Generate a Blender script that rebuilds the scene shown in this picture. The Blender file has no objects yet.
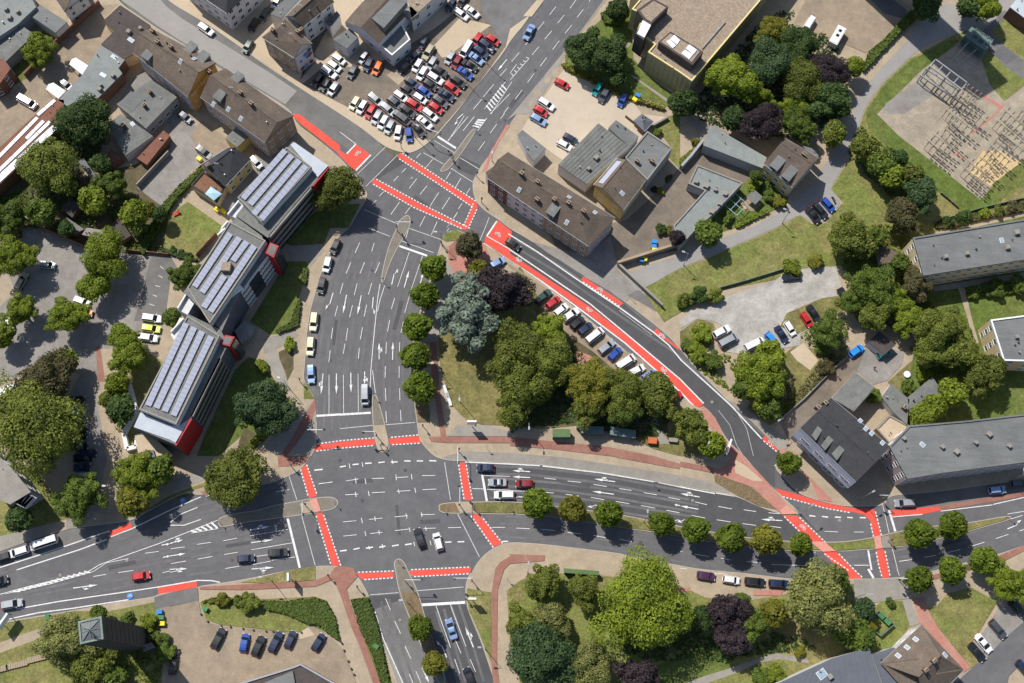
import bpy, bmesh, math, random
from mathutils import Vector, Matrix
from mathutils.geometry import tessellate_polygon
from mathutils.bvhtree import BVHTree
R = math.radians
SC = bpy.context.scene
COL = SC.collection
rnd = random.Random(7)
# ---------------------------------------------------------------- camera, sky, sun, exposure
FPX = 1250.0                                   # focal length in pixels of the 1024 wide picture
TILT = math.atan(373.7 / FPX)
F0 = Vector((0, math.sin(TILT), -math.cos(TILT))); U0 = Vector((0, math.cos(TILT), math.sin(TILT))); R0 = Vector((1, 0, 0))
_sp = -22 / 373.65; _cp = math.sqrt(1 - _sp * _sp)
UP = U0 * _cp + R0 * _sp; RT = R0 * _cp - U0 * _sp
CAMP = -F0 * 290.0
cd = bpy.data.cameras.new("camera"); cam = bpy.data.objects.new("camera", cd); COL.objects.link(cam)
cd.sensor_width = 36; cd.lens = 36 * FPX / 1024; cd.clip_start = 1; cd.clip_end = 4000
m = Matrix.Identity(4)
for i in range(3):
    m[i][0] = RT[i]; m[i][1] = UP[i]; m[i][2] = -F0[i]; m[i][3] = CAMP[i]
cam.matrix_world = m; SC.camera = cam
SUN_EL = R(55); SH = Vector((0.70, -0.714))     # direction the shadows fall on the ground
sd = bpy.data.lights.new("sun", 'SUN'); sd.energy = 4.5; sd.angle = R(0.53); sd.color = (1, 0.955, 0.88)
so = bpy.data.objects.new("sun", sd); COL.objects.link(so)
ld = Vector((SH.x * math.cos(SUN_EL), SH.y * math.cos(SUN_EL), -math.sin(SUN_EL)))
so.rotation_euler = ld.to_track_quat('-Z', 'Y').to_euler(); so.location = (-80, 80, 200)
W = bpy.data.worlds.new("World"); SC.world = W; W.use_nodes = True
nt = W.node_tree; bg = nt.nodes['Background']
sky = nt.nodes.new('ShaderNodeTexSky'); sky.sky_type = 'NISHITA'; sky.sun_disc = False
sky.sun_elevation = SUN_EL; sky.sun_rotation = math.atan2(-SH.x, -SH.y)
nt.links.new(sky.outputs[0], bg.inputs[0]); bg.inputs[1].default_value = 0.10
SC.view_settings.view_transform = 'Standard'; SC.view_settings.look = 'None'
SC.view_settings.exposure = 0.1; SC.view_settings.gamma = 1.0
SC.cycles.use_denoising = True
# ---------------------------------------------------------------- photo pixel -> point in the world
def P(u, v, z=0.0):
    d = F0 + RT * ((u - 512) / FPX) - UP * ((v - 341.5) / FPX)
    t = (z - CAMP.z) / d.z
    return CAMP + d * t
def ray(u, v):
    return (F0 + RT * ((u - 512) / FPX) - UP * ((v - 341.5) / FPX)).normalized()
TX = [0, 170, 340, 510, 680, 854]; TY = [0, 114, 228, 342, 456, 569]; TS = 5.993
ZT = {'A': (400, 30, 10.19), 'B': (340, 85, 10.19), 'F': (520, 70, 10.19), 'p': (0, 0, 1.0)}
def px(s):
    """'12:x,y x,y p:u,v' -> list of photo pixels; two digits name a 170x114 px survey tile"""
    out = []; t = ZT['p']
    for tok in s.split():
        if ':' in tok:
            k, tok = tok.split(':')
            t = ZT[k] if k in ZT else (TX[int(k[1])], TY[int(k[0])], TS)
            if not tok: continue
        a, b = tok.split(',')
        out.append((t[0] + float(a) / t[2], t[1] + float(b) / t[2]))
    return out
def pts(s, z=0.0): return [P(u, v, z) for u, v in px(s)]
def ang_world(u, v, deg, z=0.0):
    a = P(u, v, z); b = P(u + 4 * math.cos(R(deg)), v + 4 * math.sin(R(deg)), z)
    return math.atan2(b.y - a.y, b.x - a.x)
# ---------------------------------------------------------------- materials
MT = {}
def lin(c):
    return tuple(((x / 255) / 12.92 if x / 255 < .04045 else ((x / 255 + .055) / 1.055) ** 2.4) for x in c)
def mat(name, c, rough=.85, var=.16, sc=.5, fine=.12, fsc=6.0, metal=0.0, bump=0.0, c2=None, sc2=.08, amt2=.5, objvar=0.0, spec=.3, aniso=None):
    """albedo c (linear) with broad stains, fine grain, an optional second tone in patches"""
    m = bpy.data.materials.new(name); m.use_nodes = True; N = m.node_tree.nodes; L = m.node_tree.links
    b = N['Principled BSDF']; b.inputs['Roughness'].default_value = rough; b.inputs['Metallic'].default_value = metal
    b.inputs['Specular IOR Level'].default_value = spec
    g = N.new('ShaderNodeNewGeometry')
    vec = g.outputs['Position']
    if aniso:
        mp = N.new('ShaderNodeMapping'); mp.inputs['Rotation'].default_value = (0, 0, aniso[0]); mp.inputs['Scale'].default_value = (aniso[1], aniso[2], 1)
        L.new(vec, mp.inputs[0]); vec2 = mp.outputs[0]
    else: vec2 = vec
    n1 = N.new('ShaderNodeTexNoise'); n1.inputs['Scale'].default_value = sc; n1.inputs['Detail'].default_value = 6; n1.inputs['Roughness'].default_value = .65; L.new(vec2, n1.inputs['Vector'])
    n2 = N.new('ShaderNodeTexNoise'); n2.inputs['Scale'].default_value = fsc; n2.inputs['Detail'].default_value = 3; L.new(vec, n2.inputs['Vector'])
    col = N.new('ShaderNodeRGB'); col.outputs[0].default_value = (*c, 1); cur = col.outputs[0]
    if c2:
        n3 = N.new('ShaderNodeTexNoise'); n3.inputs['Scale'].default_value = sc2; n3.inputs['Detail'].default_value = 7; n3.inputs['Roughness'].default_value = .7; L.new(vec, n3.inputs['Vector'])
        rp = N.new('ShaderNodeMapRange'); rp.inputs[1].default_value = .42; rp.inputs[2].default_value = .62; rp.inputs[4].default_value = amt2; L.new(n3.outputs[0], rp.inputs[0])
        mx = N.new('ShaderNodeMix'); mx.data_type = 'RGBA'; L.new(rp.outputs[0], mx.inputs[0]); L.new(cur, mx.inputs[6]); mx.inputs[7].default_value = (*c2, 1); cur = mx.outputs[2]
    def scale(cur, src, amt):
        r = N.new('ShaderNodeMapRange'); r.inputs[1].default_value = .25; r.inputs[2].default_value = .75; r.inputs[3].default_value = 1 - amt; r.inputs[4].default_value = 1 + amt; L.new(src, r.inputs[0])
        v = N.new('ShaderNodeVectorMath'); v.operation = 'SCALE'; L.new(cur, v.inputs[0]); L.new(r.outputs[0], v.inputs['Scale']); return v.outputs[0]
    n4 = N.new('ShaderNodeTexNoise'); n4.inputs['Scale'].default_value = sc * 3.3; n4.inputs['Detail'].default_value = 8; n4.inputs['Roughness'].default_value = .75; n4.inputs['Distortion'].default_value = .6; L.new(vec2, n4.inputs['Vector'])
    cur = scale(cur, n1.outputs[0], var); cur = scale(cur, n2.outputs[0], fine); cur = scale(cur, n4.outputs[0], var * .9)
    if objvar:
        oi = N.new('ShaderNodeObjectInfo'); r = N.new('ShaderNodeMapRange'); r.inputs[3].default_value = 1 - objvar; r.inputs[4].default_value = 1 + objvar; L.new(oi.outputs['Random'], r.inputs[0])
        v = N.new('ShaderNodeVectorMath'); v.operation = 'SCALE'; L.new(cur, v.inputs[0]); L.new(r.outputs[0], v.inputs['Scale']); cur = v.outputs[0]
    L.new(cur, b.inputs['Base Color'])
    if bump:
        bp = N.new('ShaderNodeBump'); bp.inputs['Strength'].default_value = bump; bp.inputs['Distance'].default_value = .1; L.new(n2.outputs[0], bp.inputs['Height']); L.new(bp.outputs[0], b.inputs['Normal'])
    MT[name] = m; return m
def gloss(name, c, rough=.25, metal=0.0, coat=0.0):
    m = bpy.data.materials.new(name); m.use_nodes = True; b = m.node_tree.nodes['Principled BSDF']
    b.inputs['Base Color'].default_value = (*c, 1); b.inputs['Roughness'].default_value = rough; b.inputs['Metallic'].default_value = metal
    b.inputs['Coat Weight'].default_value = coat; b.inputs['Coat Roughness'].default_value = .06
    MT[name] = m; return m
def leafmat(name, ca, cb, cc=None):
    """leaf tones vary leaf by leaf, in drifts through the crown and from tree to tree"""
    m = bpy.data.materials.new(name); m.use_nodes = True; N = m.node_tree.nodes; L = m.node_tree.links; b = N['Principled BSDF']
    b.inputs['Roughness'].default_value = .6; b.inputs['Specular IOR Level'].default_value = .25
    g = N.new('ShaderNodeNewGeometry'); tc = N.new('ShaderNodeTexCoord'); oi = N.new('ShaderNodeObjectInfo')
    n1 = N.new('ShaderNodeTexNoise'); n1.inputs['Scale'].default_value = 3.2; n1.inputs['Detail'].default_value = 4; L.new(tc.outputs['Object'], n1.inputs['Vector'])
    a = N.new('ShaderNodeMath'); a.operation = 'MULTIPLY_ADD'; L.new(g.outputs['Random Per Island'], a.inputs[0]); a.inputs[1].default_value = .55; 
    s = N.new('ShaderNodeMath'); s.operation = 'MULTIPLY_ADD'; L.new(n1.outputs[0], s.inputs[0]); s.inputs[1].default_value = 1.9; s.inputs[2].default_value = -.75; L.new(s.outputs[0], a.inputs[2])
    mx = N.new('ShaderNodeMix'); mx.data_type = 'RGBA'; L.new(a.outputs[0], mx.inputs[0]); mx.inputs[6].default_value = (*ca, 1); mx.inputs[7].default_value = (*cb, 1)
    r = N.new('ShaderNodeMapRange'); r.inputs[3].default_value = .82; r.inputs[4].default_value = 1.2; L.new(oi.outputs['Random'], r.inputs[0])
    v = N.new('ShaderNodeVectorMath'); v.operation = 'SCALE'; L.new(mx.outputs[2], v.inputs[0]); L.new(r.outputs[0], v.inputs['Scale'])
    L.new(v.outputs[0], b.inputs['Base Color'])
    tr = N.new('ShaderNodeBsdfTranslucent'); L.new(v.outputs[0], tr.inputs[0]); ms = N.new('ShaderNodeMixShader'); ms.inputs[0].default_value = .3
    L.new(b.outputs[0], ms.inputs[1]); L.new(tr.outputs[0], ms.inputs[2]); L.new(ms.outputs[0], N['Material Output'].inputs[0])
    MT[name] = m; return m
mat('ground', (.13, .12, .07), var=.4, sc=.15, c2=(.06, .08, .03), amt2=.8)
mat('asphalt', (.120, .117, .123), var=.15, sc=.3, fine=.16, fsc=8, c2=(.145, .142, .142), sc2=.05, amt2=.6, rough=.9)
mat('asphalt_track', (.142, .138, .14), var=.2, sc=.25, fine=.14, fsc=8, c2=(.112, .11, .116), sc2=.12, amt2=.9, rough=.8)
mat('asphalt_patch', (.082, .081, .086), var=.15, sc=.4, fine=.14, fsc=8, rough=.85)
mat('asphalt_new', (.078, .078, .083), var=.14, sc=.4, fine=.14, fsc=8, c2=(.082, .082, .084), sc2=.08, amt2=.5, rough=.85)
mat('asphalt_old', (.17, .165, .16), var=.14, sc=.3, fine=.12, fsc=5, c2=(.12, .115, .11), sc2=.1, amt2=.7)
mat('asphalt_pale', (.30, .285, .268), var=.08, sc=.3, fine=.07, fsc=5, c2=(.25, .24, .235), sc2=.06, amt2=.5)
mat('court_grey', (.27, .25, .23), var=.2, sc=.25, fine=.12, fsc=5, c2=(.19, .175, .16), sc2=.07, amt2=.6)
mat('lot_brown', (.20, .165, .13), var=.2, sc=.35, fine=.14, fsc=5, c2=(.13, .11, .09), sc2=.12, amt2=.7)
mat('paving', (.39, .315, .225), var=.13, sc=.5, fine=.12, fsc=5, c2=(.29, .235, .175), sc2=.12, amt2=.55)
mat('paving_grey', (.30, .275, .24), var=.12, sc=.5, fine=.1, fsc=5, c2=(.23, .21, .185), sc2=.1, amt2=.5)
mat('paving_sand', (.50, .405, .29), var=.10, sc=.4, fine=.1, fsc=5, c2=(.42, .335, .235), sc2=.1, amt2=.6)
mat('yard_sand', (.31, .245, .175), var=.18, sc=.35, fine=.14, fsc=4, c2=(.22, .18, .135), sc2=.1, amt2=.7)
mat('beige_lot', (.50, .42, .325), var=.07, sc=.3, fine=.07, fsc=6, c2=(.44, .37, .285), sc2=.06, amt2=.5)
mat('concrete', (.275, .255, .225), var=.14, sc=.6, fine=.1, fsc=5, c2=(.205, .19, .168), sc2=.1, amt2=.5)
mat('median_stone', (.205, .18, .145), var=.16, sc=.6, fine=.14, fsc=5, c2=(.15, .135, .11), sc2=.12, amt2=.6)
mat('kerb', (.40, .37, .32), var=.15, sc=2, fine=.1)
mat('brick_red', (.27, .125, .095), var=.16, sc=.8, fine=.18, fsc=6, c2=(.33, .18, .135), sc2=.15, amt2=.6)
mat('brick_pink', (.43, .185, .145), var=.14, sc=.8, fine=.18, fsc=6, c2=(.40, .24, .19), sc2=.15, amt2=.6)
mat('brick_bright', (.62, .26, .21), var=.12, sc=.8, fine=.18, fsc=6, c2=(.5, .30, .24), sc2=.15, amt2=.6)
mat('red_paint', (.72, .085, .058), var=.12, sc=.6, fine=.10, fsc=5, rough=.85, c2=(.56, .105, .08), sc2=.22, amt2=.6)
mat('white_paint', (.66, .66, .65), var=.22, sc=1.2, fine=.16, fsc=6, rough=.7)
mat('worn_paint', (.52, .52, .51), var=.22, sc=1.5, fine=.2, fsc=5, rough=.8)
mat('blue_paint', (.05, .22, .55), rough=.7)
mat('gravel', (.35, .295, .225), var=.22, sc=.5, fine=.25, fsc=4.5, c2=(.25, .22, .175), sc2=.15, amt2=.7, bump=.12)
mat('rubble', (.40, .38, .345), var=.24, sc=.35, fine=.18, fsc=4, c2=(.29, .275, .245), sc2=.12, amt2=.8, bump=.1)
mat('sand', (.54, .395, .215), var=.15, sc=.5, fine=.15, fsc=3)
mat('lawn', (.155, .178, .046), var=.34, sc=.35, fine=.32, fsc=2.4, c2=(.235, .19, .085), sc2=.055, amt2=.75, rough=1)
mat('lawn_green', (.098, .138, .028), var=.34, sc=.4, fine=.32, fsc=2.4, c2=(.15, .155, .05), sc2=.07, amt2=.7, rough=1)
mat('lawn_dry', (.205, .178, .07), var=.32, sc=.4, fine=.32, fsc=2.4, c2=(.115, .12, .038), sc2=.09, amt2=.85, rough=1)
mat('soil', (.115, .09, .05), var=.3, sc=.4, fine=.25, fsc=3, c2=(.06, .07, .025), sc2=.15, amt2=.8)
mat('bed_soil', (.20, .14, .08), var=.3, sc=.4, fine=.25, fsc=3, c2=(.12, .10, .045), sc2=.15, amt2=.6)
mat('heather', (.17, .125, .07), var=.2, sc=1.5, fine=.4, fsc=3)
mat('roof_brown', (.128, .10, .08), var=.22, sc=.5, fine=.24, fsc=4, c2=(.175, .135, .10), sc2=.12, amt2=.6, objvar=.15)
mat('roof_dark', (.05, .05, .055), var=.2, sc=.5, fine=.18, fsc=4, objvar=.1)
mat('roof_bitumen', (.075, .062, .058), var=.25, sc=.4, fine=.2, fsc=5)
mat('roof_red', (.20, .09, .06), var=.2, sc=.8, fine=.2, fsc=4)
mat('roof_grey', (.175, .18, .178), aniso=(.12, .35, 2.2), var=.16, sc=.5, fine=.14, fsc=4, c2=(.13, .135, .135), sc2=.09, amt2=.8)
mat('roof_greygreen', (.23, .25, .24), var=.14, sc=.5, fine=.12, fsc=4, c2=(.18, .195, .19), sc2=.09, amt2=.6)
mat('roof_slate', (.155, .16, .15), var=.22, sc=.5, fine=.15, fsc=4, c2=(.19, .19, .18), sc2=.12, amt2=.6)
mat('roof_gravel', (.30, .235, .175), var=.12, sc=.7, fine=.3, fsc=2.5)
mat('roof_pale', (.45, .49, .54), var=.1, sc=.5)
mat('seam_grey', (.115, .125, .148), rough=.5, var=.1, sc=.4, fine=.05)
mat('wall_white', (.62, .62, .62), var=.08, sc=.4)
mat('wall_grey', (.32, .33, .35), var=.1, sc=.4)
mat('wall_cream', (.62, .50, .30), var=.1, sc=.4)
mat('wall_yellow', (.58, .47, .20), var=.08, sc=.4)
mat('wall_ochre', (.62, .37, .10), var=.12, sc=.5)
mat('wall_olive', (.37, .34, .20), var=.1, sc=.6)
mat('wall_pink', (.48, .39, .36), var=.1, sc=.5)
mat('wall_lavender', (.40, .41, .50), var=.12, sc=.5)
mat('wall_tan', (.35, .27, .19), var=.12, sc=.5)
mat('wall_brick', (.17, .085, .062), var=.2, sc=.6, fine=.2)
mat('wall_dark', (.075, .068, .062), var=.2, sc=.5, fine=.25)
mat('wall_slate', (.10, .115, .145), var=.15, sc=.5)
mat('facade_red', (.40, .022, .028), rough=.6, var=.06)
mat('timber', (.20, .10, .06), var=.25, sc=1, fine=.3)
mat('trim_yellow', (.72, .60, .28), var=.08)
mat('trim_white', (.75, .75, .74), var=.06, sc=1)
mat('trim_dark', (.05, .05, .055), var=.1)
mat('copper', (.20, .25, .225), var=.2, sc=1)
mat('metal_grey', (.35, .36, .37), rough=.5, metal=.3, var=.1)
mat('metal_dark', (.09, .095, .10), rough=.5, metal=.3, var=.1)
mat('metal_green', (.13, .19, .18), rough=.6, var=.2, sc=1)
mat('bin_green', (.06, .20, .07), rough=.6, objvar=.15)
mat('bin_blue', (.02, .22, .62), rough=.5); mat('bin_yellow', (.85, .65, .03), rough=.5); mat('shelter_green', (.09, .155, .055), rough=.6)
mat('orange', (.52, .13, .04), rough=.6)
mat('bark', (.09, .065, .045), var=.3, sc=2)
mat('canvas_white', (.78, .78, .78), rough=.9, var=.04); mat('canvas_blue', (.38, .58, .68), rough=.9, var=.05)
mat('panel_white', (.74, .77, .82), rough=.5, var=.04)
gloss('glass', (.012, .017, .024), .06); gloss('pane', (.035, .045, .06), .1); gloss('glass_pale', (.30, .38, .46), .12)
mat('lead', (.17, .175, .185), var=.15, sc=1, rough=.6)
gloss('solar', (.41, .43, .52), .3, coat=.4); gloss('tyre', (.012, .012, .012), .8); gloss('lamp', (.8, .8, .78), .2); gloss('lamp_red', (.45, .02, .02), .25)  # solar: the reflected sky is painted into its pale base colour
gloss('signal_red', (.5, .02, .02), .3); gloss('signal_amber', (.5, .3, .02), .3); gloss('signal_green', (.02, .4, .15), .3)
CARC = {'white': (.72, .72, .72), 'cream': (.74, .68, .46), 'silver': (.36, .38, .40), 'grey': (.075, .08, .09), 'black': (.013, .014, .017), 'dark blue': (.012, .024, .065),
        'blue': (.014, .065, .33), 'light blue': (.22, .33, .55), 'red': (.48, .012, .018), 'dark red': (.20, .010, .014), 'green': (.02, .06, .045), 'teal': (.0, .26, .25),
        'orange': (.75, .16, .01), 'purple': (.06, .015, .06), 'yellow green': (.62, .72, .02), 'beige': (.40, .36, .25), 'bright blue': (.02, .25, .70)}
for k, c in CARC.items(): gloss('paint_' + k, c, .32, .25 if k in ('silver', 'grey', 'light blue') else 0, .7)
LEAF = {'green': ((.044, .078, .012), (.17, .225, .032)), 'bright': ((.070, .112, .010), (.28, .335, .028)), 'dark': ((.022, .05, .012), (.095, .15, .036)),
        'olive': ((.054, .076, .012), (.235, .265, .042)), 'cream': ((.066, .085, .018), (.34, .345, .11)), 'purple': ((.020, .014, .017), (.078, .056, .064)),
        'cedar': ((.06, .085, .06), (.27, .33, .25)), 'yellow': ((.085, .095, .012), (.25, .235, .026)), 'bluegreen': ((.026, .06, .022), (.115, .185, .066)),
        'street': ((.040, .078, .008), (.19, .245, .018)), 'brownish': ((.055, .052, .02), (.15, .135, .055)), 'hedge': ((.045, .078, .012), (.15, .20, .03))}
for k, (a, b_) in LEAF.items(): leafmat('leaf_' + k, a, b_)
# ---------------------------------------------------------------- mesh helpers
def new(name, me, parent=None, loc=None):
    o = bpy.data.objects.new(name, me); COL.objects.link(o)
    if parent: o.parent = parent
    if loc is not None: o.location = loc
    return o
def tag(o, label=None, cat=None, group=None, kind=None):
    if label: o['label'] = label
    if cat: o['category'] = cat
    if group: o['group'] = group
    if kind: o['kind'] = kind
    return o
def thing(name, label, cat, loc, rz=0.0, group=None):
    o = bpy.data.objects.new(name, None); COL.objects.link(o); o.location = loc; o.rotation_euler = (0, 0, rz); o.empty_display_size = .5
    return tag(o, label, cat, group)
class MB:
    """collects faces, then links them as one mesh object"""
    def __init__(s): s.v = []; s.f = []; s.m = []
    def face(s, vs, mi=0):
        n = len(s.v); s.v += [tuple(v) for v in vs]; s.f.append(tuple(range(n, n + len(vs)))); s.m.append(mi)
    def box(s, x0, y0, z0, x1, y1, z1, mi=0, M=None):
        c = [Vector(p) for p in ((x0, y0, z0), (x1, y0, z0), (x1, y1, z0), (x0, y1, z0), (x0, y0, z1), (x1, y0, z1), (x1, y1, z1), (x0, y1, z1))]
        if M: c = [M @ q for q in c]
        n = len(s.v); s.v += [tuple(q) for q in c]
        for f in ((0, 3, 2, 1), (4, 5, 6, 7), (0, 1, 5, 4), (1, 2, 6, 5), (2, 3, 7, 6), (3, 0, 4, 7)): s.f.append(tuple(n + i for i in f)); s.m.append(mi)
    def bar(s, a, b, w, mi=0, n=4, w2=None):
        a = Vector(a); b = Vector(b); d = (b - a).normalized(); u = d.cross(Vector((0, 0, 1)));
        if u.length < 1e-3: u = Vector((1, 0, 0))
        u.normalize(); w_ = d.cross(u); w2 = w if w2 is None else w2; k = len(s.v)
        for c, r in ((a, w), (b, w2)):
            for i in range(n):
                t = 2 * math.pi * (i + .5) / n; s.v.append(tuple(c + u * (math.cos(t) * r) + w_ * (math.sin(t) * r)))
        for i in range(n): j = (i + 1) % n; s.f.append((k + i, k + j, k + n + j, k + n + i)); s.m.append(mi)
        s.f.append(tuple(k + n + i for i in range(n))); s.m.append(mi); s.f.append(tuple(k + n - 1 - i for i in range(n))); s.m.append(mi)
    def prism(s, poly, z0, z1, mi=0, ms=None, bottom=False):
        """poly: list of xy; walls z0..z1 and a top"""
        poly = [Vector((p[0], p[1], 0)) for p in poly]
        ar = sum(poly[i].x * poly[(i + 1) % len(poly)].y - poly[(i + 1) % len(poly)].x * poly[i].y for i in range(len(poly)))
        if ar < 0: poly.reverse()
        ms = mi if ms is None else ms; n = len(poly)
        for i in range(n):
            a = poly[i]; b = poly[(i + 1) % n]; s.face([(a.x, a.y, z0), (b.x, b.y, z0), (b.x, b.y, z1), (a.x, a.y, z1)], ms)
        s.cap(poly, z1, mi)
    def cap(s, poly, z, mi=0):
        poly = [Vector((p[0], p[1], 0)) for p in poly]
        k = len(s.v); s.v += [(q.x, q.y, z) for q in poly]
        for t in tessellate_polygon([poly]):
            a, b, c = [poly[i] for i in t]
            if (b - a).cross(c - a).z < 0: t = (t[0], t[2], t[1])
            s.f.append(tuple(k + i for i in t)); s.m.append(mi)
    def mesh(s, name, mats):
        me = bpy.data.meshes.new(name); me.from_pydata(s.v, [], s.f)
        for q in mats: me.materials.append(MT[q] if isinstance(q, str) else q)
        if len(mats) > 1: me.polygons.foreach_set('material_index', s.m)
        me.update(); return me
    def build(s, name, mats, parent=None, loc=None, off=None):
        if off is not None: s.v = [(a - off[0], b - off[1], c - off[2]) for a, b, c in s.v]
        return new(name, s.mesh(name, mats if isinstance(mats, (list, tuple)) else [mats]), parent, loc)
def rounded(ps, cut=1.6, it=2):
    for _ in range(it):
        out = []
        for i in range(len(ps)):
            a = ps[i]; b = ps[(i + 1) % len(ps)]; d = (b - a); l = d.length
            if l < 1e-6: continue
            c = min(l * .25, cut); out += [a + d * (c / l), b - d * (c / l)]
        ps = out; cut *= .5
    return ps
def sub(pl, step):
    """points every step metres along a polyline"""
    out = []; acc = 0
    for a, b in zip(pl, pl[1:]):
        l = (b - a).length; t = -acc
        while t + step <= l + 1e-6: t += step; out.append((a + (b - a) * (t / l), (b - a).normalized()))
        acc = l - t
    return out
def offset_poly(ps, d):
    """inward (d>0) offset of a closed xy polygon"""
    n = len(ps); ar = sum(ps[i].x * ps[(i + 1) % n].y - ps[(i + 1) % n].x * ps[i].y for i in range(n)); sgn = 1 if ar > 0 else -1
    out = []
    for i in range(n):
        a, b, c = ps[i - 1], ps[i], ps[(i + 1) % n]
        e1 = (b - a).to_2d(); e2 = (c - b).to_2d()
        if e1.length < 1e-6 or e2.length < 1e-6: out.append(b.copy()); continue
        e1.normalize(); e2.normalize(); n1 = Vector((-e1.y, e1.x)) * sgn; n2 = Vector((-e2.y, e2.x)) * sgn
        k = n1 + n2; q = k.length_squared
        k = k * (2 * d / q) if q > .25 else n1 * d
        out.append(Vector((b.x + k.x, b.y + k.y, b.z)))
    return out
# ---------------------------------------------------------------- ground surfaces
ZL = [0.0]
def surface(name, s, m, z, skirt=None, smooth=None, kerb=False, label=None, parent=None):
    ps = pts(s, z)
    if smooth: ps = rounded(ps, smooth)
    b = MB()
    if skirt is not None: b.prism(ps, skirt, z)
    else: b.cap(ps, z)
    o = b.build(name, m, parent)
    if parent is None: o['kind'] = 'structure'
    if label: o['label'] = label
    if kerb:
        q = offset_poly(ps, .17); k = MB(); n = len(ps)
        for i in range(n):
            j = (i + 1) % n; a, c, d, e = ps[i], ps[j], q[j], q[i]
            k.face([(a.x, a.y, z + .012), (c.x, c.y, z + .012), (d.x, d.y, z + .012), (e.x, e.y, z + .012)])
            k.face([(a.x, a.y, 0.02), (c.x, c.y, 0.02), (c.x, c.y, z + .012), (a.x, a.y, z + .012)])
        k.build('kerb', 'kerb', o)
    return o
# ---------------------------------------------------------------- THE SETTING: ground, roads, pavements
g = MB(); g.face([(-900, -700, 0), (900, -700, 0), (900, 900, 0), (-900, 900, 0)]); o = g.build('ground', 'ground'); o['kind'] = 'structure'
road = surface('road', 'p:285,85 400,160 425,130 480,60 505,10 520,-12 622,-12 565,70 505,180 570,225 665,305 765,410 810,462 870,485 1036,460 1036,562 900,602 560,605 505,580 560,700 370,700 330,590 190,600 0,668 -12,668 -12,535 180,500 305,440 312,330 345,170', 'asphalt', .02)
st = surface('street', 'p:108,-12 190,-12 335,100 350,108 385,150 365,160 280,105 215,68 150,28', 'asphalt_old', .024)
B = .12
blocks = [
 ('pavement', 'p:-12,-12 112,-12 119,2 155,27 188,47 218,67 262,92 285,106 11:738,0 745,30 780,75 860,130 1000,245 12:60,325 105,375 150,450 165,480 160,505 140,545 100,605 60,683 21:1000,60 960,150 905,270 870,400 840,500 820,640 31:815,60 808,140 800,240 865,325 873,370 876,440 882,540 872,620 852,683 41:840,0 815,45 770,90 690,130 600,165 450,190 300,200 180,240 100,215 0,262 40:900,325 790,390 500,425 400,440 345,455 170,510 0,572 p:-12,556', 'paving'),
 ('pavement', '01:-70,-60 0,15 230,150 440,295 540,370 780,530 1019,683 12:150,100 270,200 380,235 450,230 560,150 690,0 02:800,540 985,310 03:5,240 100,130 170,0 p:540,-12 p:150,-12', 'paving_sand'),
 ('pavement', 'p:606,-12 03:565,0 440,170 330,310 230,420 100,600 40,683 12:1019,60 940,200 850,300 820,360 795,400 795,460 815,530 880,590 960,640 1019,690 23:100,60 260,172 448,284 695,446 885,594 985,683 34:85,148 270,335 420,470 510,560 600,640 44:600,10 560,65 620,130 700,220 800,260 920,290 1019,305 45:190,300 200,240 500,215 1034,140 p:1040,479 p:1040,-12', 'paving'),
 ('pavement', '22:610,70 630,30 690,8 740,25 765,45 870,95 1019,190 23:180,315 400,485 640,690 34:110,405 140,378 210,450 280,590 390,683 44:480,120 600,230 720,340 700,352 610,352 460,300 350,245 120,200 0,180 43:1019,185 880,155 560,100 190,55 0,45 42:1019,42 740,30 650,28 600,15 32:560,683 490,610 470,560 460,480 445,380 438,160 440,0 22:440,640 480,490 590,140', 'paving'),
 ('median', '42:590,300 600,285 690,275 1019,270 43:290,300 480,325 690,355 840,385 1019,420 44:230,460 420,490 650,510 880,515 1019,510 45:120,485 270,450 500,415 680,400 930,355 950,372 920,387 680,455 540,490 330,540 120,560 0,566 44:1019,572 640,570 420,545 200,520 0,485 43:830,452 700,436 540,410 300,370 0,347 42:1019,350 640,345 595,335', 'bed_soil'),
 ('pavement', '42:790,700 820,640 880,575 960,530 1019,515 43:180,525 640,580 44:60,668 54:170,5 420,28 640,57 820,68 55:0,58 130,57 300,48 420,25 45:660,640 860,590 1019,535 p:1040,541 p:1040,700 p:497,700 52:930,683 900,600 840,420 770,260 755,190 750,100 770,40 792,8', 'paving'),
 ('pavement', 'p:-12,624 50:440,247 770,188 930,165 945,150 51:0,140 165,112 180,100 300,85 480,55 720,5 41:730,684 880,657 1019,657 52:95,20 175,155 215,290 270,480 345,683 p:400,700 p:-12,700', 'paving'),
 ('median', '41:285,385 300,365 430,335 500,330 640,290 760,270 830,255 960,240 1005,260 1010,290 980,320 900,335 870,345 780,355 640,375 440,400 310,430 290,412', 'median_stone'),
 ('median', '12:350,640 400,600 425,620 420,683 22:360,90 300,210 265,320 250,332 245,300 270,180 300,80 340,0', 'median_stone'),
 ('median', '32:190,310 215,310 240,380 270,490 290,580 300,640 270,665 230,655 210,600 195,490', 'median_stone'),
 ('median', '12:595,335 680,240 790,90 820,85 800,130 720,250 650,335 610,350', 'median_stone'),
 ('median', '42:330,683 320,640 340,615 365,615 395,650 405,683 52:440,70 480,170 510,290 580,480 645,690 590,690 570,640 470,430 410,280 350,130', 'median_stone'),
]
for n, s, m_ in blocks: surface(n, s, m_, B, 0.0, 1.5, True)
_z = [B + .012]
def over(name, s, m_, smooth=None):
    _z[0] += .0012; return surface(name, s, m_, _z[0], None, smooth)
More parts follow.
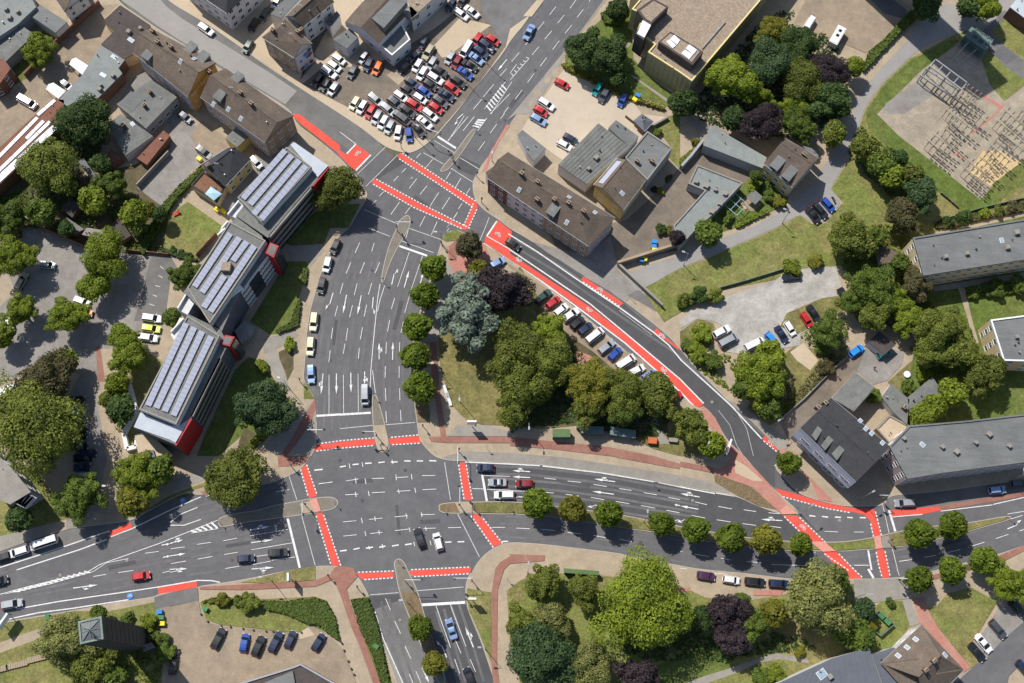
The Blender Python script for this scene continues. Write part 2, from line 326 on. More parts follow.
# --- flat surfaces at road level
_r = [.026]
def flat(name, s, m_, smooth=None, parent=None):
    _r[0] += .0006; return surface(name, s, m_, _r[0], None, smooth, parent=parent)
flat('road', '23:-40,-40 130,80 430,290 690,460 865,612 965,690 34:80,160 270,340 420,478 510,565 600,645 44:570,60 570,190 480,120 370,0 34:390,683 280,590 210,450 140,378 110,405 0,290 23:690,683 420,480 190,312 0,190', 'asphalt_new')
flat('road', '43:0,45 190,55 560,100 880,155 1019,185 44:120,200 350,245 460,300 600,345 780,515 650,508 420,488 230,458 0,418 43:840,383 690,353 480,323 290,298 0,278 42:870,270 850,110 850,40', 'asphalt_new')
flat('asphalt_patch', '12:150,440 330,245 395,290 215,395', 'asphalt_new')
flat('asphalt_patch', '12:720,250 850,310 800,370 700,330', 'asphalt_new')
flat('asphalt_patch', '52:205,240 365,185 420,300 590,683 375,683', 'asphalt_old')
flat('gutter_strip', '52:250,440 280,440 380,690 310,690', 'concrete')
flat('asphalt_patch', '52:180,165 350,150 365,185 210,240', 'asphalt_new')
flat('asphalt_patch', '52:478,180 750,205 940,690 650,690', 'asphalt_new')
flat('street', '01:-310,-60 -110,-60 -20,40 70,110 590,430 760,545 690,625 560,545 380,440 200,330 -60,165 -290,0', 'asphalt_pale')
flat('parking_strip', '21:1019,110 1000,190 920,450 880,683 31:870,320 800,240 808,140 815,0 21:840,500 900,290 975,110', 'asphalt_old')
flat('road', '40:0,565 345,455 500,425 790,390 820,380 840,402 350,560 0,660', 'asphalt_old')
flat('road', '45:200,240 500,215 1034,140 1034,215 500,305 220,320', 'asphalt_old')
flat('bus_bay', '42:600,15 650,8 740,5 1019,-15 43:0,-25 320,5 560,42 820,82 1010,112 44:0,115 205,160 330,215 350,245 120,200 0,180 43:880,155 560,100 190,55 0,45 42:1019,42 650,28', 'concrete')
bb = over('bus_bay', '32:740,655 1019,665 43:320,8 560,44 820,84 1010,114 44:205,165 300,210 300,225 120,197 0,177 43:1019,182 880,152 560,97 190,52 0,42 42:1019,38 740,26 650,24 605,10', 'concrete')
# --- north-west quarter
over('yard', '00:600,35 715,20 620,115 680,190 610,265 500,455 370,590 240,683 10:215,0 0,205 p:-12,160 00:-70,660 160,470 350,260', 'yard_sand')
over('garden', '00:30,390 200,205 260,185 350,240 160,470 0,560', 'lawn_green')
over('garden_ground', '10:0,420 370,70 480,60 640,150 560,250 480,400 500,683 20:500,120 240,0 130,60 -60,60', 'soil')
over('garden_ground', '10:480,380 820,300 1019,150 1019,683 20:1019,150 760,160 500,120 10:500,683', 'soil')
over('yard', '11:-20,-60 60,30 330,140 350,200 180,300 130,340 30,470 -40,560 10:820,440 1019,200', 'court_grey')
over('yard', '11:190,30 330,140 350,200 215,260 120,140', 'yard_sand')
over('yard', '00:780,490 870,410 970,480 860,540 700,620', 'court_grey')
over('yard', '11:460,120 640,250 700,200 640,300 470,530 340,590 300,540 480,330 540,290', 'court_grey')
over('terrace_path', '11:105,520 150,500 350,630 310,670', 'paving')
over('garden_lawn', '11:105,525 310,668 21:290,30 165,185 60,160 -40,115 11:-10,610', 'lawn')
over('parking_court', '10:120,683 20:240,0 510,120 560,130 760,155 1019,165 21:40,230 0,330 -60,683 p:158,345 31:-400,40 30:570,50 600,130 690,560 712,683 40:730,30 740,240 600,300 500,420 400,440 390,320 550,100 440,60 30:420,300 480,200 300,100 180,180 0,260 20:0,470 90,380 20,200 140,60', 'court_grey')
over('parking_lane', '20:905,165 1019,165 21:40,230 0,330 20:990,540 800,560 850,400', 'asphalt_old')
over('lane', '30:580,240 640,235 690,560 712,683 40:730,30 720,240 640,290 600,200 640,30 30:620,560 590,400', 'paving')
over('lane', '30:575,30 600,20 630,240 585,240', 'brick_red')
over('lawn_strip', '40:60,60 200,70 420,370 345,395 200,430 0,480 -60,480 -60,60', 'lawn')
over('pavement_grey', '40:345,400 370,440 0,572 -60,580 -60,490 0,480', 'paving_grey')
over('verge', '40:850,340 1019,235 41:230,150 250,172 100,213 0,258 40:890,325', 'lawn')
over('lawn_strip', '30:760,60 880,60 980,120 830,410 800,520 850,550 800,620 760,640 745,560 820,420 775,240', 'lawn')
over('lawn', '21:700,200 820,200 830,240 770,430 760,600 640,635 600,640 480,560 640,300', 'lawn_green')
over('lawn', '11:760,683 900,560 1019,540 12:120,540 50,683 21:960,0 920,100 740,110 690,90', 'lawn_green')
over('lawn', '31:215,540 390,165 470,90 540,110 610,200 640,250 740,380 560,600 430,560 290,683 160,683', 'lawn_green')
over('verge', '31:650,60 740,20 740,160 700,240 660,130', 'soil')
over('verge', '31:800,235 862,330 872,342 802,342', 'lawn')
over('verge', '31:415,590 450,510 520,560 545,600 480,683 400,683', 'soil')
over('verge', '31:820,470 865,440 865,520 800,530', 'lawn')
over('path', '31:568,105 600,35 625,30 690,180 722,300 690,280 650,250 610,170', 'paving_grey')
over('path', '21:700,110 910,95 925,130 835,240 820,190 720,200', 'paving_grey')
over('path', '21:560,665 740,610 770,640 720,683 31:640,40 560,70', 'concrete')
over('pavement_grey', '31:640,683 560,620 700,520 868,340 878,450 852,683', 'paving_grey')
over('cycle_path', '31:790,460 868,340 874,400 850,470 760,610 700,683 660,683 740,560', 'brick_red')
over('cycle_path', '41:645,0 838,0 812,42 740,62 650,66', 'brick_red')
over('cycle_path', '41:180,215 285,185 290,205 215,240', 'brick_red')
over('service_yard', '41:0,150 200,85 215,140 40,205 0,215', 'paving_grey')
# --- dealer lot
over('car_lot', 'p:302,84 330,62 362,70 395,55 438,26 455,12 480,-12 492,12 505,47 497,58 472,92 431,140 399,134 348,107', 'lot_brown')
over('car_lot', '02:560,275 715,110 800,125 905,150 640,340 610,345', 'paving_sand')
over('car_lot', '02:280,450 330,415 400,460 350,510', 'paving')
over('forecourt', 'p:478,-12 545,-12 03:165,0 100,100 0,170 02:990,285 905,150 860,110 850,60', 'asphalt_old')
over('planter', '03:80,95 160,0 205,0 130,100', 'paving_sand')
over('yard', '01:560,60 700,-60 p:332,20 p:300,80 01:880,360 850,280', 'lot_brown')
over('pavement_worn', '01:530,290 570,255 640,360 700,440 690,460 545,365', 'paving_sand')
# --- north-east quarter
over('pavement_grey', 'p:608,-12 03:575,0 445,172 335,312 300,390 200,560 120,683 40,683 13:-20,40 03:230,425 330,300 440,165 560,0', 'paving_grey')
for s in ('03:255,420 300,400 290,470 255,460', '03:205,470 240,450 240,500 210,500', '03:140,550 180,530 185,570 150,590', '03:115,605 140,600 130,635 110,635'): over('worn_patch', s, 'paving')
over('cycle_path', '12:1019,70 960,160 900,270 880,330 850,350 900,230 1000,60', 'brick_pink')
over('car_park', '03:325,412 640,540 735,605 13:790,0 960,20 830,130 720,200 500,300 350,300 260,240 70,95 130,0', 'beige_lot')
over('lawn', '03:560,100 720,40 740,350 810,440 975,560 950,640 640,540 330,405 330,330 490,170', 'lawn_green')
over('path', '03:715,250 665,300 680,308 730,260', 'paving_grey'); over('path', '03:720,450 735,450 955,600 940,610', 'paving_grey')
over('garden', '13:860,60 960,10 1019,0 1019,330 940,250 970,205', 'lawn')
over('courtyard', '13:690,640 870,480 1019,320 14:60,290 150,200 450,340 400,420 190,600 24:110,10 0,130 23:640,215 560,330 440,260 300,150 230,30', 'lot_brown')
over('courtyard', '13:300,400 340,400 600,590 620,620 13:560,600 300,420', 'paving')
over('courtyard', '23:130,80 300,195 440,285 560,335 640,310 650,240 600,50 480,140 380,150', 'court_grey')
over('concrete_yard', '14:60,20 180,70 200,60 520,250 490,320 140,180 120,150 80,70', 'concrete')
over('garden', '14:200,600 400,400 480,340 650,500 640,540 340,680 24:130,60 100,20', 'lawn_green')
over('patio', '14:370,510 440,480 490,540 440,580 380,580', 'yard_sand')
over('lane', 'p:620,278 645,266 680,255 705,244 750,228 780,213 788,205 817,181 825,164 838,148 852,125 854,100 878,72 903,45 922,22 941,5 960,3 976,18 990,0 1010,-12 1034,-12 1034,5 1000,22 975,30 950,35 925,45 909,58 880,85 864,109 848,160 830,188 842,202 825,222 812,223 800,214 775,228 718,253 680,268 645,288 630,300', 'asphalt_pale', 1.0)
over('lane', '23:440,290 640,240 740,350 800,430 900,480 870,500 720,405 700,440', 'court_grey')
over('lane_patch', '23:700,400 770,370 905,475 880,500', 'asphalt_old')
over('lawn', 'p:642,289 680,269 718,254 775,229 800,215 812,224 826,223 843,202 831,189 849,160 865,110 881,86 909,59 950,37 968,30 975,36 922,70 877,114 898,135 981,200 1004,170 1034,153 1034,205 960,220 918,240 905,330 840,265 800,275 720,290 685,310 664,322', 'lawn')
over('lawn_edge', 'p:866,112 882,88 910,61 948,40 961,40 922,70 877,114 898,135 981,200 1004,172 1034,158 1034,178 985,212 960,210 905,165 868,128', 'lawn_green')
over('lawn', 'p:990,30 1006,18 1034,38 1034,78 1004,101 992,95 975,58 990,45', 'lawn')
over('service_lane', '05:760,200 900,60 940,90 820,185 890,262 1019,362 1019,480 900,392 830,322', 'asphalt_old')
over('service_lane', '05:830,322 890,270 985,340 915,385', 'asphalt')
over('gravel_bed', 'p:877,114 922,70 961,42 980,55 990,85 1004,101 1034,80 1034,152 1004,170 981,200 898,135', 'gravel')
over('gravel_bed', '05:190,620 400,470 480,570 300,683 170,683', 'court_grey')
over('sand_bed', '15:770,225 880,220 1000,290 890,375 820,430 690,345', 'sand')
for s in ('05:700,540 715,530 900,640 885,655', '05:840,683 890,620 900,630 855,690 15:710,125 700,115', '15:600,225 670,270 660,280 590,235'): over('cable_duct', s, 'brick_pink')
over('sandy_yard', 'p:790,30 812,-12 880,-12 912,8 893,32 866,53 845,44 820,34', 'yard_sand')
over('sandy_yard', '05:100,0 240,0 320,60 300,115 180,80', 'asphalt')  # dark sheet over the yard: the tower block's shade painted as colour
over('gravel_lot', '24:0,560 60,495 150,480 280,410 560,320 625,275 780,235 930,230 960,330 1000,470 850,560 720,640 34:720,20 600,40 440,80 280,60 300,0 24:300,600 200,560 100,545 0,605', 'rubble')
over('scrub', '24:640,510 850,420 1000,400 1000,500 840,570 700,640 600,590', 'lawn_dry')
over('scrub', '34:560,120 680,30 830,40 1019,60 740,335 600,465 540,500 400,400', 'lawn_dry')
over('bare_soil', '34:660,60 740,5 830,110 780,170 700,110', 'paving_sand')
over('scrub', '24:0,620 110,545 200,570 230,650 34:110,100 0,0', 'lawn_dry')
over('driveway', '34:600,470 740,340 1019,82 35:100,0 60,140 20,180 34:1019,230 720,520 650,590', 'lot_brown')
over('yard', '35:80,10 300,60 290,130 200,230 110,258 20,172', 'court_grey')
over('garden', '35:200,240 350,110 420,100 470,190 380,270 290,320', 'lawn_dry')
over('lawn', 'p:918,240 1034,214 1034,430 960,425 905,425 915,340', 'lawn_green')
over('path', '25:470,350 1034,265 1034,300 670,355 480,380', 'court_grey')
over('path', '25:625,360 665,358 705,540 748,690 718,690 680,540', 'paving')
over('path', '35:900,200 1034,190 1034,225 900,215', 'lawn_green')
over('pavement_worn', '34:260,330 400,400 650,590 640,640 590,650 510,560 420,470 270,340', 'paving_grey')
over('cycle_path', '44:705,60 765,115 905,255 915,275 830,262 790,160', 'brick_pink')
over('cycle_path', '34:605,632 655,660 44:640,0 600,10 590,0', 'brick_pink')
# --- central island
over('lawn', '22:600,600 640,560 23:-20,330 60,230 190,420 500,683 34:0,380 130,520 200,683 44:0,0 33:860,640 700,560 400,500 190,520 0,500 32:850,495 760,470 690,400 640,300 600,150 590,0', 'lawn_dry')
over('grove_floor', '33:0,510 130,300 60,60 200,0 23:150,480 330,600 500,683 33:640,160 900,330 940,480 960,610 700,560 400,500', 'soil')
over('parking_bay', '22:910,110 1019,215 23:190,340 400,510 600,683 33:800,110 1019,330 940,390 780,240 640,180 500,60 23:350,640 190,470 120,300 0,235', 'yard_sand')
over('verge', '22:612,68 632,32 690,10 735,28 720,70 640,80', 'lawn')
over('plaza', '22:700,85 765,45 870,100 900,180 780,345 700,330 650,190 640,110', 'brick_pink')
over('cycle_path', '22:738,27 765,47 700,90 700,200 650,190 655,110', 'brick_red')
over('walkway', '22:540,300 640,180 720,340 640,440 600,560 590,683 480,683', 'paving_grey')
over('cycle_path', '32:540,0 580,0 592,250 635,565 605,572 575,380 550,240', 'brick_red')
over('planting_strip', '32:448,160 475,165 540,420 535,480 465,480 450,380', 'bed_soil')
over('cycle_path', '32:530,568 640,566 1019,568 33:190,588 600,630 860,683 43:1019,46 44:0,32 200,70 205,103 0,62 43:1019,78 700,20 600,0 33:240,640 0,622 32:1019,605 640,604 545,597', 'brick_red')
over('concrete_path', '32:700,500 890,500 1019,540 1019,566 640,564', 'paving_grey')
over('cycle_path', '44:320,0 380,0 490,118 640,285 700,350 615,347 560,310 440,188 300,140 205,103 195,72 255,80', 'brick_pink')
over('cycle_path', '34:138,380 212,455 278,592 385,683 44:380,0 320,0 34:300,683 215,560 128,420', 'brick_pink')
over('heather_bed', '44:205,110 300,140 435,190 580,320 470,298 340,235 210,155', 'heather')
over('paved_corner', '44:330,20 395,60 500,150 440,150 330,100', 'paving_sand')
over('footpath', '33:820,440 870,450 960,610 900,610', 'paving_grey'); over('footpath', '33:390,50 480,80 610,200 580,250 400,120', 'brick_pink')
# --- south
over('park_lawn', '53:-20,130 60,70 200,20 560,40 54:-20,90 150,170 400,190 640,150 820,70 55:0,90 60,200 120,230 170,190 300,190 335,345 230,460 90,600 54:700,700 53:60,700 30,520 0,430', 'lawn')
over('park_lawn', '54:-20,530 200,450 330,580 100,683 53:600,690', 'lawn_green')
over('footpath', '54:20,690 150,640 330,585 480,530 580,505 760,535 775,565 600,540 480,560 330,625 120,700', 'paving_grey')
over('crossing_pavement', '55:0,62 310,55 345,175 120,200 0,190', 'concrete')
over('footpath', '55:290,185 340,182 388,330 336,345', 'paving_grey')
over('park_lawn', '55:425,240 500,215 560,150 700,110 860,195 740,395 680,470 750,570 700,590 520,370', 'lawn')
over('cycle_path', '55:348,178 425,168 440,240 520,380 700,592 660,618 420,340 388,325 375,250', 'brick_pink')
over('cycle_path', '55:455,70 540,45 720,0 45:880,640 1034,560 1034,528 860,600 45:660,660 55:540,20 455,40', 'brick_red')
over('verge', '45:560,683 690,645 850,610 830,640 700,683', 'soil')
over('street', '55:590,700 700,600 880,430 1019,312 1040,300 1040,540 990,580 930,640 915,700', 'asphalt')
over('parking_bay', '55:880,215 1040,300 1019,315 885,430 770,560 745,545 690,480 760,400', 'court_grey')
over('cycle_path', '52:930,0 42:955,640 1019,600 43:0,588 210,595 205,628 0,645 52:985,0 945,120 940,560 955,690 920,690 905,560 910,130', 'brick_red')
over('verge', '52:760,115 905,140 905,560 840,400 772,250', 'lawn')
over('cycle_path', '54:440,130 625,122 600,160 440,158', 'brick_pink'); over('cycle_path', '54:-60,120 60,110 60,130 -60,140', 'brick_pink')
over('verge', '52:1000,250 1019,200 53:60,100 100,180 0,200', 'lawn_dry')
over('verge', '51:420,80 720,5 41:870,660 51:870,65 600,85', 'lawn')
over('cycle_path', '51:175,108 440,92 870,70 960,30 41:985,670 52:0,-20 80,-5 105,45 40,120 60,200 110,340 160,460 245,690 200,690 120,470 60,330 0,150 51:980,60 870,105 440,125 180,122', 'brick_red')
over('verge', 'p:-12,626 73,611 110,611 165,600 160,690 -12,690', 'lawn')
over('footpath', '50:-70,470 0,440 200,370 340,310 375,318 345,350 200,430 0,502 -70,520', 'paving')
over('church_yard', '51:-60,200 0,225 170,190 185,260 220,320 300,340 480,355 640,375 780,385 830,335 900,350 960,400 1040,490 52:100,690 51:-20,690 50:960,500', 'yard_sand')
over('church_yard', '51:770,380 830,350 865,395 780,420', 'paving_sand')
over('driveway', '50:925,170 51:0,140 165,112 170,190 0,222 50:925,240', 'asphalt_old')
over('verge', '51:180,200 270,165 560,180 870,165 940,190 985,280 1019,430 960,390 830,335 780,380 640,372 480,350 300,333 215,300', 'lawn')
over('verge', '52:65,180 175,165 300,640 310,690 245,690 160,460', 'lawn_green')
over('median_grass', '42:800,278 1019,278 43:280,306 480,331 690,361 840,391 1019,427 44:230,468 420,498 560,515 780,520 835,560 640,562 420,537 200,512 0,478 43:830,444 690,430 540,402 300,362 0,338 42:1019,342 830,338', 'lawn_dry')
over('median_grass', '44:890,525 1019,518 45:120,492 128,552 0,558 44:935,567', 'lawn'); over('median_grass', '45:215,480 270,458 500,422 680,407 920,362 910,382 680,448 540,482 330,532 240,540', 'lawn_dry')
over('median_grass', '52:362,148 455,138 490,240 520,330 580,480 610,640 580,640 480,430 420,285', 'bed_soil')
over('median_paving', '45:165,483 210,478 222,545 172,552', 'concrete'); over('median_paving', '42:690,282 790,276 800,330 830,340 720,342', 'paving'); over('median_paving', '32:203,500 268,495 288,575 292,610 275,655 235,648 214,600', 'paving')
over('median_paving', '41:775,285 860,262 905,330 800,345', 'paving'); over('median_paving', '41:835,262 880,255 905,328 868,338', 'brick_bright')
over('median_crossing', '44:785,517 868,516 935,570 855,574', 'brick_bright'); over('median_crossing', '45:120,487 160,477 172,552 130,558', 'brick_bright')
over('paved_island', '44:640,292 700,345 612,350 600,325', 'brick_bright')

# ---------------------------------------------------------------- painted markings (parts of the road)
def red(s): return flat('red_cycle_lane', s, 'red_paint', parent=road)
_r[0] = .05
for s in ('11:738,0 775,0 850,58 945,130 1019,188 12:0,218 40,245 95,180 185,245 90,340 0,255 11:1000,228 880,135 790,65 745,22',
          '12:362,232 600,390 825,535 800,560 590,415 345,258', '12:805,530 826,552 770,688 735,683', '12:205,388 480,540 770,688 22:725,14 12:740,690 450,560 188,410',
          '22:945,-45 1030,20 1019,100 870,85 900,30', '22:872,52 885,48 1019,125 23:0,152 200,287 480,472 750,683 34:0,228 140,372 105,402 0,292 23:690,683 420,478 190,313 0,187 22:1019,190 865,88',
          '23:440,290 680,450 660,468 425,312', '23:880,602 965,683 34:15,40 -10,45 23:860,622', '34:510,562 605,632 580,655 490,580',
          '44:570,193 680,222 850,277 1019,310 45:120,318 160,475 120,485 100,390 60,352 0,338 44:1019,335 870,308 700,262 600,235', '45:133,560 178,555 205,683 55:212,52 172,54 45:150,650',
          '45:218,322 370,315 500,301 525,324 410,350 230,362', '44:615,352 700,357 865,515 785,515', '44:855,577 935,574 1045,683 54:1095,62 1010,62',
          '41:785,75 815,50 880,240 835,252', '41:875,345 912,338 1018,655 972,655', '31:870,618 1019,597 32:205,580 210,615 31:1019,632 862,652', '32:290,578 470,562 488,602 297,613',
          '42:712,38 750,38 790,265 748,265', '42:780,345 830,345 970,525 920,545', '52:95,25 318,17 325,48 130,62', '52:410,10 788,-8 775,25 428,43', '40:655,455 780,398 795,428 665,480', '50:945,110 1019,97 51:160,72 165,108 0,140 50:950,150'): red(s)
flat('cycle_lane', '45:500,301 1034,212 1034,240 525,324', 'brick_red', parent=road)
_r[0] = .042
def stripe(pl, w, m_='white_paint', name='lane_line', z=None, b=None):
    """ribbon of paint w metres wide along px polyline"""
    own = b is None; b = b or MB()
    if z is None: _r[0] += .0002; z = _r[0]
    q = [P(u, v, z) for u, v in pl]; L_ = []; R_ = []
    for i, p in enumerate(q):
        d = (q[min(i + 1, len(q) - 1)] - q[max(i - 1, 0)]).normalized(); n = Vector((-d.y, d.x, 0)) * (w / 2); L_.append(p + n); R_.append(p - n)
    for i in range(len(q) - 1): b.face([R_[i], R_[i + 1], L_[i + 1], L_[i]])
    if own: return b.build(name, m_, road)
def line(s, w=.14, m_='white_paint', name='lane_line'): return stripe(px(s), w, m_, name)
def dash(s, w=.14, m_='white_paint'):
    q = px(s)
    for a, b in zip(q[::2], q[1::2]): stripe([a, b], w, m_, 'lane_dash')
def blocks_(s, w=.26, on=.5, off=.32, m_='white_paint', name='block_marking'):
    """a row of small paint blocks: too small to pick apart, one mesh"""
    q = [p for p in pts(s, 0)]; _r[0] += .0002; b = MB()
    for c, d in sub(q, on + off):
        n = Vector((-d.y, d.x, 0)) * (w / 2); h = d * (on / 2); z = Vector((0, 0, _r[0])); b.face([c - h - n + z, c + h - n + z, c + h + n + z, c - h + n + z])
    o = b.build(name, m_, road); o['kind'] = 'stuff'; return o
# worn wheel tracks along the lanes and small trench repairs
for s in ('p:345,245 333,293 325,340 322,375 320,430', 'p:357,250 346.7,295 341,330 336.5,375 336,430', 'p:371,250 361,295.6 356,330 351,373 350.5,430', 'p:383,255 373.4,297 370,330 364.7,372 364.5,430', 'p:381,412 379,352 385,320 394,280 400,255', 'p:394,430 393,345 400,310 408,272 415,250', 'p:407,430 406,350 411,320 421,280', 'p:20,590 100,572 163,558 251,543 300,534', 'p:160,546 251,529 300,520', 'p:30,600 100,588 170,573 250,564 300,556',
          'p:690,496 615,482 592,478 530,471 490,470', 'p:698,509 614,494 560,487 490,481', 'p:690,520 600,505 545,499 490,494', 'p:500,520 560,522 640,536 720,552 800,561 860,561 920,550 1020,525', 'p:500,533 560,536 640,550 720,566 800,573', 'p:515,243 560,270 620,312 680,352 730,400 775,440', 'p:480,150 520,95 560,40 590,0', 'p:497,150 530,105 570,45 595,8', 'p:455,125 500,70 540,15', 'p:440,610 452,650 462,683', 'p:455,605 470,650 480,683', 'p:385,600 395,640 410,683', 'p:0,570 60,552 130,533 190,512 290,487'):
    cl = pts(s, 0); _r[0] += .0002
    for sd_ in (-.85, .85):
        b = MB(); L_ = []
        for i, p in enumerate(cl):
            d = (cl[min(i + 1, len(cl) - 1)] - cl[max(i - 1, 0)]).normalized(); n = Vector((-d.y, d.x, 0)); L_.append((p + n * (sd_ - .28), p + n * (sd_ + .28)))
        for (a, c), (e, f) in zip(L_, L_[1:]): b.face([(q.x, q.y, _r[0]) for q in (a, e, f, c)])
        b.build('wheel_track', 'asphalt_track', road)
for s in ('p:335,320 338,320 335,345 332,345', 'p:352,480 372,478 373,482 353,484', 'p:395,505 398,505 401,535 398,535', 'p:225,545 250,541 250,544 226,548', 'p:560,480 590,485 590,488 560,483', 'p:640,540 643,541 638,552 635,551', 'p:108,566 135,560 136,564 109,570', 'p:520,90 524,92 512,108 508,106', 'p:420,520 440,519 440,523 420,524', 'p:415,195 430,205 428,208 413,198', 'p:700,360 703,358 720,378 717,380', 'p:470,660 474,659 478,675 474,676', 'p:760,505 775,508 775,511 760,508', 'p:330,260 336,262 334,267 328,265', 'p:935,545 960,538 961,541 936,548', 'p:400,300 404,301 396,330 392,329'): flat('trench_patch', s, 'asphalt_patch', parent=road)
_r[0] = .085
# crossings: rows of white blocks on both edges of the red lanes
for s in ('12:362,228 602,386 830,533', '12:343,262 588,419 800,562', '12:205,384 482,536 775,684', '12:186,414 448,564 735,690', '41:831,252 781,75', '41:884,240 819,50', '41:871,345 966,655', '41:916,338 1022,652',
          '31:870,613 1019,592 32:205,575', '31:862,656 1019,637 32:210,620', '32:290,573 470,557', '32:297,617 490,606', '42:708,38 744,265', '42:754,38 794,265', '42:775,345 915,545', '42:834,345 974,523',
          '52:92,20 318,12', '52:130,65 325,53', '52:410,5 790,-12', '52:428,47 775,29', '44:612,352 781,515', '44:704,357 869,515', '44:851,577 1006,683', '44:939,574 1045,683 54:1100,58', '45:96,390 116,485', '45:124,318 164,475', '45:129,560 146,650 55:168,54', '45:182,555 209,683 55:216,52',
          '23:425,316 660,473', '34:488,583 578,657', '50:655,484 665,484 800,430', '44:600,240 700,267 870,313 1019,340', '12:770,683 826,560', '12:735,683 800,535'): blocks_(s)
# thin stop / pedestrian lines
for s in ('32:0,519 195,500', '32:275,496 450,482', '52:180,155 350,142', '52:440,132 740,108', '42:627,38 662,262', '42:706,348 836,605', '41:705,95 760,262', '41:790,360 870,655', '12:105,360 275,195', '12:155,435 345,245', '12:565,160 690,235', '12:720,262 832,330', '12:500,232 620,300', '12:665,325 795,408', '22:170,0 300,50', '12:145,572 352,662', '22:408,0 608,70', '22:362,75 560,148', '45:165,262 210,460', '45:230,555 262,683', '55:258,0 272,40', '12:870,683 895,618', '22:838,75 870,0'): line(s, .16, 'worn_paint', 'crossing_line')
for s, w in (('32:0,435 185,424', .5), ('31:875,443 1019,434', .5), ('22:356,108 522,166', .5), ('12:585,135 695,205', .5), ('42:852,112 880,270', .5), ('41:705,375 778,670', .5), ('52:490,215 750,200', .6), ('45:210,325 248,452', .5), ('55:85,0 118,55', .5), ('45:85,565 105,683', .4), ('44:805,575 815,655', .5), ('12:95,338 185,245', .4), ('12:40,238 95,180', .35), ('22:880,48 940,-42', .4), ('11:690,620 745,548', .3)): line(s, w, 'white_paint', 'stop_line')
# solid lines
for s, w in (('23:-10,35 160,140 420,320 660,480 860,625 950,700 34:10,112 140,230 300,375 490,580', .3), ('23:0,130 200,265 480,455 755,683 34:0,222 142,368', .3), ('23:0,195 190,320 420,487 690,690 34:0,297 105,408 118,402', .32), ('22:862,92 1019,195', .3), ('22:880,48 1019,128', .2),
             ('42:750,36 1019,48 43:180,58', .28), ('43:195,60 540,100 870,155', .28), ('43:890,158 1019,185 44:210,225', .28), ('44:215,222 350,245', .2), ('41:0,325 185,245', .2), ('41:215,242 290,215', .2), ('40:0,668 200,605 450,520 550,484 655,450', .25), ('40:100,683 480,560 640,500', .25), ('40:800,430 860,402 1019,325', .25), ('40:665,484 800,432', .22),
             ('50:0,152 170,105 520,20 40:600,650 960,522 41:0,498 110,455 285,385', .16), ('50:100,240 350,195 700,145 950,108 51:165,68 250,70 300,80', .25), ('50:-30,318 230,262 440,235 770,184', .25), ('52:210,255 260,420 380,690', .2), ('22:240,335 225,430 200,683', .16), ('22:268,345 240,430 225,500', .14), ('32:200,0 185,170 180,310', .16), ('32:195,170 212,305', .14), ('22:415,145 345,352', .12), ('22:495,165 425,375 388,508', .12),
             ('32:20,195 22,425', .12), ('32:108,190 110,418', .12), ('31:953,195 953,430', .12), ('52:575,220 662,470', .13), ('52:662,215 755,465', .13), ('41:480,478 705,440', .13), ('41:488,562 735,520', .13), ('12:0,108 95,180', .14), ('12:745,10 650,160', .12), ('45:230,365 410,350', .2), ('45:520,330 830,293', .2), ('45:835,290 1034,245', .2), ('45:0,655 90,655', .15), ('44:550,650 830,660', .15), ('42:850,117 1019,122', .13), ('44:565,60 585,40', .15), ('03:0,480 115,350', .14), ('02:900,683 1019,560', .13), ('44:470,115 500,145', .3), ('44:590,330 632,290', .5), ('34:640,420 700,470', .12)): line(s, w)
for s in ('34:60,120 240,280 330,400 400,520 440,683', '34:230,410 300,500 340,620 380,683', '23:650,490 850,640', '12:640,683 700,600'): line(s, .10, 'worn_paint', 'worn_line')
# dashes
dash('22:65,205 37,272 22:148,205 120,272 22:238,205 210,270 22:118,88 90,150 22:205,90 190,140 22:18,330 0,395 22:103,332 85,402 22:190,330 170,400 22:75,462 57,535 22:160,460 145,530 22:46,600 36,675 22:135,595 122,668 22:328,420 308,485 22:298,552 285,620 22:380,560 365,628 21:1005,465 988,530 21:975,598 966,665')
dash('32:30,10 20,70 32:116,35 110,100 32:278,0 275,70 32:358,0 355,70 32:272,145 270,215 32:355,145 354,215 32:272,278 275,352 32:357,278 359,350 32:275,415 279,485 32:362,408 366,474 31:960,50 952,120')
dash('12:485,235 458,262 12:555,272 515,320 12:395,325 370,352 12:350,372 322,402 12:460,388 415,446 12:522,430 480,482 12:263,465 236,492 12:218,516 192,542 12:357,528 305,602 12:420,560 390,598 12:592,470 538,555 12:662,348 635,392 12:725,385 692,440 12:780,445 758,478 12:658,500 612,570 12:732,535 710,568 12:705,588 682,622 12:510,612 478,675 12:582,645 565,683 12:805,15 738,100 12:768,15 645,162 12:940,60 900,115 12:868,165 828,220 12:985,0 960,30')
dash('22:410,10 395,60 22:565,0 548,40 22:655,0 640,20', .12)
dash('03:275,40 238,88 03:205,130 165,180 03:130,225 92,270 03:55,315 10,370 03:325,90 285,140 03:250,185 208,235 03:175,278 132,330 03:395,0 360,50 03:440,55 402,105 03:370,150 330,200 03:295,245 255,298 03:220,345 180,398 03:145,440 105,495 03:72,540 30,595 03:40,385 0,440 03:488,-30 475,10 02:922,505 860,580 02:850,595 800,655 02:1000,410 960,455 02:1010,640 980,683')
dash('41:635,215 715,200 41:890,168 975,155 41:325,292 360,283 41:162,530 247,517 41:320,508 402,492 41:5,556 88,545 41:165,618 255,602 41:325,590 405,577 41:5,645 95,630 41:330,675 415,660 41:515,602 600,590 41:490,652 605,630 41:610,625 750,605')
dash('50:710,22 800,8 50:560,45 635,32 50:975,22 1019,12 40:870,583 950,572 51:0,20 60,8', .14)
dash('41:0,400 60,350 60,350 165,308 41:0,415 85,415 85,415 185,380', .2)
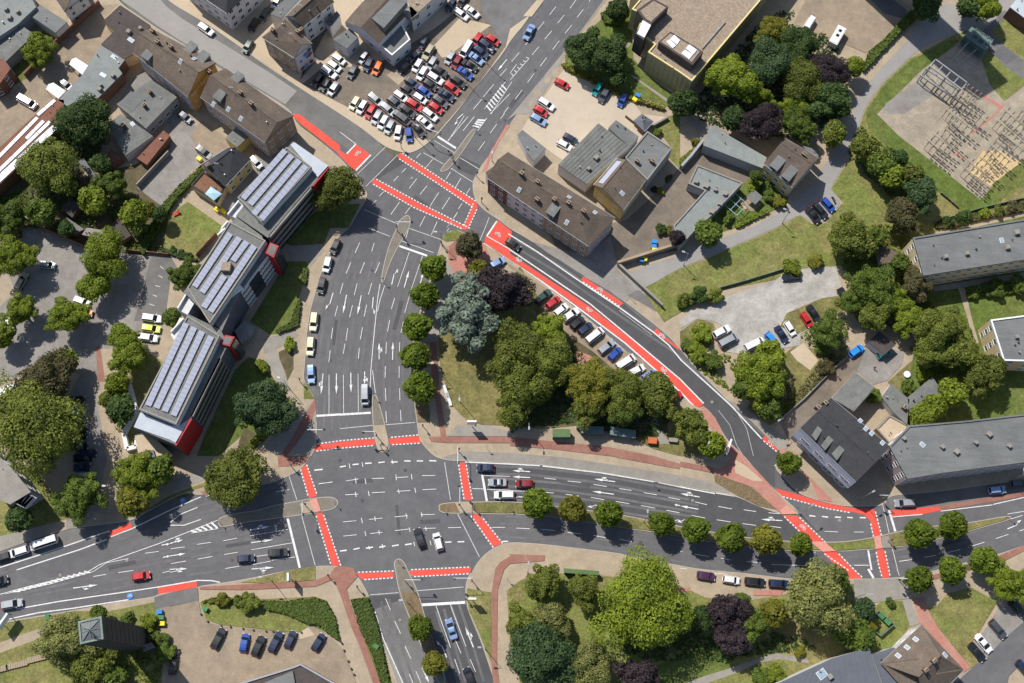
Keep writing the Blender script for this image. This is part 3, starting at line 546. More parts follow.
dash('42:0,66 35,60 42:75,52 112,48 42:150,45 190,42 42:230,40 268,36 42:305,37 345,35 42:385,30 423,30 42:460,30 498,30 42:535,28 577,30 41:865,85 915,80', .3)
dash('42:0,570 40,565 42:80,560 118,552 42:155,553 198,546 42:235,547 272,540 42:312,540 352,533 42:390,532 430,526 42:630,517 668,515 42:705,515 745,513 42:970,513 1008,511', .3)
dash('42:35,150 110,138 42:190,135 265,133 42:335,130 410,125 42:492,118 570,117 42:32,233 110,228 42:190,220 270,216 42:340,212 422,207 42:495,202 578,198 42:18,395 98,388 42:175,380 255,372 42:328,365 408,357 42:485,352 568,350 42:20,480 100,472 42:180,465 255,457 42:330,447 412,438 42:500,435 575,432 42:648,430 725,428 42:910,428 990,428 42:790,195 870,198 42:880,200 1019,205 41:895,165 972,157')
for s in ('92,130 97,165', '150,135 156,168', '428,108 432,140', '335,110 338,145', '92,215 97,245', '170,210 175,240', '350,200 355,225', '448,190 454,220', '128,372 135,402', '208,362 212,390', '395,345 402,375', '488,338 492,365', '150,452 155,480', '232,445 237,470', '415,428 420,455', '512,425 517,448', '172,540 178,560', '252,528 258,555', '442,515 448,540', '540,508 546,535', '312,22 318,48', '55,45 60,75', '132,38 138,65'): line('42:' + s, .16, 'white_paint', 'cross_mark')
dash('43:205,132 275,140 43:345,150 425,158 43:500,170 580,183 43:655,195 728,207 43:802,220 880,233 43:950,248 1019,262 43:185,215 262,222 43:335,230 412,240 43:485,248 565,262 43:635,272 715,286 43:785,297 870,312 43:938,325 1015,340 43:0,208 110,212 43:38,432 118,436 43:190,440 268,447 43:345,458 425,467 43:500,476 575,490 43:655,498 730,513')
dash('44:90,275 162,292 44:230,302 310,317 44:382,322 455,333 44:68,355 150,372 44:220,382 302,395 44:375,405 455,416 44:90,588 175,603 44:245,612 305,623 44:400,632 490,640 44:0,570 15,573 44:535,420 605,430 44:530,340 600,346', .14)
dash('44:775,357 812,362 44:850,362 888,367 44:928,366 965,368 44:1002,368 1035,370 45:35,370 70,370', .3)
dash('44:868,452 948,455 45:0,456 58,456 45:270,632 350,620 45:420,608 492,595 45:565,578 637,560 45:705,540 782,517 45:850,495 925,470 45:990,450 1030,437 45:920,348 1019,332 45:940,378 1012,356')
dash('52:272,175 303,248 52:328,312 363,388 52:390,462 425,538 52:415,628 440,690 52:455,612 485,683 52:688,418 725,505 52:687,540 718,628 52:780,540 812,615', .13)
dash('54:200,25 290,32 54:0,-5 40,0', .12)
dash('23:730,105 830,82 23:750,150 840,122', .12)
for s in ('960,228 980,245', '950,285 975,298', '930,345 958,352', '915,400 940,410', '895,455 925,465'): line('20:' + s, .12, 'white_paint', 'bay_mark'); 
line('20:235,125 215,185', .15, 'white_paint', 'bay_mark')
for s in ('55:870,245 955,345', '55:790,340 880,432', '55:735,395 825,490', '55:955,295 975,315', '55:940,350 925,360'): line(s, .1, 'white_paint', 'bay_mark')
# hatched zones
def hatch(s, n, w=.3):
    q = px(s); b = MB()  # q0,q1 one edge; q3,q2 other edge
    _r[0] += .0002
    for i in range(n):
        t = (i + .5) / n; a = (q[0][0] + (q[1][0] - q[0][0]) * t, q[0][1] + (q[1][1] - q[0][1]) * t); t2 = min(1, t + .5 / n)
        c = (q[3][0] + (q[2][0] - q[3][0]) * t2, q[3][1] + (q[2][1] - q[3][1]) * t2); stripe([a, c], w, b=b, z=_r[0])
    b.build('hatch_marking', 'white_paint', road)['kind'] = 'stuff'
hatch('12:830,30 795,75 835,80 880,25', 4, .45); line('12:830,30 795,75'); line('12:880,25 825,100')
hatch('02:975,500 870,640 905,665 1010,520', 8, .35); line('02:1000,480 865,655', .14); line('02:1030,490 905,683', .14)
hatch('41:110,455 260,390 285,432 130,460', 5, .4); line('41:130,462 290,435', .14)
hatch('50:60,140 520,10 540,22 90,142', 14, .35); line('50:30,150 300,90 560,15 40:640,640 770,615', .13)
hatch('03:0,450 105,335 115,350 0,475', 6, .2)
# arrows
def arrow(s, kind='straight', sc=1.0):
    """tail and tip of a lane arrow"""
    (a, b) = px(s); p = P(*a); q = P(*b); d = (q - p); l = d.length; d.normalize(); n = Vector((-d.y, d.x, 0)); _r[0] += .0002; z = Vector((0, 0, _r[0])); b = MB()
    f = lambda x, y: p + d * x + n * y + z
    hl = min(2.0, l * .4)
    if kind in ('straight', 'left', 'right', 'sl', 'sr'):
        b.face([f(0, -.11), f(l - hl, -.11), f(l - hl, .11), f(0, .11)])
    if kind in ('straight', 'sl', 'sr'): b.face([f(l - hl, -.32), f(l, 0), f(l - hl, .32)])
    if kind in ('left', 'sl', 'right', 'sr'):
        k = 1 if kind in ('left', 'sl') else -1; x = l - hl if kind in ('left', 'right') else l * .35
        v = [f(x - .3, 0), f(x + .55, .5 * k), f(x + .8, .5 * k), f(x, .0)]; b.face(v if k < 0 else v[::-1])
        v = [f(x + .4, .75 * k), f(x + 1.5, .62 * k), f(x + .75, .22 * k)]; b.face(v if k < 0 else v[::-1])
    b.build('lane_arrow', 'white_paint', road)
for s, k in (('22:40,402 18,515', 'straight'), ('22:128,405 105,522', 'straight'), ('22:200,415 190,528', 'left'), ('21:978,390 945,502', 'right'), ('22:310,340 335,235', 'right'), ('22:385,358 415,255', 'straight'), ('22:482,335 498,270', 'straight'), ('32:235,105 235,5', 'sr'), ('32:315,108 318,0', 'straight'), ('32:65,185 67,305', 'straight'), ('32:148,178 148,255', 'sl'), ('31:918,190 905,315', 'sr'), ('31:998,190 998,315', 'straight'),
             ('41:487,520 620,502', 'straight'), ('41:480,445 600,422', 'sl'), ('41:490,678 625,668', 'sr'), ('41:0,525 80,502', 'sl'), ('41:0,600 95,585', 'straight'), ('41:0,680 105,676', 'sr'), ('40:970,535 1019,527', 'straight'), ('40:978,608 1019,600', 'straight'), ('50:440,115 590,95', 'sr'),
             ('43:630,155 505,138', 'sr'), ('43:622,230 492,212', 'straight'), ('43:530,300 490,292', 'left'), ('43:120,95 15,88', 'sr'), ('43:120,130 15,125', 'straight'), ('43:90,248 15,242', 'left'), ('44:118,247 0,225', 'sr'), ('44:110,320 0,300', 'straight'), ('44:55,385 0,380', 'left'), ('44:612,388 485,380', 'sr'), ('43:1019,298 985,292', 'straight'), ('43:1019,388 985,380', 'left'), ('45:918,438 1012,398', 'left'),
             ('52:640,530 592,415', 'left'), ('52:800,470 750,345', 'sr'), ('12:738,0 676,58', 'left'), ('02:1000,358 945,425', 'straight'), ('52:492,592 535,683', 'straight')): arrow(s, k)
# bicycle pictograms on the red lanes
def bike(s, m_='worn_paint', sc=1.0):
    u, v, a = s; z = _r[0] = max(_r[0] + .0002, .15); c = P(u, v, z); w = ang_world(u, v, a); M_ = Matrix.Translation(c) @ Matrix.Rotation(w, 4, 'Z') @ Matrix.Scale(sc, 4); b = MB()
    def ring(x, y, r):
        for i in range(10):
            t0 = i * .6283; t1 = t0 + .6283; b.face([M_ @ Vector((x + math.cos(t) * q, y + math.sin(t) * q, 0)) for t, q in ((t0, r - .08), (t0, r + .04), (t1, r + .04), (t1, r - .08))])
    def seg(x0, y0, x1, y1):
        d = Vector((x1 - x0, y1 - y0, 0)).normalized(); n = Vector((-d.y, d.x, 0)) * .05; p = Vector((x0, y0, 0)); q = Vector((x1, y1, 0)); b.face([M_ @ (p - n), M_ @ (q - n), M_ @ (q + n), M_ @ (p + n)])
    ring(-.55, 0, .36); ring(.55, 0, .36)
    for q in ((-.55, 0, -.2, .55), (-.2, .55, .4, .55), (.4, .55, 0, 0), (0, 0, -.55, 0), (0, 0, -.2, .55), (.4, .55, .55, 0), (.35, .75, .55, .75), (-.35, .65, -.05, .65)): seg(*q)
    b.build('bicycle_symbol', m_, road)
for s in ((358, 153.5, -35), (498, 234.5, 35), (519, 259.5, 215), (589.5, 309.5, 215), (600, 290, 35), (662, 336, 40), (664, 369.5, 220), (771, 443, 38), (802.7, 527.5, 45)): bike(s, 'white_paint', .85)
for u, v in ((130, 595.8), (182.8, 500.5)):          # blue bicycle-lane roundels on the road
    b = MB(); c = P(u, v, .14); b.face([c + Vector((math.cos(i * .3927), math.sin(i * .3927), 0)) * .7 for i in range(16)]); b.build('blue_roundel', 'blue_paint', road); bike((u, v, -8), 'white_paint', .5)
for u, v in ((412, 178), (477.5, 234), (692.5, 500.5), (839.5, 520.5), (712, 402), (490, 92), (618.5, 309), (263.5, 572.8), (126.8, 560.3), (362, 500), (405, 470), (340, 460), (232, 560), (560, 528), (640, 500), (535, 70), (505, 120), (455, 640), (400, 620), (655, 345), (735, 415), (330, 360), (372, 270), (60, 575), (870, 545), (960, 520)):
    b = MB(); c = P(u, v, .1); b.prism([c + Vector((math.cos(i * .5236), math.sin(i * .5236), 0)) * .36 for i in range(12)], .05, .11); b.build('manhole_cover', 'concrete' if v > 560 or u in (412, 692.5, 839.5, 712) else 'asphalt_patch', road)
# ---------------------------------------------------------------- BUILDINGS
def unit_window():
    b = MB(); f = .07
    b.box(-.5, 0, 0, .5, .06, f); b.box(-.5, 0, 1 - f, .5, .06, 1); b.box(-.5, 0, f, -.5 + f, .06, 1 - f); b.box(.5 - f, 0, f, .5, .06, 1 - f); b.box(-.03, 0, f, .03, .05, 1 - f)
    b.face([(-.5 + f, .02, f), (-.5 + f, .02, 1 - f), (.5 - f, .02, 1 - f), (.5 - f, .02, f)], 1)
    b.box(-.55, 0, -.06, .55, .12, 0)
    return b.mesh('window', ['trim_white', 'pane'])
WIN = unit_window()
def place_window(par, off, p, n, z, w, h):
    """window standing on a wall at p with outward normal n"""
    o = new('window', WIN, par); o.location = (p.x - off.x, p.y - off.y, z - off.z)
    o.rotation_euler = (0, 0, math.atan2(n.y, n.x) - math.pi / 2); o.scale = (w, 1, h); return o
def facade(par, off, poly, h, floors, pitch=2.6, w=1.2, hh=1.45, z0=1.0, edges=None, lift=.0):
    n = len(poly); ar = sum(poly[i].x * poly[(i + 1) % n].y - poly[(i + 1) % n].x * poly[i].y for i in range(n)); sg = 1 if ar > 0 else -1
    for i in range(n):
        a, b = poly[i], poly[(i + 1) % n]; d = Vector((b.x - a.x, b.y - a.y)); L_ = d.length
        if L_ < 2.5: continue
        d /= L_; nn = Vector((d.y, -d.x)) * sg; mid = (a + b) / 2
        if (Vector((CAMP.x - mid.x, CAMP.y - mid.y))).dot(nn) < 5: continue
        if edges is not None and i not in edges: continue
        k = max(1, int(L_ / pitch)); fh = h / floors
        for f in range(floors):
            for j in range(k):
                t = (j + .5) / k * L_
                place_window(par, off, Vector((a.x + d.x * t + nn.x * lift, a.y + d.y * t + nn.y * lift)), nn, f * fh + z0, w, min(hh, fh - 1.1))
BLD = {}
def building(name, label, eaves, h, roof='flat', hr=None, wall='wall_cream', rm='roof_brown', inset=(0, 0), rfrac=.5, floors=0, cat='house', rim=None, group=None,
             chim='', sky='', vent='', dormer='', endwall=None, pitch=2.6, over=.3, win=1.2, edges=None, skysize=(.9, 1.2), ventmat='concrete', chimh=1.3):
    q = pts(eaves, h); c = sum(q, Vector()) / len(q); off = Vector((c.x, c.y, 0)); n = len(q)
    t = thing(name, label, cat, off, 0, group)
    ar = sum(q[i].x * q[(i + 1) % n].y - q[(i + 1) % n].x * q[i].y for i in range(n))
    ins = offset_poly(q, over if roof != 'flat' else .03)
    w = MB(); rb = MB()
    if roof == 'flat':
        w.prism(ins, 0, h - .25); w.build('wall', wall, t, None, off)
        rb.prism(q, h - .25, h); rb.build('roof', [rm], t, None, off)
        if rim:
            r2 = offset_poly(q, .35); k = MB()
            for i in range(n):
                j = (i + 1) % n; a, b, d, e = q[i], q[j], r2[j], r2[i]
                for z_ in (h + .32,): k.face([(a.x, a.y, z_), (b.x, b.y, z_), (d.x, d.y, z_), (e.x, e.y, z_)])
                k.face([(a.x, a.y, h - .3), (b.x, b.y, h - .3), (b.x, b.y, h + .32), (a.x, a.y, h + .32)]); k.face([(e.x, e.y, h), (d.x, d.y, h), (d.x, d.y, h + .32), (e.x, e.y, h + .32)])
            k.build('parapet', rim, t, None, off)
        ax = (q[1] - q[0]).to_2d().normalized()
    else:
        a, b, c_, d = q; r1 = a.lerp(d, rfrac); r2 = b.lerp(c_, rfrac); ax3 = (r2 - r1); L_ = ax3.length; ax3.normalize(); ax = ax3.to_2d()
        r1 = r1 + ax3 * inset[0]; r2 = r2 - ax3 * inset[1]; r1.z = r2.z = hr
        w.prism(ins, 0, h - .12); 
        ia, ib, ic, id_ = ins; ir1 = ia.lerp(id_, rfrac); ir2 = ib.lerp(ic, rfrac)
        ew = MB()
        for fl, (e1, e2, rr) in ((inset[0], (id_, ia, ir1)), (inset[1], (ib, ic, ir2))):
            if fl < .2: ew.face([(e1.x, e1.y, h - .12), (e2.x, e2.y, h - .12), (rr.x, rr.y, hr - .2)])
        if ew.f and not endwall: w.v += ew.v; w.f += [tuple(i + len(w.v) - len(ew.v) for i in f) for f in ew.f]; w.m += ew.m
        w.build('wall', wall, t, None, off)
        if endwall:
            for fl, (e1, e2, rr) in ((inset[0], (id_, ia, ir1)), (inset[1], (ib, ic, ir2))):
                if fl < .2:
                    nn = ax3 * (.06 if e1 is ib else -.06); k = MB()
                    k.face([(e1.x + nn.x, e1.y + nn.y, 0), (e2.x + nn.x, e2.y + nn.y, 0), (e2.x + nn.x, e2.y + nn.y, h - .1), (rr.x + nn.x, rr.y + nn.y, hr - .15), (e1.x + nn.x, e1.y + nn.y, h - .1)]); k.build('gable_wall', endwall, t, None, off)
        for f in ([a, b, r2, r1], [c_, d, r1, r2], [d, a, r1], [b, c_, r2]):
            if len(f) == 3 and ((f[0] is d and inset[0] < .2) or (f[0] is b and inset[1] < .2)): continue
            rb.face(f)
            rb.face([Vector((p.x, p.y, p.z - .22)) for p in f][::-1])
        for p, s in ((a, b), (b, c_), (c_, d), (d, a)):
            rb.face([(p.x, p.y, h - .22), (s.x, s.y, h - .22), (s.x, s.y, h), (p.x, p.y, h)])
        for fl, seq in ((inset[0], (d, r1, a)), (inset[1], (b, r2, c_))):
            if fl < .2:
                for p, s in zip(seq, seq[1:]): rb.face([(p.x, p.y, p.z - .22), (s.x, s.y, s.z - .22), s, p])
        rb.build('roof', [rm], t, None, off)
        k = MB(); k.bar(r1 + Vector((0, 0, .03)), r2 + Vector((0, 0, .03)), .11, n=5); k.build('ridge', rm, t, None, off)
    # things standing on the roof: find the roof under each photo pixel
    bv = BVHTree.FromPolygons([(x + off.x, y + off.y, z) for x, y, z in rb.v], [f for f in rb.f])
    def hit(u, v):
        r = bv.ray_cast(CAMP, ray(u, v)); 
        if r[0] is None:
            g_ = P(u, v, h); return g_, Vector((0, 0, 1))
        nn = r[1] if r[1].z > 0 else -r[1]; return r[0], nn
    rz = math.atan2(ax.y, ax.x); rr = random.Random(len(label) * 7 + int(q[0].x))
    if roof != 'flat':   # gutters along the eaves and small pipes through the tiles
        for p, s in ((q[0], q[1]), (q[2], q[3])): k = MB(); k.bar(p + Vector((0, 0, -.05)), s + Vector((0, 0, -.05)), .09, n=5); k.build('gutter', 'metal_grey', t, None, off)
    elif n == 4 and (q[1] - q[0]).length > 5:   # welded joints of the roofing felt
        k = MB(); m_ = max(3, int((q[1] - q[0]).length / 1.6))
        for i in range(1, m_): k.bar(q[0].lerp(q[1], i / m_), q[3].lerp(q[2], i / m_), .025)
        k.build('roof_joint', rm, t, None, off)['kind'] = 'stuff'
    for i in range(2 + int((q[1] - q[0]).length / 7)):
        f, g_ = rr.uniform(.1, .9), rr.uniform(.15, .85); p = q[0].lerp(q[1], f).lerp(q[-1].lerp(q[2], f), g_); hh = bv.ray_cast(Vector((p.x, p.y, 60)), Vector((0, 0, -1)))[0]
        if hh is None: continue
        k = MB(); w_ = rr.uniform(.08, .2); k.bar(hh - off - Vector((0, 0, .1)), hh - off + Vector((0, 0, rr.uniform(.35, .8))), w_, 0, 7); k.build('vent_pipe', rr.choice(['metal_grey', 'trim_dark', 'metal_dark', 'concrete']), t)
    if floors and roof != 'flat' and rr.random() < .8:   # aerial on the ridge
        f = rr.uniform(.2, .8); p = (q[0].lerp(q[1], f) + q[3].lerp(q[2], f)) / 2; hh = bv.ray_cast(Vector((p.x, p.y, 60)), Vector((0, 0, -1)))[0]
        if hh is not None:
            k = MB(); a0 = hh - off; k.bar(a0, a0 + Vector((0, 0, 2.2)), .035)
            for z_ in (1.6, 1.85, 2.1): k.bar(a0 + Vector((-.5, 0, z_)), a0 + Vector((.5, 0, z_)), .02)
            k.build('aerial', 'metal_grey', t)
    for u, v in px(chim):
        p, _ = hit(u, v); M_ = Matrix.Translation((p.x - off.x, p.y - off.y, p.z)) @ Matrix.Rotation(rz, 4, 'Z'); k = MB()
        k.box(-.45, -.35, -.8, .45, .35, chimh, 0, M_); k.box(-.48, -.38, chimh, .48, .38, chimh + .1, 1, M_)
        for x_ in (-.2, .2): k.bar(M_ @ Vector((x_, 0, chimh + .1)), M_ @ Vector((x_, 0, chimh + .45)), .13, 2, 6)
        k.build('chimney', ['wall_brick', 'wall_tan', 'trim_dark'], t)
    def framed(nm, lst, sz, mats, up=.1):
        for u, v in px(lst):
            p, nn = hit(u, v); xd = Vector((ax.x, ax.y, 0)); xd = (xd - nn * xd.dot(nn)).normalized(); yd = nn.cross(xd); M_ = Matrix((xd, yd, nn)).transposed().to_4x4(); M_.translation = p - off
            k = MB(); x_, y_ = sz[0] / 2, sz[1] / 2; k.box(-x_, -y_, -.05, x_, y_, up, 0, M_); k.box(-x_ + .1, -y_ + .1, up, x_ - .1, y_ - .1, up + .03, 1, M_); k.build(nm, mats, t)
    framed('skylight', sky, skysize, ['trim_white', 'glass_pale'])
    for u, v in px(vent):
        p, nn = hit(u, v); M_ = Matrix.Translation(p - off) @ Matrix.Rotation(rz, 4, 'Z'); k = MB(); s_ = rnd.uniform(.35, .6); k.box(-s_, -s_, -.1, s_, s_, .5, 0, M_); k.bar(M_ @ Vector((0, 0, .5)), M_ @ Vector((0, 0, .85)), s_ * .7, 1, 8); k.box(-s_, -s_, .85, s_, s_, .95, 0, M_); k.build('roof_vent', [ventmat, 'metal_grey'], t)
    for i, (u, v) in enumerate(px(dormer)):
        p, nn = hit(u, v); dn = Vector((nn.x, nn.y)); dn = dn.normalized() if dn.length > .05 else Vector((-ax.y, ax.x)); M_ = Matrix.Translation((p.x - off.x, p.y - off.y, p.z)) @ Matrix.Rotation(math.atan2(dn.y, dn.x) - math.pi / 2, 4, 'Z')
        k = MB(); k.box(-1.0, -1.9, -1.2, 1.0, 1.1, .75, 0, M_); k.build('dormer', 'wall_grey', t); k = MB(); k.face([M_ @ Vector(q_) for q_ in ((-1.15, 1.3, .78), (1.15, 1.3, .78), (1.15, -2.4, 1.05), (-1.15, -2.4, 1.05))]); k.box(-1.15, 1.2, .68, 1.15, 1.3, .77, 0, M_); k.build('dormer_roof', 'roof_slate' if 'olive' not in label else 'roof_grey', t)
        k = MB(); k.box(-.75, 1.1, -.45, .75, 1.14, .55, 0, M_); k.build('dormer_window', 'pane', t)
    if floors: facade(t, off, ins, h, floors, pitch, win, edges=edges)
    BLD[name + label[:12]] = (t, off, hit, rz); return t, off, hit, rz
def part_box(t, off, s, z0, z1, name, m_, rim=None):
    """extra storey, annex or slab of a building: traced outline at its top"""
    q = pts(s, z1); b = MB(); b.prism(q, z0, z1); o = b.build(name, m_, t, None, off); return q, o
H = building
# --- top-left block
H('industrial_hall', 'low hall with pale grey flat roof filling the top left corner', 'p:-14,-14 26,-14 36,7 18,24 0,36 -14,46', 5.5, wall='wall_grey', rm='roof_greygreen', cat='hall', vent='00:40,60 110,75 60,110')
H('garage', 'dark flat-roofed garage below the pale hall at the left edge', '00:-60,260 65,185 150,258 35,368 -60,440', 4, wall='wall_grey', rm='roof_slate', cat='garage')
H('garage', 'small light grey garage roof beside the shrubby garden', '00:68,185 112,140 206,206 152,260', 4.2, wall='wall_grey', rm='roof_grey', cat='garage')
H('townhouse', 'white rendered townhouse with small dark windows and brown gable at top edge', '00:240,-140 385,72 520,-30 400,-230', 7, 'gable', 10, wall='wall_white', rm='roof_brown', floors=3, pitch=2.2, win=.9)
H('house_annex', 'grey flat-roofed annex in front of the white townhouse', '00:180,92 240,28 402,132 332,196', 4.5, wall='wall_white', rm='roof_grey', cat='annex')
H('brick_house', 'red brick house cut by the left edge of the photo', '00:-60,360 22,352 62,412 0,500 -60,530', 5.5, wall='wall_brick', rm='roof_red', floors=2)
H('bungalow', 'dark brown flat-roofed low building on the diagonal street at top left', '00:720,30 900,150 825,300 800,325 740,355 605,265 685,185 620,122', 4.5, wall='wall_cream', rm='roof_bitumen', cat='building', sky='00:785,240', skysize=(1.7, 1), vent='00:845,175 775,195')
H('workshop_hall', 'grey flat-roofed workshop hall with two white skylights', '00:605,270 748,358 710,408 733,440 580,595 480,690 350,600 490,452', 4.5, wall='wall_brick', rm='roof_greygreen', cat='hall', sky='00:685,343 618,450', skysize=(1.7, .9), vent='00:680,458 605,515 600,540')
# long shed with rows of white roof lights
t, off, hit, rz = H('storage_shed', 'long brown shed roofed with stripes of white roof panels', '00:320,588 385,600 10:368,68 0,420 -100,500 -100,300 0,200 215,0', 4.5, wall='timber', rm='roof_red', cat='shed')
for r_, (s) in enumerate(('10:225,20 -20,270', '10:262,40 -20,330', '10:300,45 -20,352', '10:328,68 -20,390', '10:360,62 -20,415', '00:330,598 225,690')):
    (a, b_) = pts(s, 4.62); d = b_ - a; L_ = d.length; d.normalize(); nn = Vector((-d.y, d.x, 0)); k = 0; x = 0
    while x < L_ - 1:
        l_ = min(rnd.choice((3, 4, 4, 5)), L_ - x)
        if rnd.random() > .06:
            m_ = MB(); c = a + d * (x + l_ / 2); M_ = Matrix.Translation(c - off) @ Matrix.Rotation(math.atan2(d.y, d.x), 4, 'Z'); m_.box(-l_ / 2 + .06, -.42, -.1, l_ / 2 - .06, .42, .06, 0, M_); m_.build('roof_panel', 'panel_white', t)
        x += l_
t_ = H('apartment_house', 'brown-roofed apartment house with an ochre gable at its lower end', 'p:151,28 216,62.5 188,97 133,53', 9, 'gable', 12.5, wall='wall_pink', rm='roof_brown', endwall='wall_ochre', floors=3, chim='00:920,195 950,262 01:10,290', sky='01:62,368 145,352 40,460', dormer='01:130,290 205,345 00:890,335')
H('apartment_house', 'longer brown-roofed apartment house next to the ochre gable, tan end wall', 'p:226,68 294,115.5 265,143 200,97', 9, 'gable', 12.5, wall='wall_pink', rm='roof_brown', endwall='wall_tan', floors=3, chim='01:425,565 240,440 490,630', sky='11:425,28 01:350,655 260,625', dormer='01:410,470 300,580')
H('yellow_house', 'yellow house with dark two-tone roof above a roof terrace', '11:335,430 487,268 345,202 180,306', 6, 'gable', 8.5, wall='wall_yellow', rm='roof_dark', floors=2, rfrac=.62, chim='11:232,315', pitch=2.2)
t, off, hit, rz = H('terrace_annex', 'flat roof terrace with wooden deck on the yellow house end', '11:125,430 200,345 332,432 282,532', 3.3, wall='wall_cream', rm='timber', cat='annex', rim='trim_dark')
H('garage', 'small grey flat garage behind the tan-ended apartment house', '11:330,145 402,75 482,125 402,200', 4, wall='wall_yellow', rm='roof_slate', cat='garage')
t, off, hit, rz = H('back_building', 'grey-roofed back building with a pale roof patch between yards', 'p:116.5,104 151,79.5 177,97 146,128.5', 4.5, wall='wall_grey', rm='roof_slate', cat='building', floors=1, chim='00:905,560 870,640')
part_box(t, off, '00:785,545 860,595 795,668 712,620', 4.5, 4.56, 'roof_patch', 'roof_grey')
H('back_building', 'lower worn grey flat roof below the other back building', 'p:107,124 121,114 153,136 125,156', 3.5, wall='wall_white', rm='roof_slate', cat='building', chim='10:745,75', sky='10:795,60')
H('garden_shed', 'reddish shed roof along the narrow yard wall', '10:820,265 980,98 1019,130 880,305', 2.8, wall='timber', rm='roof_red', cat='shed')
H('garden_shed', 'rusty orange lean-to roof below the worn grey roof', '10:608,258 668,215 730,260 670,312', 2.6, wall='timber', rm='roof_red', cat='shed')
H('garden_shed', 'long weathered grey shed among the gardens', '10:470,285 500,262 582,382 562,415', 2.6, wall='timber', rm='roof_grey', cat='shed')
H('garden_shed', 'dark square shed roof under the garden trees', '10:368,562 420,500 482,550 432,622', 2.6, wall='timber', rm='roof_bitumen', cat='shed')
H('garden_shed', 'whitish flat shed roof at the top of the parking court', '20:490,40 520,-2 632,15 602,62', 2.4, wall='timber', rm='concrete', cat='shed')
H('garden_shed', 'dark brown shed roof left of the square lawn', '20:640,10 715,-65 785,45 730,78', 2.6, wall='timber', rm='roof_bitumen', cat='shed')
H('garden_shed', 'pale shed roof behind the parking court wall', '10:375,640 400,620 505,690 440,720 360,690', 2.5, wall='timber', rm='roof_grey', cat='shed')
# --- top centre
H('apartment_block', 'white apartment block with dark hipped roof at the top edge', '01:60,-110 340,82 560,-130 300,-330', 8.5, 'hip', 12, wall='wall_white', rm='roof_dark', inset=(5, 5), floors=3, pitch=2.4)
t, off, hit, rz = H('corner_house', 'grey corner house with brown roof and painted white gable', '01:548,224 745,348 852,262 690,110', 8.5, 'gable', 11.5, wall='wall_tan', rm='roof_brown', endwall='wall_white', inset=(2.5, 0), floors=3, chim='01:620,190 770,200', pitch=2.4)
MURAL = (t, off)
H('house_annex', 'pale flat roof behind the house with the painted gable', '01:600,85 690,-10 780,-10 668,108', 6, wall='wall_white', rm='roof_grey', cat='annex')
H('townhouse', 'white house with reddish brown roof behind the painted gable', '01:800,162 985,12 880,-90 690,98', 8.5, 'gable', 11, wall='wall_white', rm='roof_brown', floors=3, pitch=2.4, chim='01:790,190')
H('house_annex', 'grey flat annex with white walls beside the dark garage forecourt', '01:975,235 02:60,165 110,222 40,292', 5, wall='wall_white', rm='roof_grey', cat='annex', floors=1)
H('house_annex', 'blue grey flat roof strip on the white house corner', '01:930,130 1000,65 02:0,90 01:960,165', 5, wall='wall_white', rm='seam_grey', cat='annex')
t, off, hit, rz = H('showroom', 'white dealership building with roof terrace and grey dormer slab', '02:100,155 312,336 422,240 370,140 560,-40 380,-150 150,-40', 5.5, wall='wall_white', rm='roof_grey', cat='showroom', rim='trim_white', floors=1, pitch=3)
def gable_part(t, off, s, z0, h, hr, wall, rm, rfrac=.5):
    a, b, c, d = pts(s, h); w = MB(); w.prism([a, b, c, d], z0, h - .05); r1 = a.lerp(d, rfrac); r2 = b.lerp(c, rfrac); r1.z = r2.z = hr
    w.face([d, a, r1]); w.face([b, c, r2]); w.build('upper_wall', wall, t, None, off); r = MB(); up = Vector((0, 0, .05))
    r.face([a + up, b + up, r2 + up, r1 + up]); r.face([c + up, d + up, r1 + up, r2 + up]); r.build('upper_roof', rm, t, None, off)
gable_part(t, off, '02:232,262 390,100 215,-80 30,132', 5.4, 7.5, 10, 'wall_white', 'roof_brown')
part_box(t, off, '02:190,110 310,-10 400,12 262,168', 8, 10.2, 'dormer_slab', 'roof_grey')
part_box(t, off, '02:372,72 425,38 470,80 425,112', 5.4, 7, 'roof_box', 'concrete')
H('white_building', 'white two-storey building with tan flat roof at the top edge', '02:430,108 560,-10 640,-80 470,-160 400,-20', 7, wall='wall_white', rm='roof_gravel', cat='building', floors=2, pitch=2.6)
# yellow block
t, off, hit, rz = H('yellow_block', 'large block with gravel roof and yellow parapet at the top', '03:825,315 1019,440 04:70,490 490,-5 p:790,-40 690,-80 632,-10 03:775,2 728,58 800,92 760,185 865,268', 9, wall='wall_olive', rm='roof_gravel', rim='trim_yellow', cat='building')
part_box(t, off, '03:890,252 962,188 04:140,310 75,390', 9, 12, 'penthouse', 'roof_bitumen'); q, _ = part_box(t, off, '03:905,250 962,200 04:120,308 70,372', 12, 12.15, 'penthouse_roof', 'roof_gravel')
part_box(t, off, '03:750,200 800,115 760,60 860,-10 950,40 850,140 800,240', 4, 12, 'stair_tower', 'roof_bitumen'); part_box(t, off, '03:815,112 780,65 862,5 935,45 845,130', 12, 12.15, 'stair_tower_roof', 'roof_gravel')
part_box(t, off, '03:762,200 795,120 845,150 805,225', 12, 12.3, 'stair_skylight', 'panel_white')
for s in ('03:935,248 960,235 995,272 975,288', '03:960,232 985,208 1019,240 1000,268', '04:8,318 30,298 78,325 55,355', '04:35,290 55,265 102,298 80,325'): part_box(t, off, s, 12.15, 12.4, 'roof_light', 'panel_white')
b = MB()
for i, f in enumerate((.2, .4, .6, .8)):
    a_, b_ = pts('03:905,300 04:10,385', 9.3); c = a_.lerp(b_, f); b.bar(c + Vector((-.5, .9, 0)), c + Vector((.3, -.6, 0)), .07)
b.build('roof_slats', 'metal_grey', t, None, off)
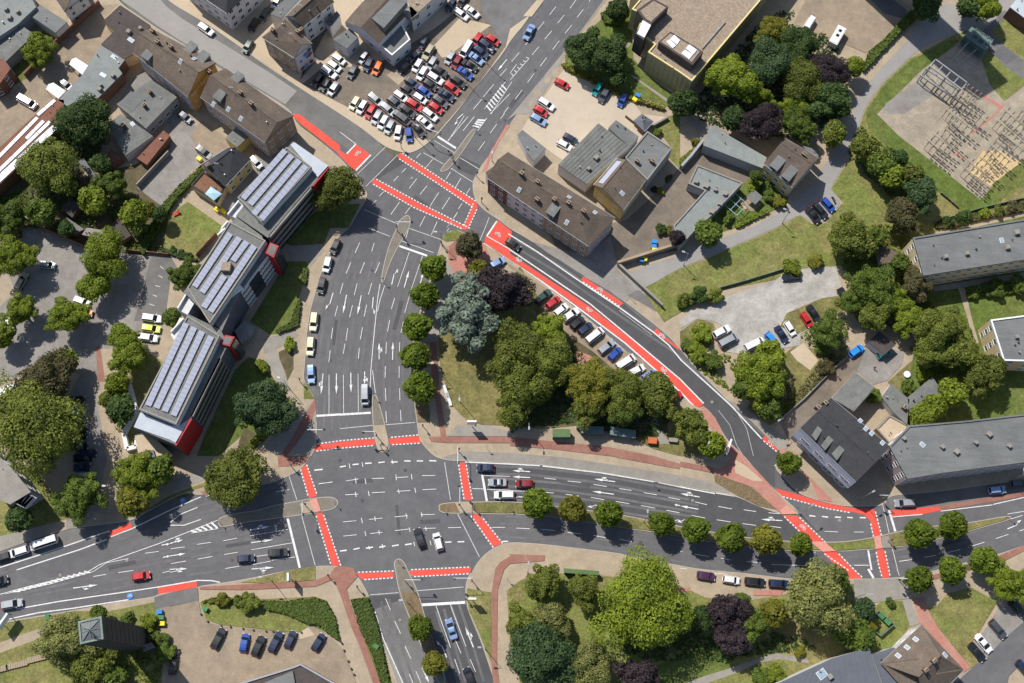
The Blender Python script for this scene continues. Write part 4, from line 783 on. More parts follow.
b = MB(); a_, b_ = pts('04:132,290 272,128', 9.4); b.bar(a_, b_, .14, n=6); b.build('roof_pipe', 'metal_grey', t, None, off)
# facade ribs on the two visible sides
b = MB()
for s in ('03:825,318 1019,442 04:70,492', '04:70,492 490,-2'):
    for c, d in sub(pts(s, 9), 1.3):
        nn = Vector((d.y, -d.x, 0)); b.box(c.x - .04, c.y - .04, .2, c.x + .04, c.y + .04, 8.6)
ob = b.build('facade_ribs', 'wall_olive', t, None, off); ob['kind'] = 'stuff'
# --- centre right
t, off, hit, rz = H('terraced_row', 'long brown-roofed terraced row along the diagonal road', 'p:487,178 588.4,246.4 615.4,217.8 508,152', 9, 'hip', 12, wall='wall_pink', rm='roof_brown', inset=(0, 7), floors=3, chim='13:70,365 165,415 265,520 350,540 440,590 163,520', sky='13:55,455 340,650 510,590 355,497', dormer='13:255,585', pitch=2.3)
a, b_, c, d = pts('p:487,178 588.4,246.4 615.4,217.8 508,152', 9)
for f0, f1, m_ in ((.0, .2, 'wall_brick'), (.2, .55, 'wall_white'), (.55, 1, 'wall_tan')):
    k = MB(); p0 = a.lerp(b_, f0); p1 = a.lerp(b_, f1); dd = (p1 - p0).normalized(); nn = Vector((dd.y, -dd.x, 0)); p0 = p0 - nn * .28; p1 = p1 - nn * .28
    k.face([(p0.x, p0.y, 0), (p1.x, p1.y, 0), (p1.x, p1.y, 8.85), (p0.x, p0.y, 8.85)]); k.build('facade_panel', m_, t, None, off)
H('house_annex', 'small grey flat annex at the upper end of the terraced row', '13:45,122 75,95 215,205 142,282 100,230', 4, wall='wall_white', rm='roof_grey', cat='annex')
H('bay_annex', 'white bay at the road corner of the terraced row', '12:872,348 898,330 1019,245 1019,300 895,385', 6.5, wall='wall_white', rm='roof_brown', cat='annex')
t, off, hit, rz = H('event_hall', 'hall with grey corrugated roof next to the beige car park', '13:530,55 720,200 460,420 290,302', 5.5, wall='wall_white', rm='roof_slate', cat='hall', vent='13:470,332 515,265', rim=None)
def ribs(t, off, s, h, step, m_, w=.09):
    a, b_, c, d = pts(s, h); k = MB(); n = int((b_ - a).length / step)
    for i in range(1, n): k.bar(a.lerp(b_, i / n), d.lerp(c, i / n), w)
    o = k.build('roof_ribs', m_, t, None, off); o['kind'] = 'stuff'
ribs(t, off, '13:532,58 717,201 460,417 293,301', 5.5, .9, 'roof_slate', .12)
H('event_hall', 'narrow grey flat roof between corrugated hall and shed', '13:590,82 635,35 772,135 718,200', 5, wall='wall_white', rm='roof_grey', cat='hall')
H('flat_building', 'grey flat-roofed building right of the dark gabled house', '13:822,105 972,205 822,400 700,280 690,262', 6.5, wall='wall_grey', rm='roof_grey', cat='building', chim='13:850,290 760,290', rim='concrete')
t, off, hit, rz = H('gabled_house', 'yellow-walled house with dark gable roof and strip of solar panels', '13:680,578 816,396 642,262 500,425', 7, 'gable', 9.3, wall='wall_yellow', rm='roof_brown', endwall='wall_yellow', rfrac=.72, floors=2, sky='13:672,475', pitch=3.5)
for i in range(9):
    f = (i + .5) / 9; u, v = px('13:545,415')[0]; u2, v2 = px('13:655,285')[0]; p, nn = hit(u + (u2 - u) * f, v + (v2 - v) * f); xd = Vector((math.cos(rz), math.sin(rz), 0)); xd = (xd - nn * xd.dot(nn)).normalized(); yd = nn.cross(xd); M_ = Matrix((xd, yd, nn)).transposed().to_4x4(); M_.translation = p - off; k = MB(); k.box(-.42, -.85, 0, .42, .85, .1, 0, M_); k.build('solar_panel', 'solar', t)
H('garden_pavilion', 'blue-grey hipped pavilion roof in the fenced corner of the car park', '13:740,42 790,-2 862,45 806,106', 2.8, 'hip', 3.6, wall='timber', rm='seam_grey', inset=(2, 2), cat='pavilion')
H('courtyard_building', 'L-shaped low grey roof around the brown courtyard', 'p:697,165 743,183 14:200,600 95,692 24:0,112 p:673,226 704.5,191 688,184', 4, wall='wall_grey', rm='roof_greygreen', cat='building', vent='14:95,410 155,435 210,458 270,482 190,590 240,540', rim='concrete')
H('connecting_building', 'long narrow grey flat roof between spruces and courtyard', '14:182,68 260,110 520,260 495,325 140,188', 4.5, wall='wall_grey', rm='roof_greygreen', cat='building')
H('dormer_house', 'olive-walled house with brown roof and two grey dormers', '14:500,297 674,442 833,264 640,150', 7, 'gable', 10, wall='wall_yellow', rm='roof_brown', floors=3, dormer='14:575,310 645,372', chim='14:738,250', rfrac=.62, pitch=2.4)
H('house_annex', 'grey flat annex behind the house with two dormers', '14:735,190 790,205 832,250 800,270', 5, wall='wall_grey', rm='roof_grey', cat='annex')
H('apartment_row', 'long grey-roofed apartment row at the right edge, upper one', 'p:912.6,238 1040,217 1040,257.5 923,276', 9, wall='wall_cream', rm='roof_grey', cat='apartment block', rim='roof_grey', floors=3, vent='25:545,175 672,155 915,120 970,30', sky='25:885,75', pitch=2.4)
H('apartment_row', 'apartment block with cream end wall cut by the right edge', 'p:990,320 1040,313.5 1040,362 1003,361', 8, wall='wall_cream', rm='roof_grey', cat='apartment block', rim='trim_white', floors=3, vent='25:970,655', pitch=3)
t, off, hit, rz = H('mansard_house', 'black-roofed mansard house with lavender slate front', 'p:799.9,428.4 856,482 890,446.3 831,397.6', 10, 'gable', 12, wall='wall_lavender', rm='roof_dark', floors=0, chim='34:820,395 865,370', sky='35:35,475 105,548 170,605 70,520', over=.1)
a, b_, c, d = pts('p:799.9,428.4 856,482 890,446.3 831,397.6', 10); k = MB(); dd = (b_ - a).normalized(); nn = Vector((dd.y, -dd.x, 0)); q1, q2 = a + nn * 1.1, b_ + nn * 1.1
k.face([(q1.x, q1.y, 6.2), (q2.x, q2.y, 6.2), (b_.x, b_.y, 9.78), (a.x, a.y, 9.78)]); k.face([(q2.x, q2.y, 6.2), (q1.x, q1.y, 6.2), (a.x, a.y, 6.2), (b_.x, b_.y, 6.2)]); k.face([(q1.x, q1.y, 6.2), (a.x, a.y, 9.78), (a.x, a.y, 6.2)]); k.face([(q2.x, q2.y, 6.2), (b_.x, b_.y, 6.2), (b_.x, b_.y, 9.78)]); k.build('mansard', 'wall_lavender', t, None, off)
for f in (.14, .22, .38, .46, .62, .70, .84, .92):
    p = a.lerp(b_, f) + nn * .75; place_window(t, off, p, nn, 7.3, 1.1, 1.5)
    for z_ in (.8, 3.7): place_window(t, off, a.lerp(b_, f), nn, z_, 1.1, 1.6)
for s in ('34:790,560 845,470 870,500 815,590', '34:845,620 905,540 935,570 870,650', '34:910,670 970,600 1000,630 940,710'):
    part_box(t, off, s, 9.4, 11.1, 'dormer', 'roof_slate')
part_box(t, off, '34:905,335 1019,215 35:0,170 128,270 70,340 0,420', 0, 6, 'wing', 'wall_tan'); part_box(t, off, '34:908,335 1019,219 35:0,174 122,270 70,334 0,416', 6, 6.2, 'wing_roof', 'roof_slate')
H('long_block', 'long grey flat-roofed block on the right above the road', 'p:889,446.5 908.7,425.8 969,420.7 1040,412.5 1040,460.5 943,473 907,479', 9, wall='wall_pink', rm='roof_grey', cat='apartment block', rim='roof_grey', floors=3, vent='35:295,580 525,630 610,660 725,605 805,555 925,625', sky='35:410,615', pitch=2.4)
H('back_terrace', 'sandy roof terrace behind the black mansard house', '35:130,520 210,438 335,505 212,612', 2.2, wall='wall_tan', rm='paving_sand', cat='terrace', rim='concrete')
H('shed_row', 'grey felt-roofed shed behind the sandy terrace', '35:165,330 225,250 332,345 318,495 240,425', 3, wall='wall_white', rm='roof_slate', cat='shed', chim='35:295,395')
H('shed_row', 'grey ridged shed roof beside the bright green trees', '35:320,332 470,208 532,300 372,392 335,420', 3, wall='timber', rm='roof_slate', cat='shed')
H('small_hut', 'dark hut roof hidden in trees behind the gravel lot', '25:85,683 150,620 250,700 180,760', 3, wall='wall_white', rm='roof_bitumen', cat='hut')
H('garage_hut', 'brown flat hut between bushes left of the upper apartment row', '25:150,120 180,110 270,150 255,205 160,215', 3, wall='concrete', rm='roof_brown', cat='hut')
H('brick_building', 'red brick building with white flat roof at the top right edge', '05:935,42 985,-20 1080,-20 1080,130 1019,105', 5, wall='wall_brick', rm='roof_pale', cat='building')
# --- bottom
t, off, hit, rz = H('hall', 'grey standing-seam roofed hall at the lower right edge', 'p:745,708 779,683 832,658.5 869,647.5 889,706', 7, wall='wall_white', rm='seam_grey', cat='hall', sky='54:850,630', skysize=(2, 1.8), vent='54:895,645')
ribs(t, off, 'p:779,683 869,647.8 889,706 745,708', 7, 1.1, 'seam_grey', .07)
H('link_building', 'grey flat link between seam-roofed hall and hipped roof', '55:112,510 235,470 290,490 330,640 250,700 180,700', 6, wall='wall_white', rm='seam_grey', cat='building')
H('hipped_house', 'brown pyramid-roofed house beside the pink brick path', '55:160,565 405,335 660,605 418,850', 7, 'hip', 11.5, wall='wall_white', rm='roof_brown', inset=(9.5, 9.5), floors=2, sky='55:318,470 265,520 370,422 545,515', chim='55:470,550 420,605', edges=(0,))
t, off, hit, rz = H('parish_hall', 'flat-roofed parish hall with dark edges at the bottom edge', '51:400,690 740,585 785,567 1000,690 1000,800 400,800', 4, wall='wall_brick', rm='roof_bitumen', cat='hall', rim='wall_grey')
part_box(t, off, '51:560,683 735,610 750,690 760,760 540,760', 4, 4.6, 'raised_roof', 'roof_grey')
# campanile
t, off, hit, rz = H('bell_tower', 'tall dark brick bell tower with pale copper roof', '50:482,452 623,420 610,283 470,315', 33, wall='wall_dark', rm='copper', cat='tower', rim='copper')
a, b_, c, d = pts('50:482,452 623,420 610,283 470,315', 33); ap = (a + b_ + c + d) / 4; ap.z = 34.2; up = Vector((0, 0, .05)); k = MB()
ins = offset_poly([a, b_, c, d], .4)
for i in range(4): k.face([ins[i] + up, ins[(i + 1) % 4] + up, ap])
k.build('pyramid_roof', 'lead', t, None, off); k = MB()
for i in range(4): k.bar(ins[i] + up * 2, ap + up * 2, .09)
for i in range(4): k.bar((ins[i] + ins[(i + 1) % 4]) / 2 + up * 2, ap + up * 2, .09)
k.build('roof_ribs', 'copper', t, None, off); k = MB(); k.bar(ap, ap + Vector((0, 0, 3.2)), .09); k.bar(ap + Vector((-.7, 0, 2.3)), ap + Vector((.7, 0, 2.3)), .09); k.build('cross', 'metal_dark', t, None, off)
k = MB()
for z_ in range(3, 31, 3):
    for i in range(4):
        p, q2 = [a, b_, c, d][i], [a, b_, c, d][(i + 1) % 4]; dd = (q2 - p); L_ = dd.length; dd.normalize(); n_ = Vector((dd.y, -dd.x, 0)); 
        for f in (.5,):
            m0 = p + dd * L_ * f; m0.z = z_; M_ = Matrix.Translation(m0) @ Matrix.Rotation(math.atan2(dd.y, dd.x), 4, 'Z'); k.box(-L_ / 2 + .1, -.05, 0, L_ / 2 - .1, .05, .18, 0, M_)
k.build('brick_courses', 'wall_dark', t, None, off)
H('tower_porch', 'low dark porch at the foot of the bell tower', '50:860,495 930,470 905,440 850,460', 3, wall='wall_dark', rm='roof_slate', cat='porch')
# left edge block with louvred canopy
t, off, hit, rz = H('residential_block', 'grey block with glazed louvre canopy at the left edge', '30:-60,620 0,690 40:60,60 185,215 60,290 -60,240', 9, wall='wall_grey', rm='concrete', cat='apartment block', floors=3)
a, b_, c, d = pts('40:-20,225 -20,130 222,250 150,316', 8.4)
k = MB(); k.prism([a, b_, c, d], 8.1, 8.35); k.build('canopy_frame', 'wall_grey', t, None, off)
for i in range(12):
    f = (i + .5) / 12; p, q2 = a.lerp(d, f), b_.lerp(c, f); dd = (q2 - p); k = MB(); M_ = Matrix.Translation((p + q2) / 2 - off) @ Matrix.Rotation(math.atan2(dd.y, dd.x), 4, 'Z'); l_ = dd.length / 2; k.box(-l_ + .2, -.7, -.02, l_ - .2, .55, .12, 0, M_); k.build('canopy_glass', 'pane', t)
H('dark_hut', 'dark stepped roof corner at the left edge above the louvre canopy', '40:-60,-60 20,0 75,45 40,90 -60,20', 6, wall='wall_dark', rm='roof_slate', cat='building')
# tower block beyond the top edge: it throws the long shade over lane and substation
q = pts('p:843,-20 872,-46 899,-18 870,-1', 0); c = sum(q, Vector()) / 4; off = Vector((c.x, c.y, 0)); t = thing('tower_block', 'tall tower block just beyond the top edge that shades the substation', 'tower block', off)
k = MB(); k.prism(q, 0, 53); k.build('wall', 'wall_cream', t, None, off); k = MB(); k.prism(offset_poly(q, -.2), 53, 53.6); k.build('roof', 'roof_grey', t, None, off); k = MB(); k.prism(offset_poly(q, 4), 53.6, 56.5); k.build('lift_house', 'wall_grey', t, None, off); facade(t, off, q, 53, 18, 3.2)
# --- office building with solar roofs
q = pts('p:133.5,427 175.8,444.6 191,418.7 226,340 188,316', 11); off = Vector((sum(p.x for p in q) / 5, sum(p.y for p in q) / 5, 0))
t = thing('office_building', 'stepped office building with solar panel roofs and red end walls', 'office building', off)
for s, h_, m_, rm_ in (('p:133.5,427 175.8,444.6 191,418.7 228,345 221,330 188,314', 11, 'wall_slate', 'roof_slate'), ('p:184,292 222,331 233,306 240,293 268,253 262,236 236,217', 11, 'wall_slate', 'roof_slate'), ('p:236,216 268,238 286,216 312,186 328.5,166.5 292.6,141.5', 11, 'wall_slate', 'roof_slate')):
    k = MB(); qq = pts(s, h_); k.prism(qq, 0, h_ - .1); k.build('body', m_, t, None, off); k = MB(); k.prism(qq, h_ - .1, h_ + .1); k.build('terrace_roof', rm_, t, None, off)
solar_rows = [('p:139.3,409.6 176.7,424.6 220,336 187.5,316', ('30:880,385 31:165,-170 21:140,610', 0)), ('p:187.5,288 210,324 266,241 230,222', 0), ('p:237.6,198 261.8,222.4 311.8,167.4 286.8,147.4', 0)]
for s, _ in solar_rows:
    qq = pts(s, 13.2); k = MB(); k.prism(qq, 11, 13); k.build('upper_storey', 'wall_white', t, None, off); k = MB(); k.prism(qq, 13, 13.25); k.build('upper_roof', 'roof_slate', t, None, off)
    r2 = offset_poly(qq, .3); k = MB()
    for i in range(4):
        a, b_, c, d = qq[i], qq[(i + 1) % 4], r2[(i + 1) % 4], r2[i]; z_ = 13.55; k.face([(a.x, a.y, z_), (b_.x, b_.y, z_), (c.x, c.y, z_), (d.x, d.y, z_)]); k.face([(a.x, a.y, 12.9), (b_.x, b_.y, 12.9), (b_.x, b_.y, z_), (a.x, a.y, z_)]); k.face([(d.x, d.y, 13.2), (c.x, c.y, 13.2), (c.x, c.y, z_), (d.x, d.y, z_)])
    k.build('parapet', 'paving_grey', t, None, off)
pm = MB(); pm.box(-.97, -.62, 0, .97, .62, .06, 0, Matrix.Rotation(R(12), 4, 'X') @ Matrix.Translation((0, 0, .35))); pm.box(-.95, .56, 0, .95, .6, .42, 1); PANEL = pm.mesh('solar_panel', ['solar', 'metal_grey'])
for s, n in (('11:435,505 690,215', 12), ('11:478,540 730,245', 12), ('11:500,600 775,275', 12), ('11:545,628 815,308', 13),
             ('21:145,350 360,30', 15), ('21:190,385 415,55', 15), ('21:200,475 325,285', 7), ('21:375,195 460,80', 6), ('21:240,500 505,105', 16),
             ('30:885,380 p:186,323 ', 18), ('30:935,395 p:194,327', 18), ('30:985,415 p:202,331', 18), ('31:18,440 p:211,336', 18)):
    a, b_ = pts(s, 13.8); d = (b_ - a).normalized(); rz_ = math.atan2(d.y, d.x); L_ = (b_ - a).length
    for i in range(n):
        o = new('solar_panel', PANEL, t); o.location = a.lerp(b_, (i + .5) / n) - off - Vector((0, 0, .45)); o.rotation_euler = (0, 0, rz_); o.scale = (L_ / n / 2.02, 1, 1)
k = MB(); c = P(*px('21:338,235')[0], 13.9); k.box(c.x - 1, c.y - 1, 13.2, c.x + 1, c.y + 1, 14.6); k.build('roof_hatch', 'roof_gravel', t, None, off)
def vwall(s, z0, z1, name, m_, th=.25, par=t, o_=off):
    """upright slab along a px line traced at its top edge"""
    q = pts(s, z1); k = MB()
    for a, b_ in zip(q, q[1:]):
        d = (b_ - a); l_ = d.length; M_ = Matrix.Translation(((a.x + b_.x) / 2, (a.y + b_.y) / 2, 0)) @ Matrix.Rotation(math.atan2(d.y, d.x), 4, 'Z'); k.box(-l_ / 2, -th / 2, z0, l_ / 2, th / 2, z1, 0, M_)
    return k.build(name, m_, par, None, o_)
vwall('31:32,618 127,458', 0, 11.3, 'red_end_wall', 'facade_red', .5)
# red stair fins
part_box(t, off, '21:572,150 600,85 652,107 622,178', 0, 12.5, 'red_stair_tower', 'facade_red'); part_box(t, off, '21:582,145 605,95 642,112 618,166', 12.5, 12.6, 'stair_roof', 'roof_slate'); vwall('21:629,172 652,116', .5, 12, 'glass_strip', 'pane', .7)
part_box(t, off, '31:300,12 21:330,640 388,652 31:358,26', 0, 12, 'red_stair_tower', 'facade_red'); vwall('31:364,20 21:390,660', .5, 11.5, 'glass_strip', 'pane', .7); part_box(t, off, '31:308,8 21:334,650 378,658 31:352,18', 12, 12.1, 'stair_roof', 'roof_slate')
vwall('11:855,432 952,318', 5, 11.2, 'red_end_wall', 'facade_red', .3)
# window bands on the long south-east side
for s, n, mw in (('31:130,450 305,95', 3, 'pane'), ('p:269,237.5 286,217 311.5,187', 3, 'pane')):
    a, *_, b_ = pts(s, 11); d = (b_ - a); L_ = d.length; d.normalize(); nn = Vector((d.y, -d.x, 0)); rz_ = math.atan2(d.y, d.x)
    for f in range(4):
        k = MB(); M_ = Matrix.Translation((a + b_) / 2 - Vector((0, 0, 11)) + nn * .12 - off) @ Matrix.Rotation(rz_, 4, 'Z'); k.box(-L_ / 2 + .5, -.1, .5 + f * 2.7, L_ / 2 - .5, .12, 1.75 + f * 2.7, 0, M_); k.build('window_band', mw, t)
        k = MB(); k.box(-L_ / 2 + .2, -.1, 1.85 + f * 2.7, L_ / 2 - .2, .45, 3.0 + f * 2.7, 0, M_); k.build('sun_shade', 'concrete', t)
a, b_ = pts('21:424,385 586,166', 11); d = (b_ - a); L_ = d.length; d.normalize(); nn = Vector((d.y, -d.x, 0))
part_box(t, off, '11:722,185 745,168 948,310 885,378 852,340', 11.1, 11.5, 'end_roof', 'roof_pale'); part_box(t, off, '30:840,422 31:0,500 50,505 112,462 42,608 0,586 30:803,510', 11.1, 11.3, 'end_roof', 'roof_pale')
vwall('21:424,385 586,166', 0, 11, 'white_facade', 'wall_white', .3)
for f in range(4):
    for i in range(9):
        if i in (3, 4): continue
        place_window(t, off, a + d * (L_ * (i + .5) / 9) + nn * .16, nn, .9 + f * 2.6, 1.3, 1.3)
k = MB(); M_ = Matrix.Translation(a + d * (L_ * .44) - Vector((0, 0, 11)) + nn * .2 - off) @ Matrix.Rotation(math.atan2(d.y, d.x), 4, 'Z'); k.box(-1.8, -.1, .5, 1.8, .12, 10.4, 0, M_); k.build('glass_stair', 'pane', t)
vwall('21:345,405 425,345', 8, 11.6, 'white_box', 'trim_white', 1.6)
for s in ('21:45,480 110,370', '21:5,620 80,540', '11:310,680 345,640', '21:285,40 330,0', '11:345,600 410,520'): vwall(s, 8.4, 9.6, 'balcony_rail', 'trim_white', .3)
for s in ('21:110,368 175,400 105,520 45,488', '11:408,515 460,548 400,630 350,598', '21:60,535 110,560 30,683 5,640', '11:315,670 350,640 400,683 21:340,30 290,40'): part_box(t, off, s, 0, 8.6, 'balcony_wing', 'wall_white')
part_box(t, off, '30:808,560 860,555 930,580 31:0,660 40:960,10 880,25 30:830,683', 0, 3.6, 'entrance_roof', 'paving_sand'); part_box(t, off, '30:868,655 918,645 930,690 880,695', 3.6, 4.2, 'roof_hatch', 'seam_grey')
part_box(t, off, '21:385,615 445,555 500,590 480,640 420,683', 0, 3.4, 'entry_canopy', 'roof_greygreen')
ow = thing('garden_wall', 'white angular garden wall beside the solar office building', 'wall', P(125, 430, 0)); loc = P(125, 430, 0)
vwall('30:770,250 815,410 740,545 760,640 815,625 820,565 870,555', 0, 1.6, 'wall_panel', 'trim_white', .9, ow, loc)
# ---------------------------------------------------------------- TREES, SHRUBS AND HEDGES
def crown(seed, n_leaf, leaf, nclump, shape='round'):
    """unit crown made of leaf-sized faces spread over many uneven clumps"""
    r = random.Random(seed); cl = []
    for i in range(nclump):
        t = r.uniform(0, 6.283); z = r.uniform(-.75, 1); s = math.sqrt(max(0, 1 - z * z)); q = r.uniform(.38, .82) if shape != 'ball' else r.uniform(.5, .6)
        if shape == 'cone': q *= (1.15 - .75 * (z + .75) / 1.75); 
        if shape in ('round', 'loose', 'tuft', 'open'): q *= 1 + .17 * math.sin(2 * t + seed) + .12 * math.sin(3 * t + seed * 2.3) + .07 * math.sin(5 * t + seed * 1.7)
        rad = r.uniform(.17, .38) if shape != 'ball' else r.uniform(.34, .42)
        if shape == 'open': rad *= .72; q *= 1.16
        if shape == 'loose': rad *= .85; q *= 1.1
        if shape == 'tuft': rad *= .62; q *= 1.12
        cl.append((Vector((math.cos(t) * s * q, math.sin(t) * s * q, z * (.62 if shape != 'cone' else 1.0))), rad))
    cl.append((Vector((0, 0, .1)), .5))
    V = []; Fc = []; tot = sum(c[1] ** 2 for c in cl)
    for c, rad in cl:
        for _ in range(int(n_leaf * rad * rad / tot)):
            d = Vector((r.gauss(0, 1), r.gauss(0, 1), r.gauss(0, 1) * .9 + .25)).normalized(); p = c + d * rad * r.uniform(.72, 1.08)
            if any((p - c2).length < r2 * .62 for c2, r2 in cl if c2 is not c): continue
            n = (d * 1.0 + Vector((r.uniform(-1, 1), r.uniform(-1, 1), r.uniform(-.3, 1))) * .75).normalized()
            u = n.cross(Vector((r.uniform(-1, 1), r.uniform(-1, 1), r.uniform(-1, 1)))).normalized(); w = n.cross(u); s = leaf * r.uniform(.6, 1.35); k = len(V)
            V += [p - u * s - w * s * .35, p + u * s * .2 - w * s * .75, p + u * s + w * s * .2, p - u * s * .1 + w * s * .8]; Fc.append((k, k + 1, k + 2, k + 3))
    for _ in range(int(n_leaf * (.12 if shape == 'open' else .3))):   # inner foliage, so that gaps show leaves in shade
        t = r.uniform(0, 6.283); z = r.uniform(-.5, 1); s = math.sqrt(1 - z * z) * r.uniform(.55, 1)
        lob = 1 if shape in ('ball', 'cone') else 1 + .17 * math.sin(2 * t + seed) + .12 * math.sin(3 * t + seed * 2.3)
        p = Vector((math.cos(t) * s * .74 * lob, math.sin(t) * s * .74 * lob, z * .33)); n = Vector((r.gauss(0, .5), r.gauss(0, .5), 1)).normalized()
        u = n.cross(Vector((r.uniform(-1, 1), r.uniform(-1, 1), r.uniform(-1, 1)))).normalized(); w = n.cross(u); s = leaf * r.uniform(1, 1.7); k = len(V)
        V += [p - u * s - w * s * .35, p + u * s * .2 - w * s * .75, p + u * s + w * s * .2, p - u * s * .1 + w * s * .8]; Fc.append((k, k + 1, k + 2, k + 3))
    me = bpy.data.meshes.new('crown'); me.from_pydata([tuple(v) for v in V], [], Fc); me.materials.append(MT['leaf_green']); me.update(); return me
def trunk_mesh(seed, limbs=6):
    r = random.Random(seed); b = MB(); b.bar((0, 0, 0), (0, 0, .55), .055, 0, 7, .035); b.bar((0, 0, .55), (.04, .02, .9), .035, 0, 6, .015)
    for i in range(limbs):
        t = i * 6.283 / limbs + r.uniform(-.4, .4); z = r.uniform(.4, .62); l = r.uniform(.28, .5); b.bar((0, 0, z), (math.cos(t) * l, math.sin(t) * l, z + r.uniform(.15, .4)), .024, 0, 5, .007)
    return b.mesh('trunk', ['bark'])
CR = {'S': [crown(10 + i, 3200, .085, 26, 'ball') for i in range(4)], 'B': [crown(30 + i, 1800, .10, 14, 'loose') for i in range(4)], 'M': [crown(50 + i, 9000, .046, 30, 'round') for i in range(5)],
      'L': [crown(70 + i, 19000, .031, 44, 'round') for i in range(5)], 'T': [crown(90 + i, 9000, .042, 60, 'tuft') for i in range(2)], 'X': [crown(60 + i, 32000, .0235, 70, 'round') for i in range(2)], 'O': [crown(40 + i, 15000, .034, 52, 'open') for i in range(4)], 'C': [crown(95 + i, 3600, .07, 24, 'cone') for i in range(2)]}
TRK = [trunk_mesh(200 + i) for i in range(4)]
NT = [0]
def tree(s, rp, sp, label, kind=None, group=None, name='tree', hf=None, cat='tree', sq=1.0):
    """crown traced as a circle: centre px, radius px"""
    (u, v) = px(s)[0]; NT[0] += 1; rp *= 1.06 if name == 'street_tree' else 1.0; r = random.Random(NT[0] * 31 + 5)
    g_ = P(u, v, 0); mpp = (g_ - CAMP).length / FPX; rad = rp * mpp
    if kind is None: kind = 'S' if rad < 3.6 else 'M' if rad < 5.2 else 'L' if rad < 7.6 else 'X'
    if kind in ('L', 'M') and sp in ('bright', 'green', 'yellow') and rad > 4 and r.random() < .75: kind = 'O'
    bush = name in ('shrub', 'bush')
    zc = hf if hf else (rad * .75 if bush else 1.6 + rad * .95 + (1.0 if rad < 4 else 0))
    c = P(u, v, zc); loc = Vector((c.x, c.y, 0)); o = thing(name, label, cat, loc, 0, group)
    top = zc + rad * .55
    if not bush:
        tr = new('trunk', TRK[NT[0] % 4], o); tr.scale = (top * .75 if rad > 4 else top * .55,) * 2 + (top,); tr.rotation_euler = (0, 0, r.uniform(0, 6.28))
    k = new('crown', CR[kind][r.randrange(len(CR[kind]))], o); k.material_slots[0].link = 'OBJECT'; k.material_slots[0].material = MT['leaf_' + sp]; k.location = (0, 0, zc); f = rad * (1.1 if kind in 'SBC' else 1.05 if kind != 'O' else 1.0); zs = {'S': .92, 'B': .75, 'C': 1.5}.get(kind, .82) * sq
    k.scale = (f * r.uniform(.9, 1.1), f * r.uniform(.9, 1.1), f * zs); k.rotation_euler = (0, 0, r.uniform(0, 6.28)); return o
def grove(lst, group=None, **kw):
    for s, rp, sp, lab in lst: tree(s, rp, sp, lab, group=group, **kw)
ordn = ['first', 'second', 'third', 'fourth', 'fifth', 'sixth', 'seventh', 'eighth', 'ninth']
for i, (s, rp) in enumerate((('43:160,290', 13.5), ('43:375,320', 12.5), ('43:585,343', 14), ('43:905,405', 12.3), ('44:97,440', 12.5), ('44:305,487', 13), ('44:518,500', 14.8), ('44:722,530', 11.2))):
    tree(s, rp, 'street' if i not in (1, 6) else 'yellow', '%s ball-shaped tree from the left in the grassy median of the right road' % ordn[i], 'S', 'ball trees in the right median', 'street_tree')
for i, (s, rp, w) in enumerate((('45:398,465', 13.6, 'left of the two ball trees in the median before the long grey block'), ('45:590,417', 13, 'right of the two ball trees in the median before the long grey block'), ('55:385,60', 12.5, 'left ball tree of three on the lower right pavement'), ('45:585,690', 12.3, 'middle ball tree of three on the lower right pavement'), ('45:775,625', 12.5, 'right ball tree of three on the lower right pavement'))):
    tree(s, rp, 'street', w, 'S', 'ball trees beside the right crossing', 'street_tree')
for i, (s, rp) in enumerate((('22:565,235', 13.2), ('22:505,405', 14), ('22:468,590', 14), ('32:450,85', 14.6), ('32:475,275', 16))):
    tree(s, rp, 'street', '%s dense round tree from the top along the wide road' % ordn[i], 'S', 'round trees along the wide road', 'street_tree')
tree('52:478,352', 12.5, 'street', 'upper round tree in the narrow median of the lower road', 'S', 'median trees of the lower road', 'street_tree'); tree('52:570,570', 11, 'yellow', 'lower round tree in the narrow median of the lower road', 'S', 'median trees of the lower road', 'street_tree')
tree('44:655,42', 11.2, 'street', 'lone round tree on the pavement tip before the mansard house', 'S', None, 'street_tree')
grove([('22:770,500', 32, 'cedar', 'huge silvery blue cedar in the central island'), ], kind='T', name='cedar')
grove([('22:965,370', 27, 'purple', 'dark purple beech next to the blue cedar'), ('22:830,262', 12, 'yellow', 'small yellow-green tree between cedar and red crossing lane'), ('22:778,110', 13, 'brownish', 'thin brownish tree at the tip of the central island'),
       ('33:60,60', 30, 'olive', 'broad olive tree right of the cedar, top of the grove'), ('33:230,110', 28, 'olive', 'olive tree in the middle of the grove by the parked cars'), ('33:60,250', 26, 'olive', 'olive tree at the left side of the central grove'), ('33:30,400', 20, 'olive', 'lower left olive tree of the grove above the brick path'), ('33:150,290', 18, 'olive', 'olive tree filling the lower middle of the left grove'),
       ('23:250,620', 20, 'bright', 'brighter green tree at the top of the grove beside the parking bay'), ('33:460,250', 25, 'yellow', 'autumn-tinged yellow tree in the grove above the bus shelters'), ('33:470,400', 17, 'olive', 'lower olive tree above the left glass shelter'), ('33:690,290', 23, 'olive', 'olive tree between the yellow tree and the parking bay'), ('33:680,420', 16, 'green', 'green tree above the right glass shelter'), ('33:885,310', 21, 'olive', 'olive tree at the right end of the grove by the red car'),
       ('34:70,500', 20, 'olive', 'olive tree beside the pinkish cycle path bend'), ('34:190,610', 13, 'bright', 'bright bushy tree under the street lamp by the path bend')], 'trees of the central grove')
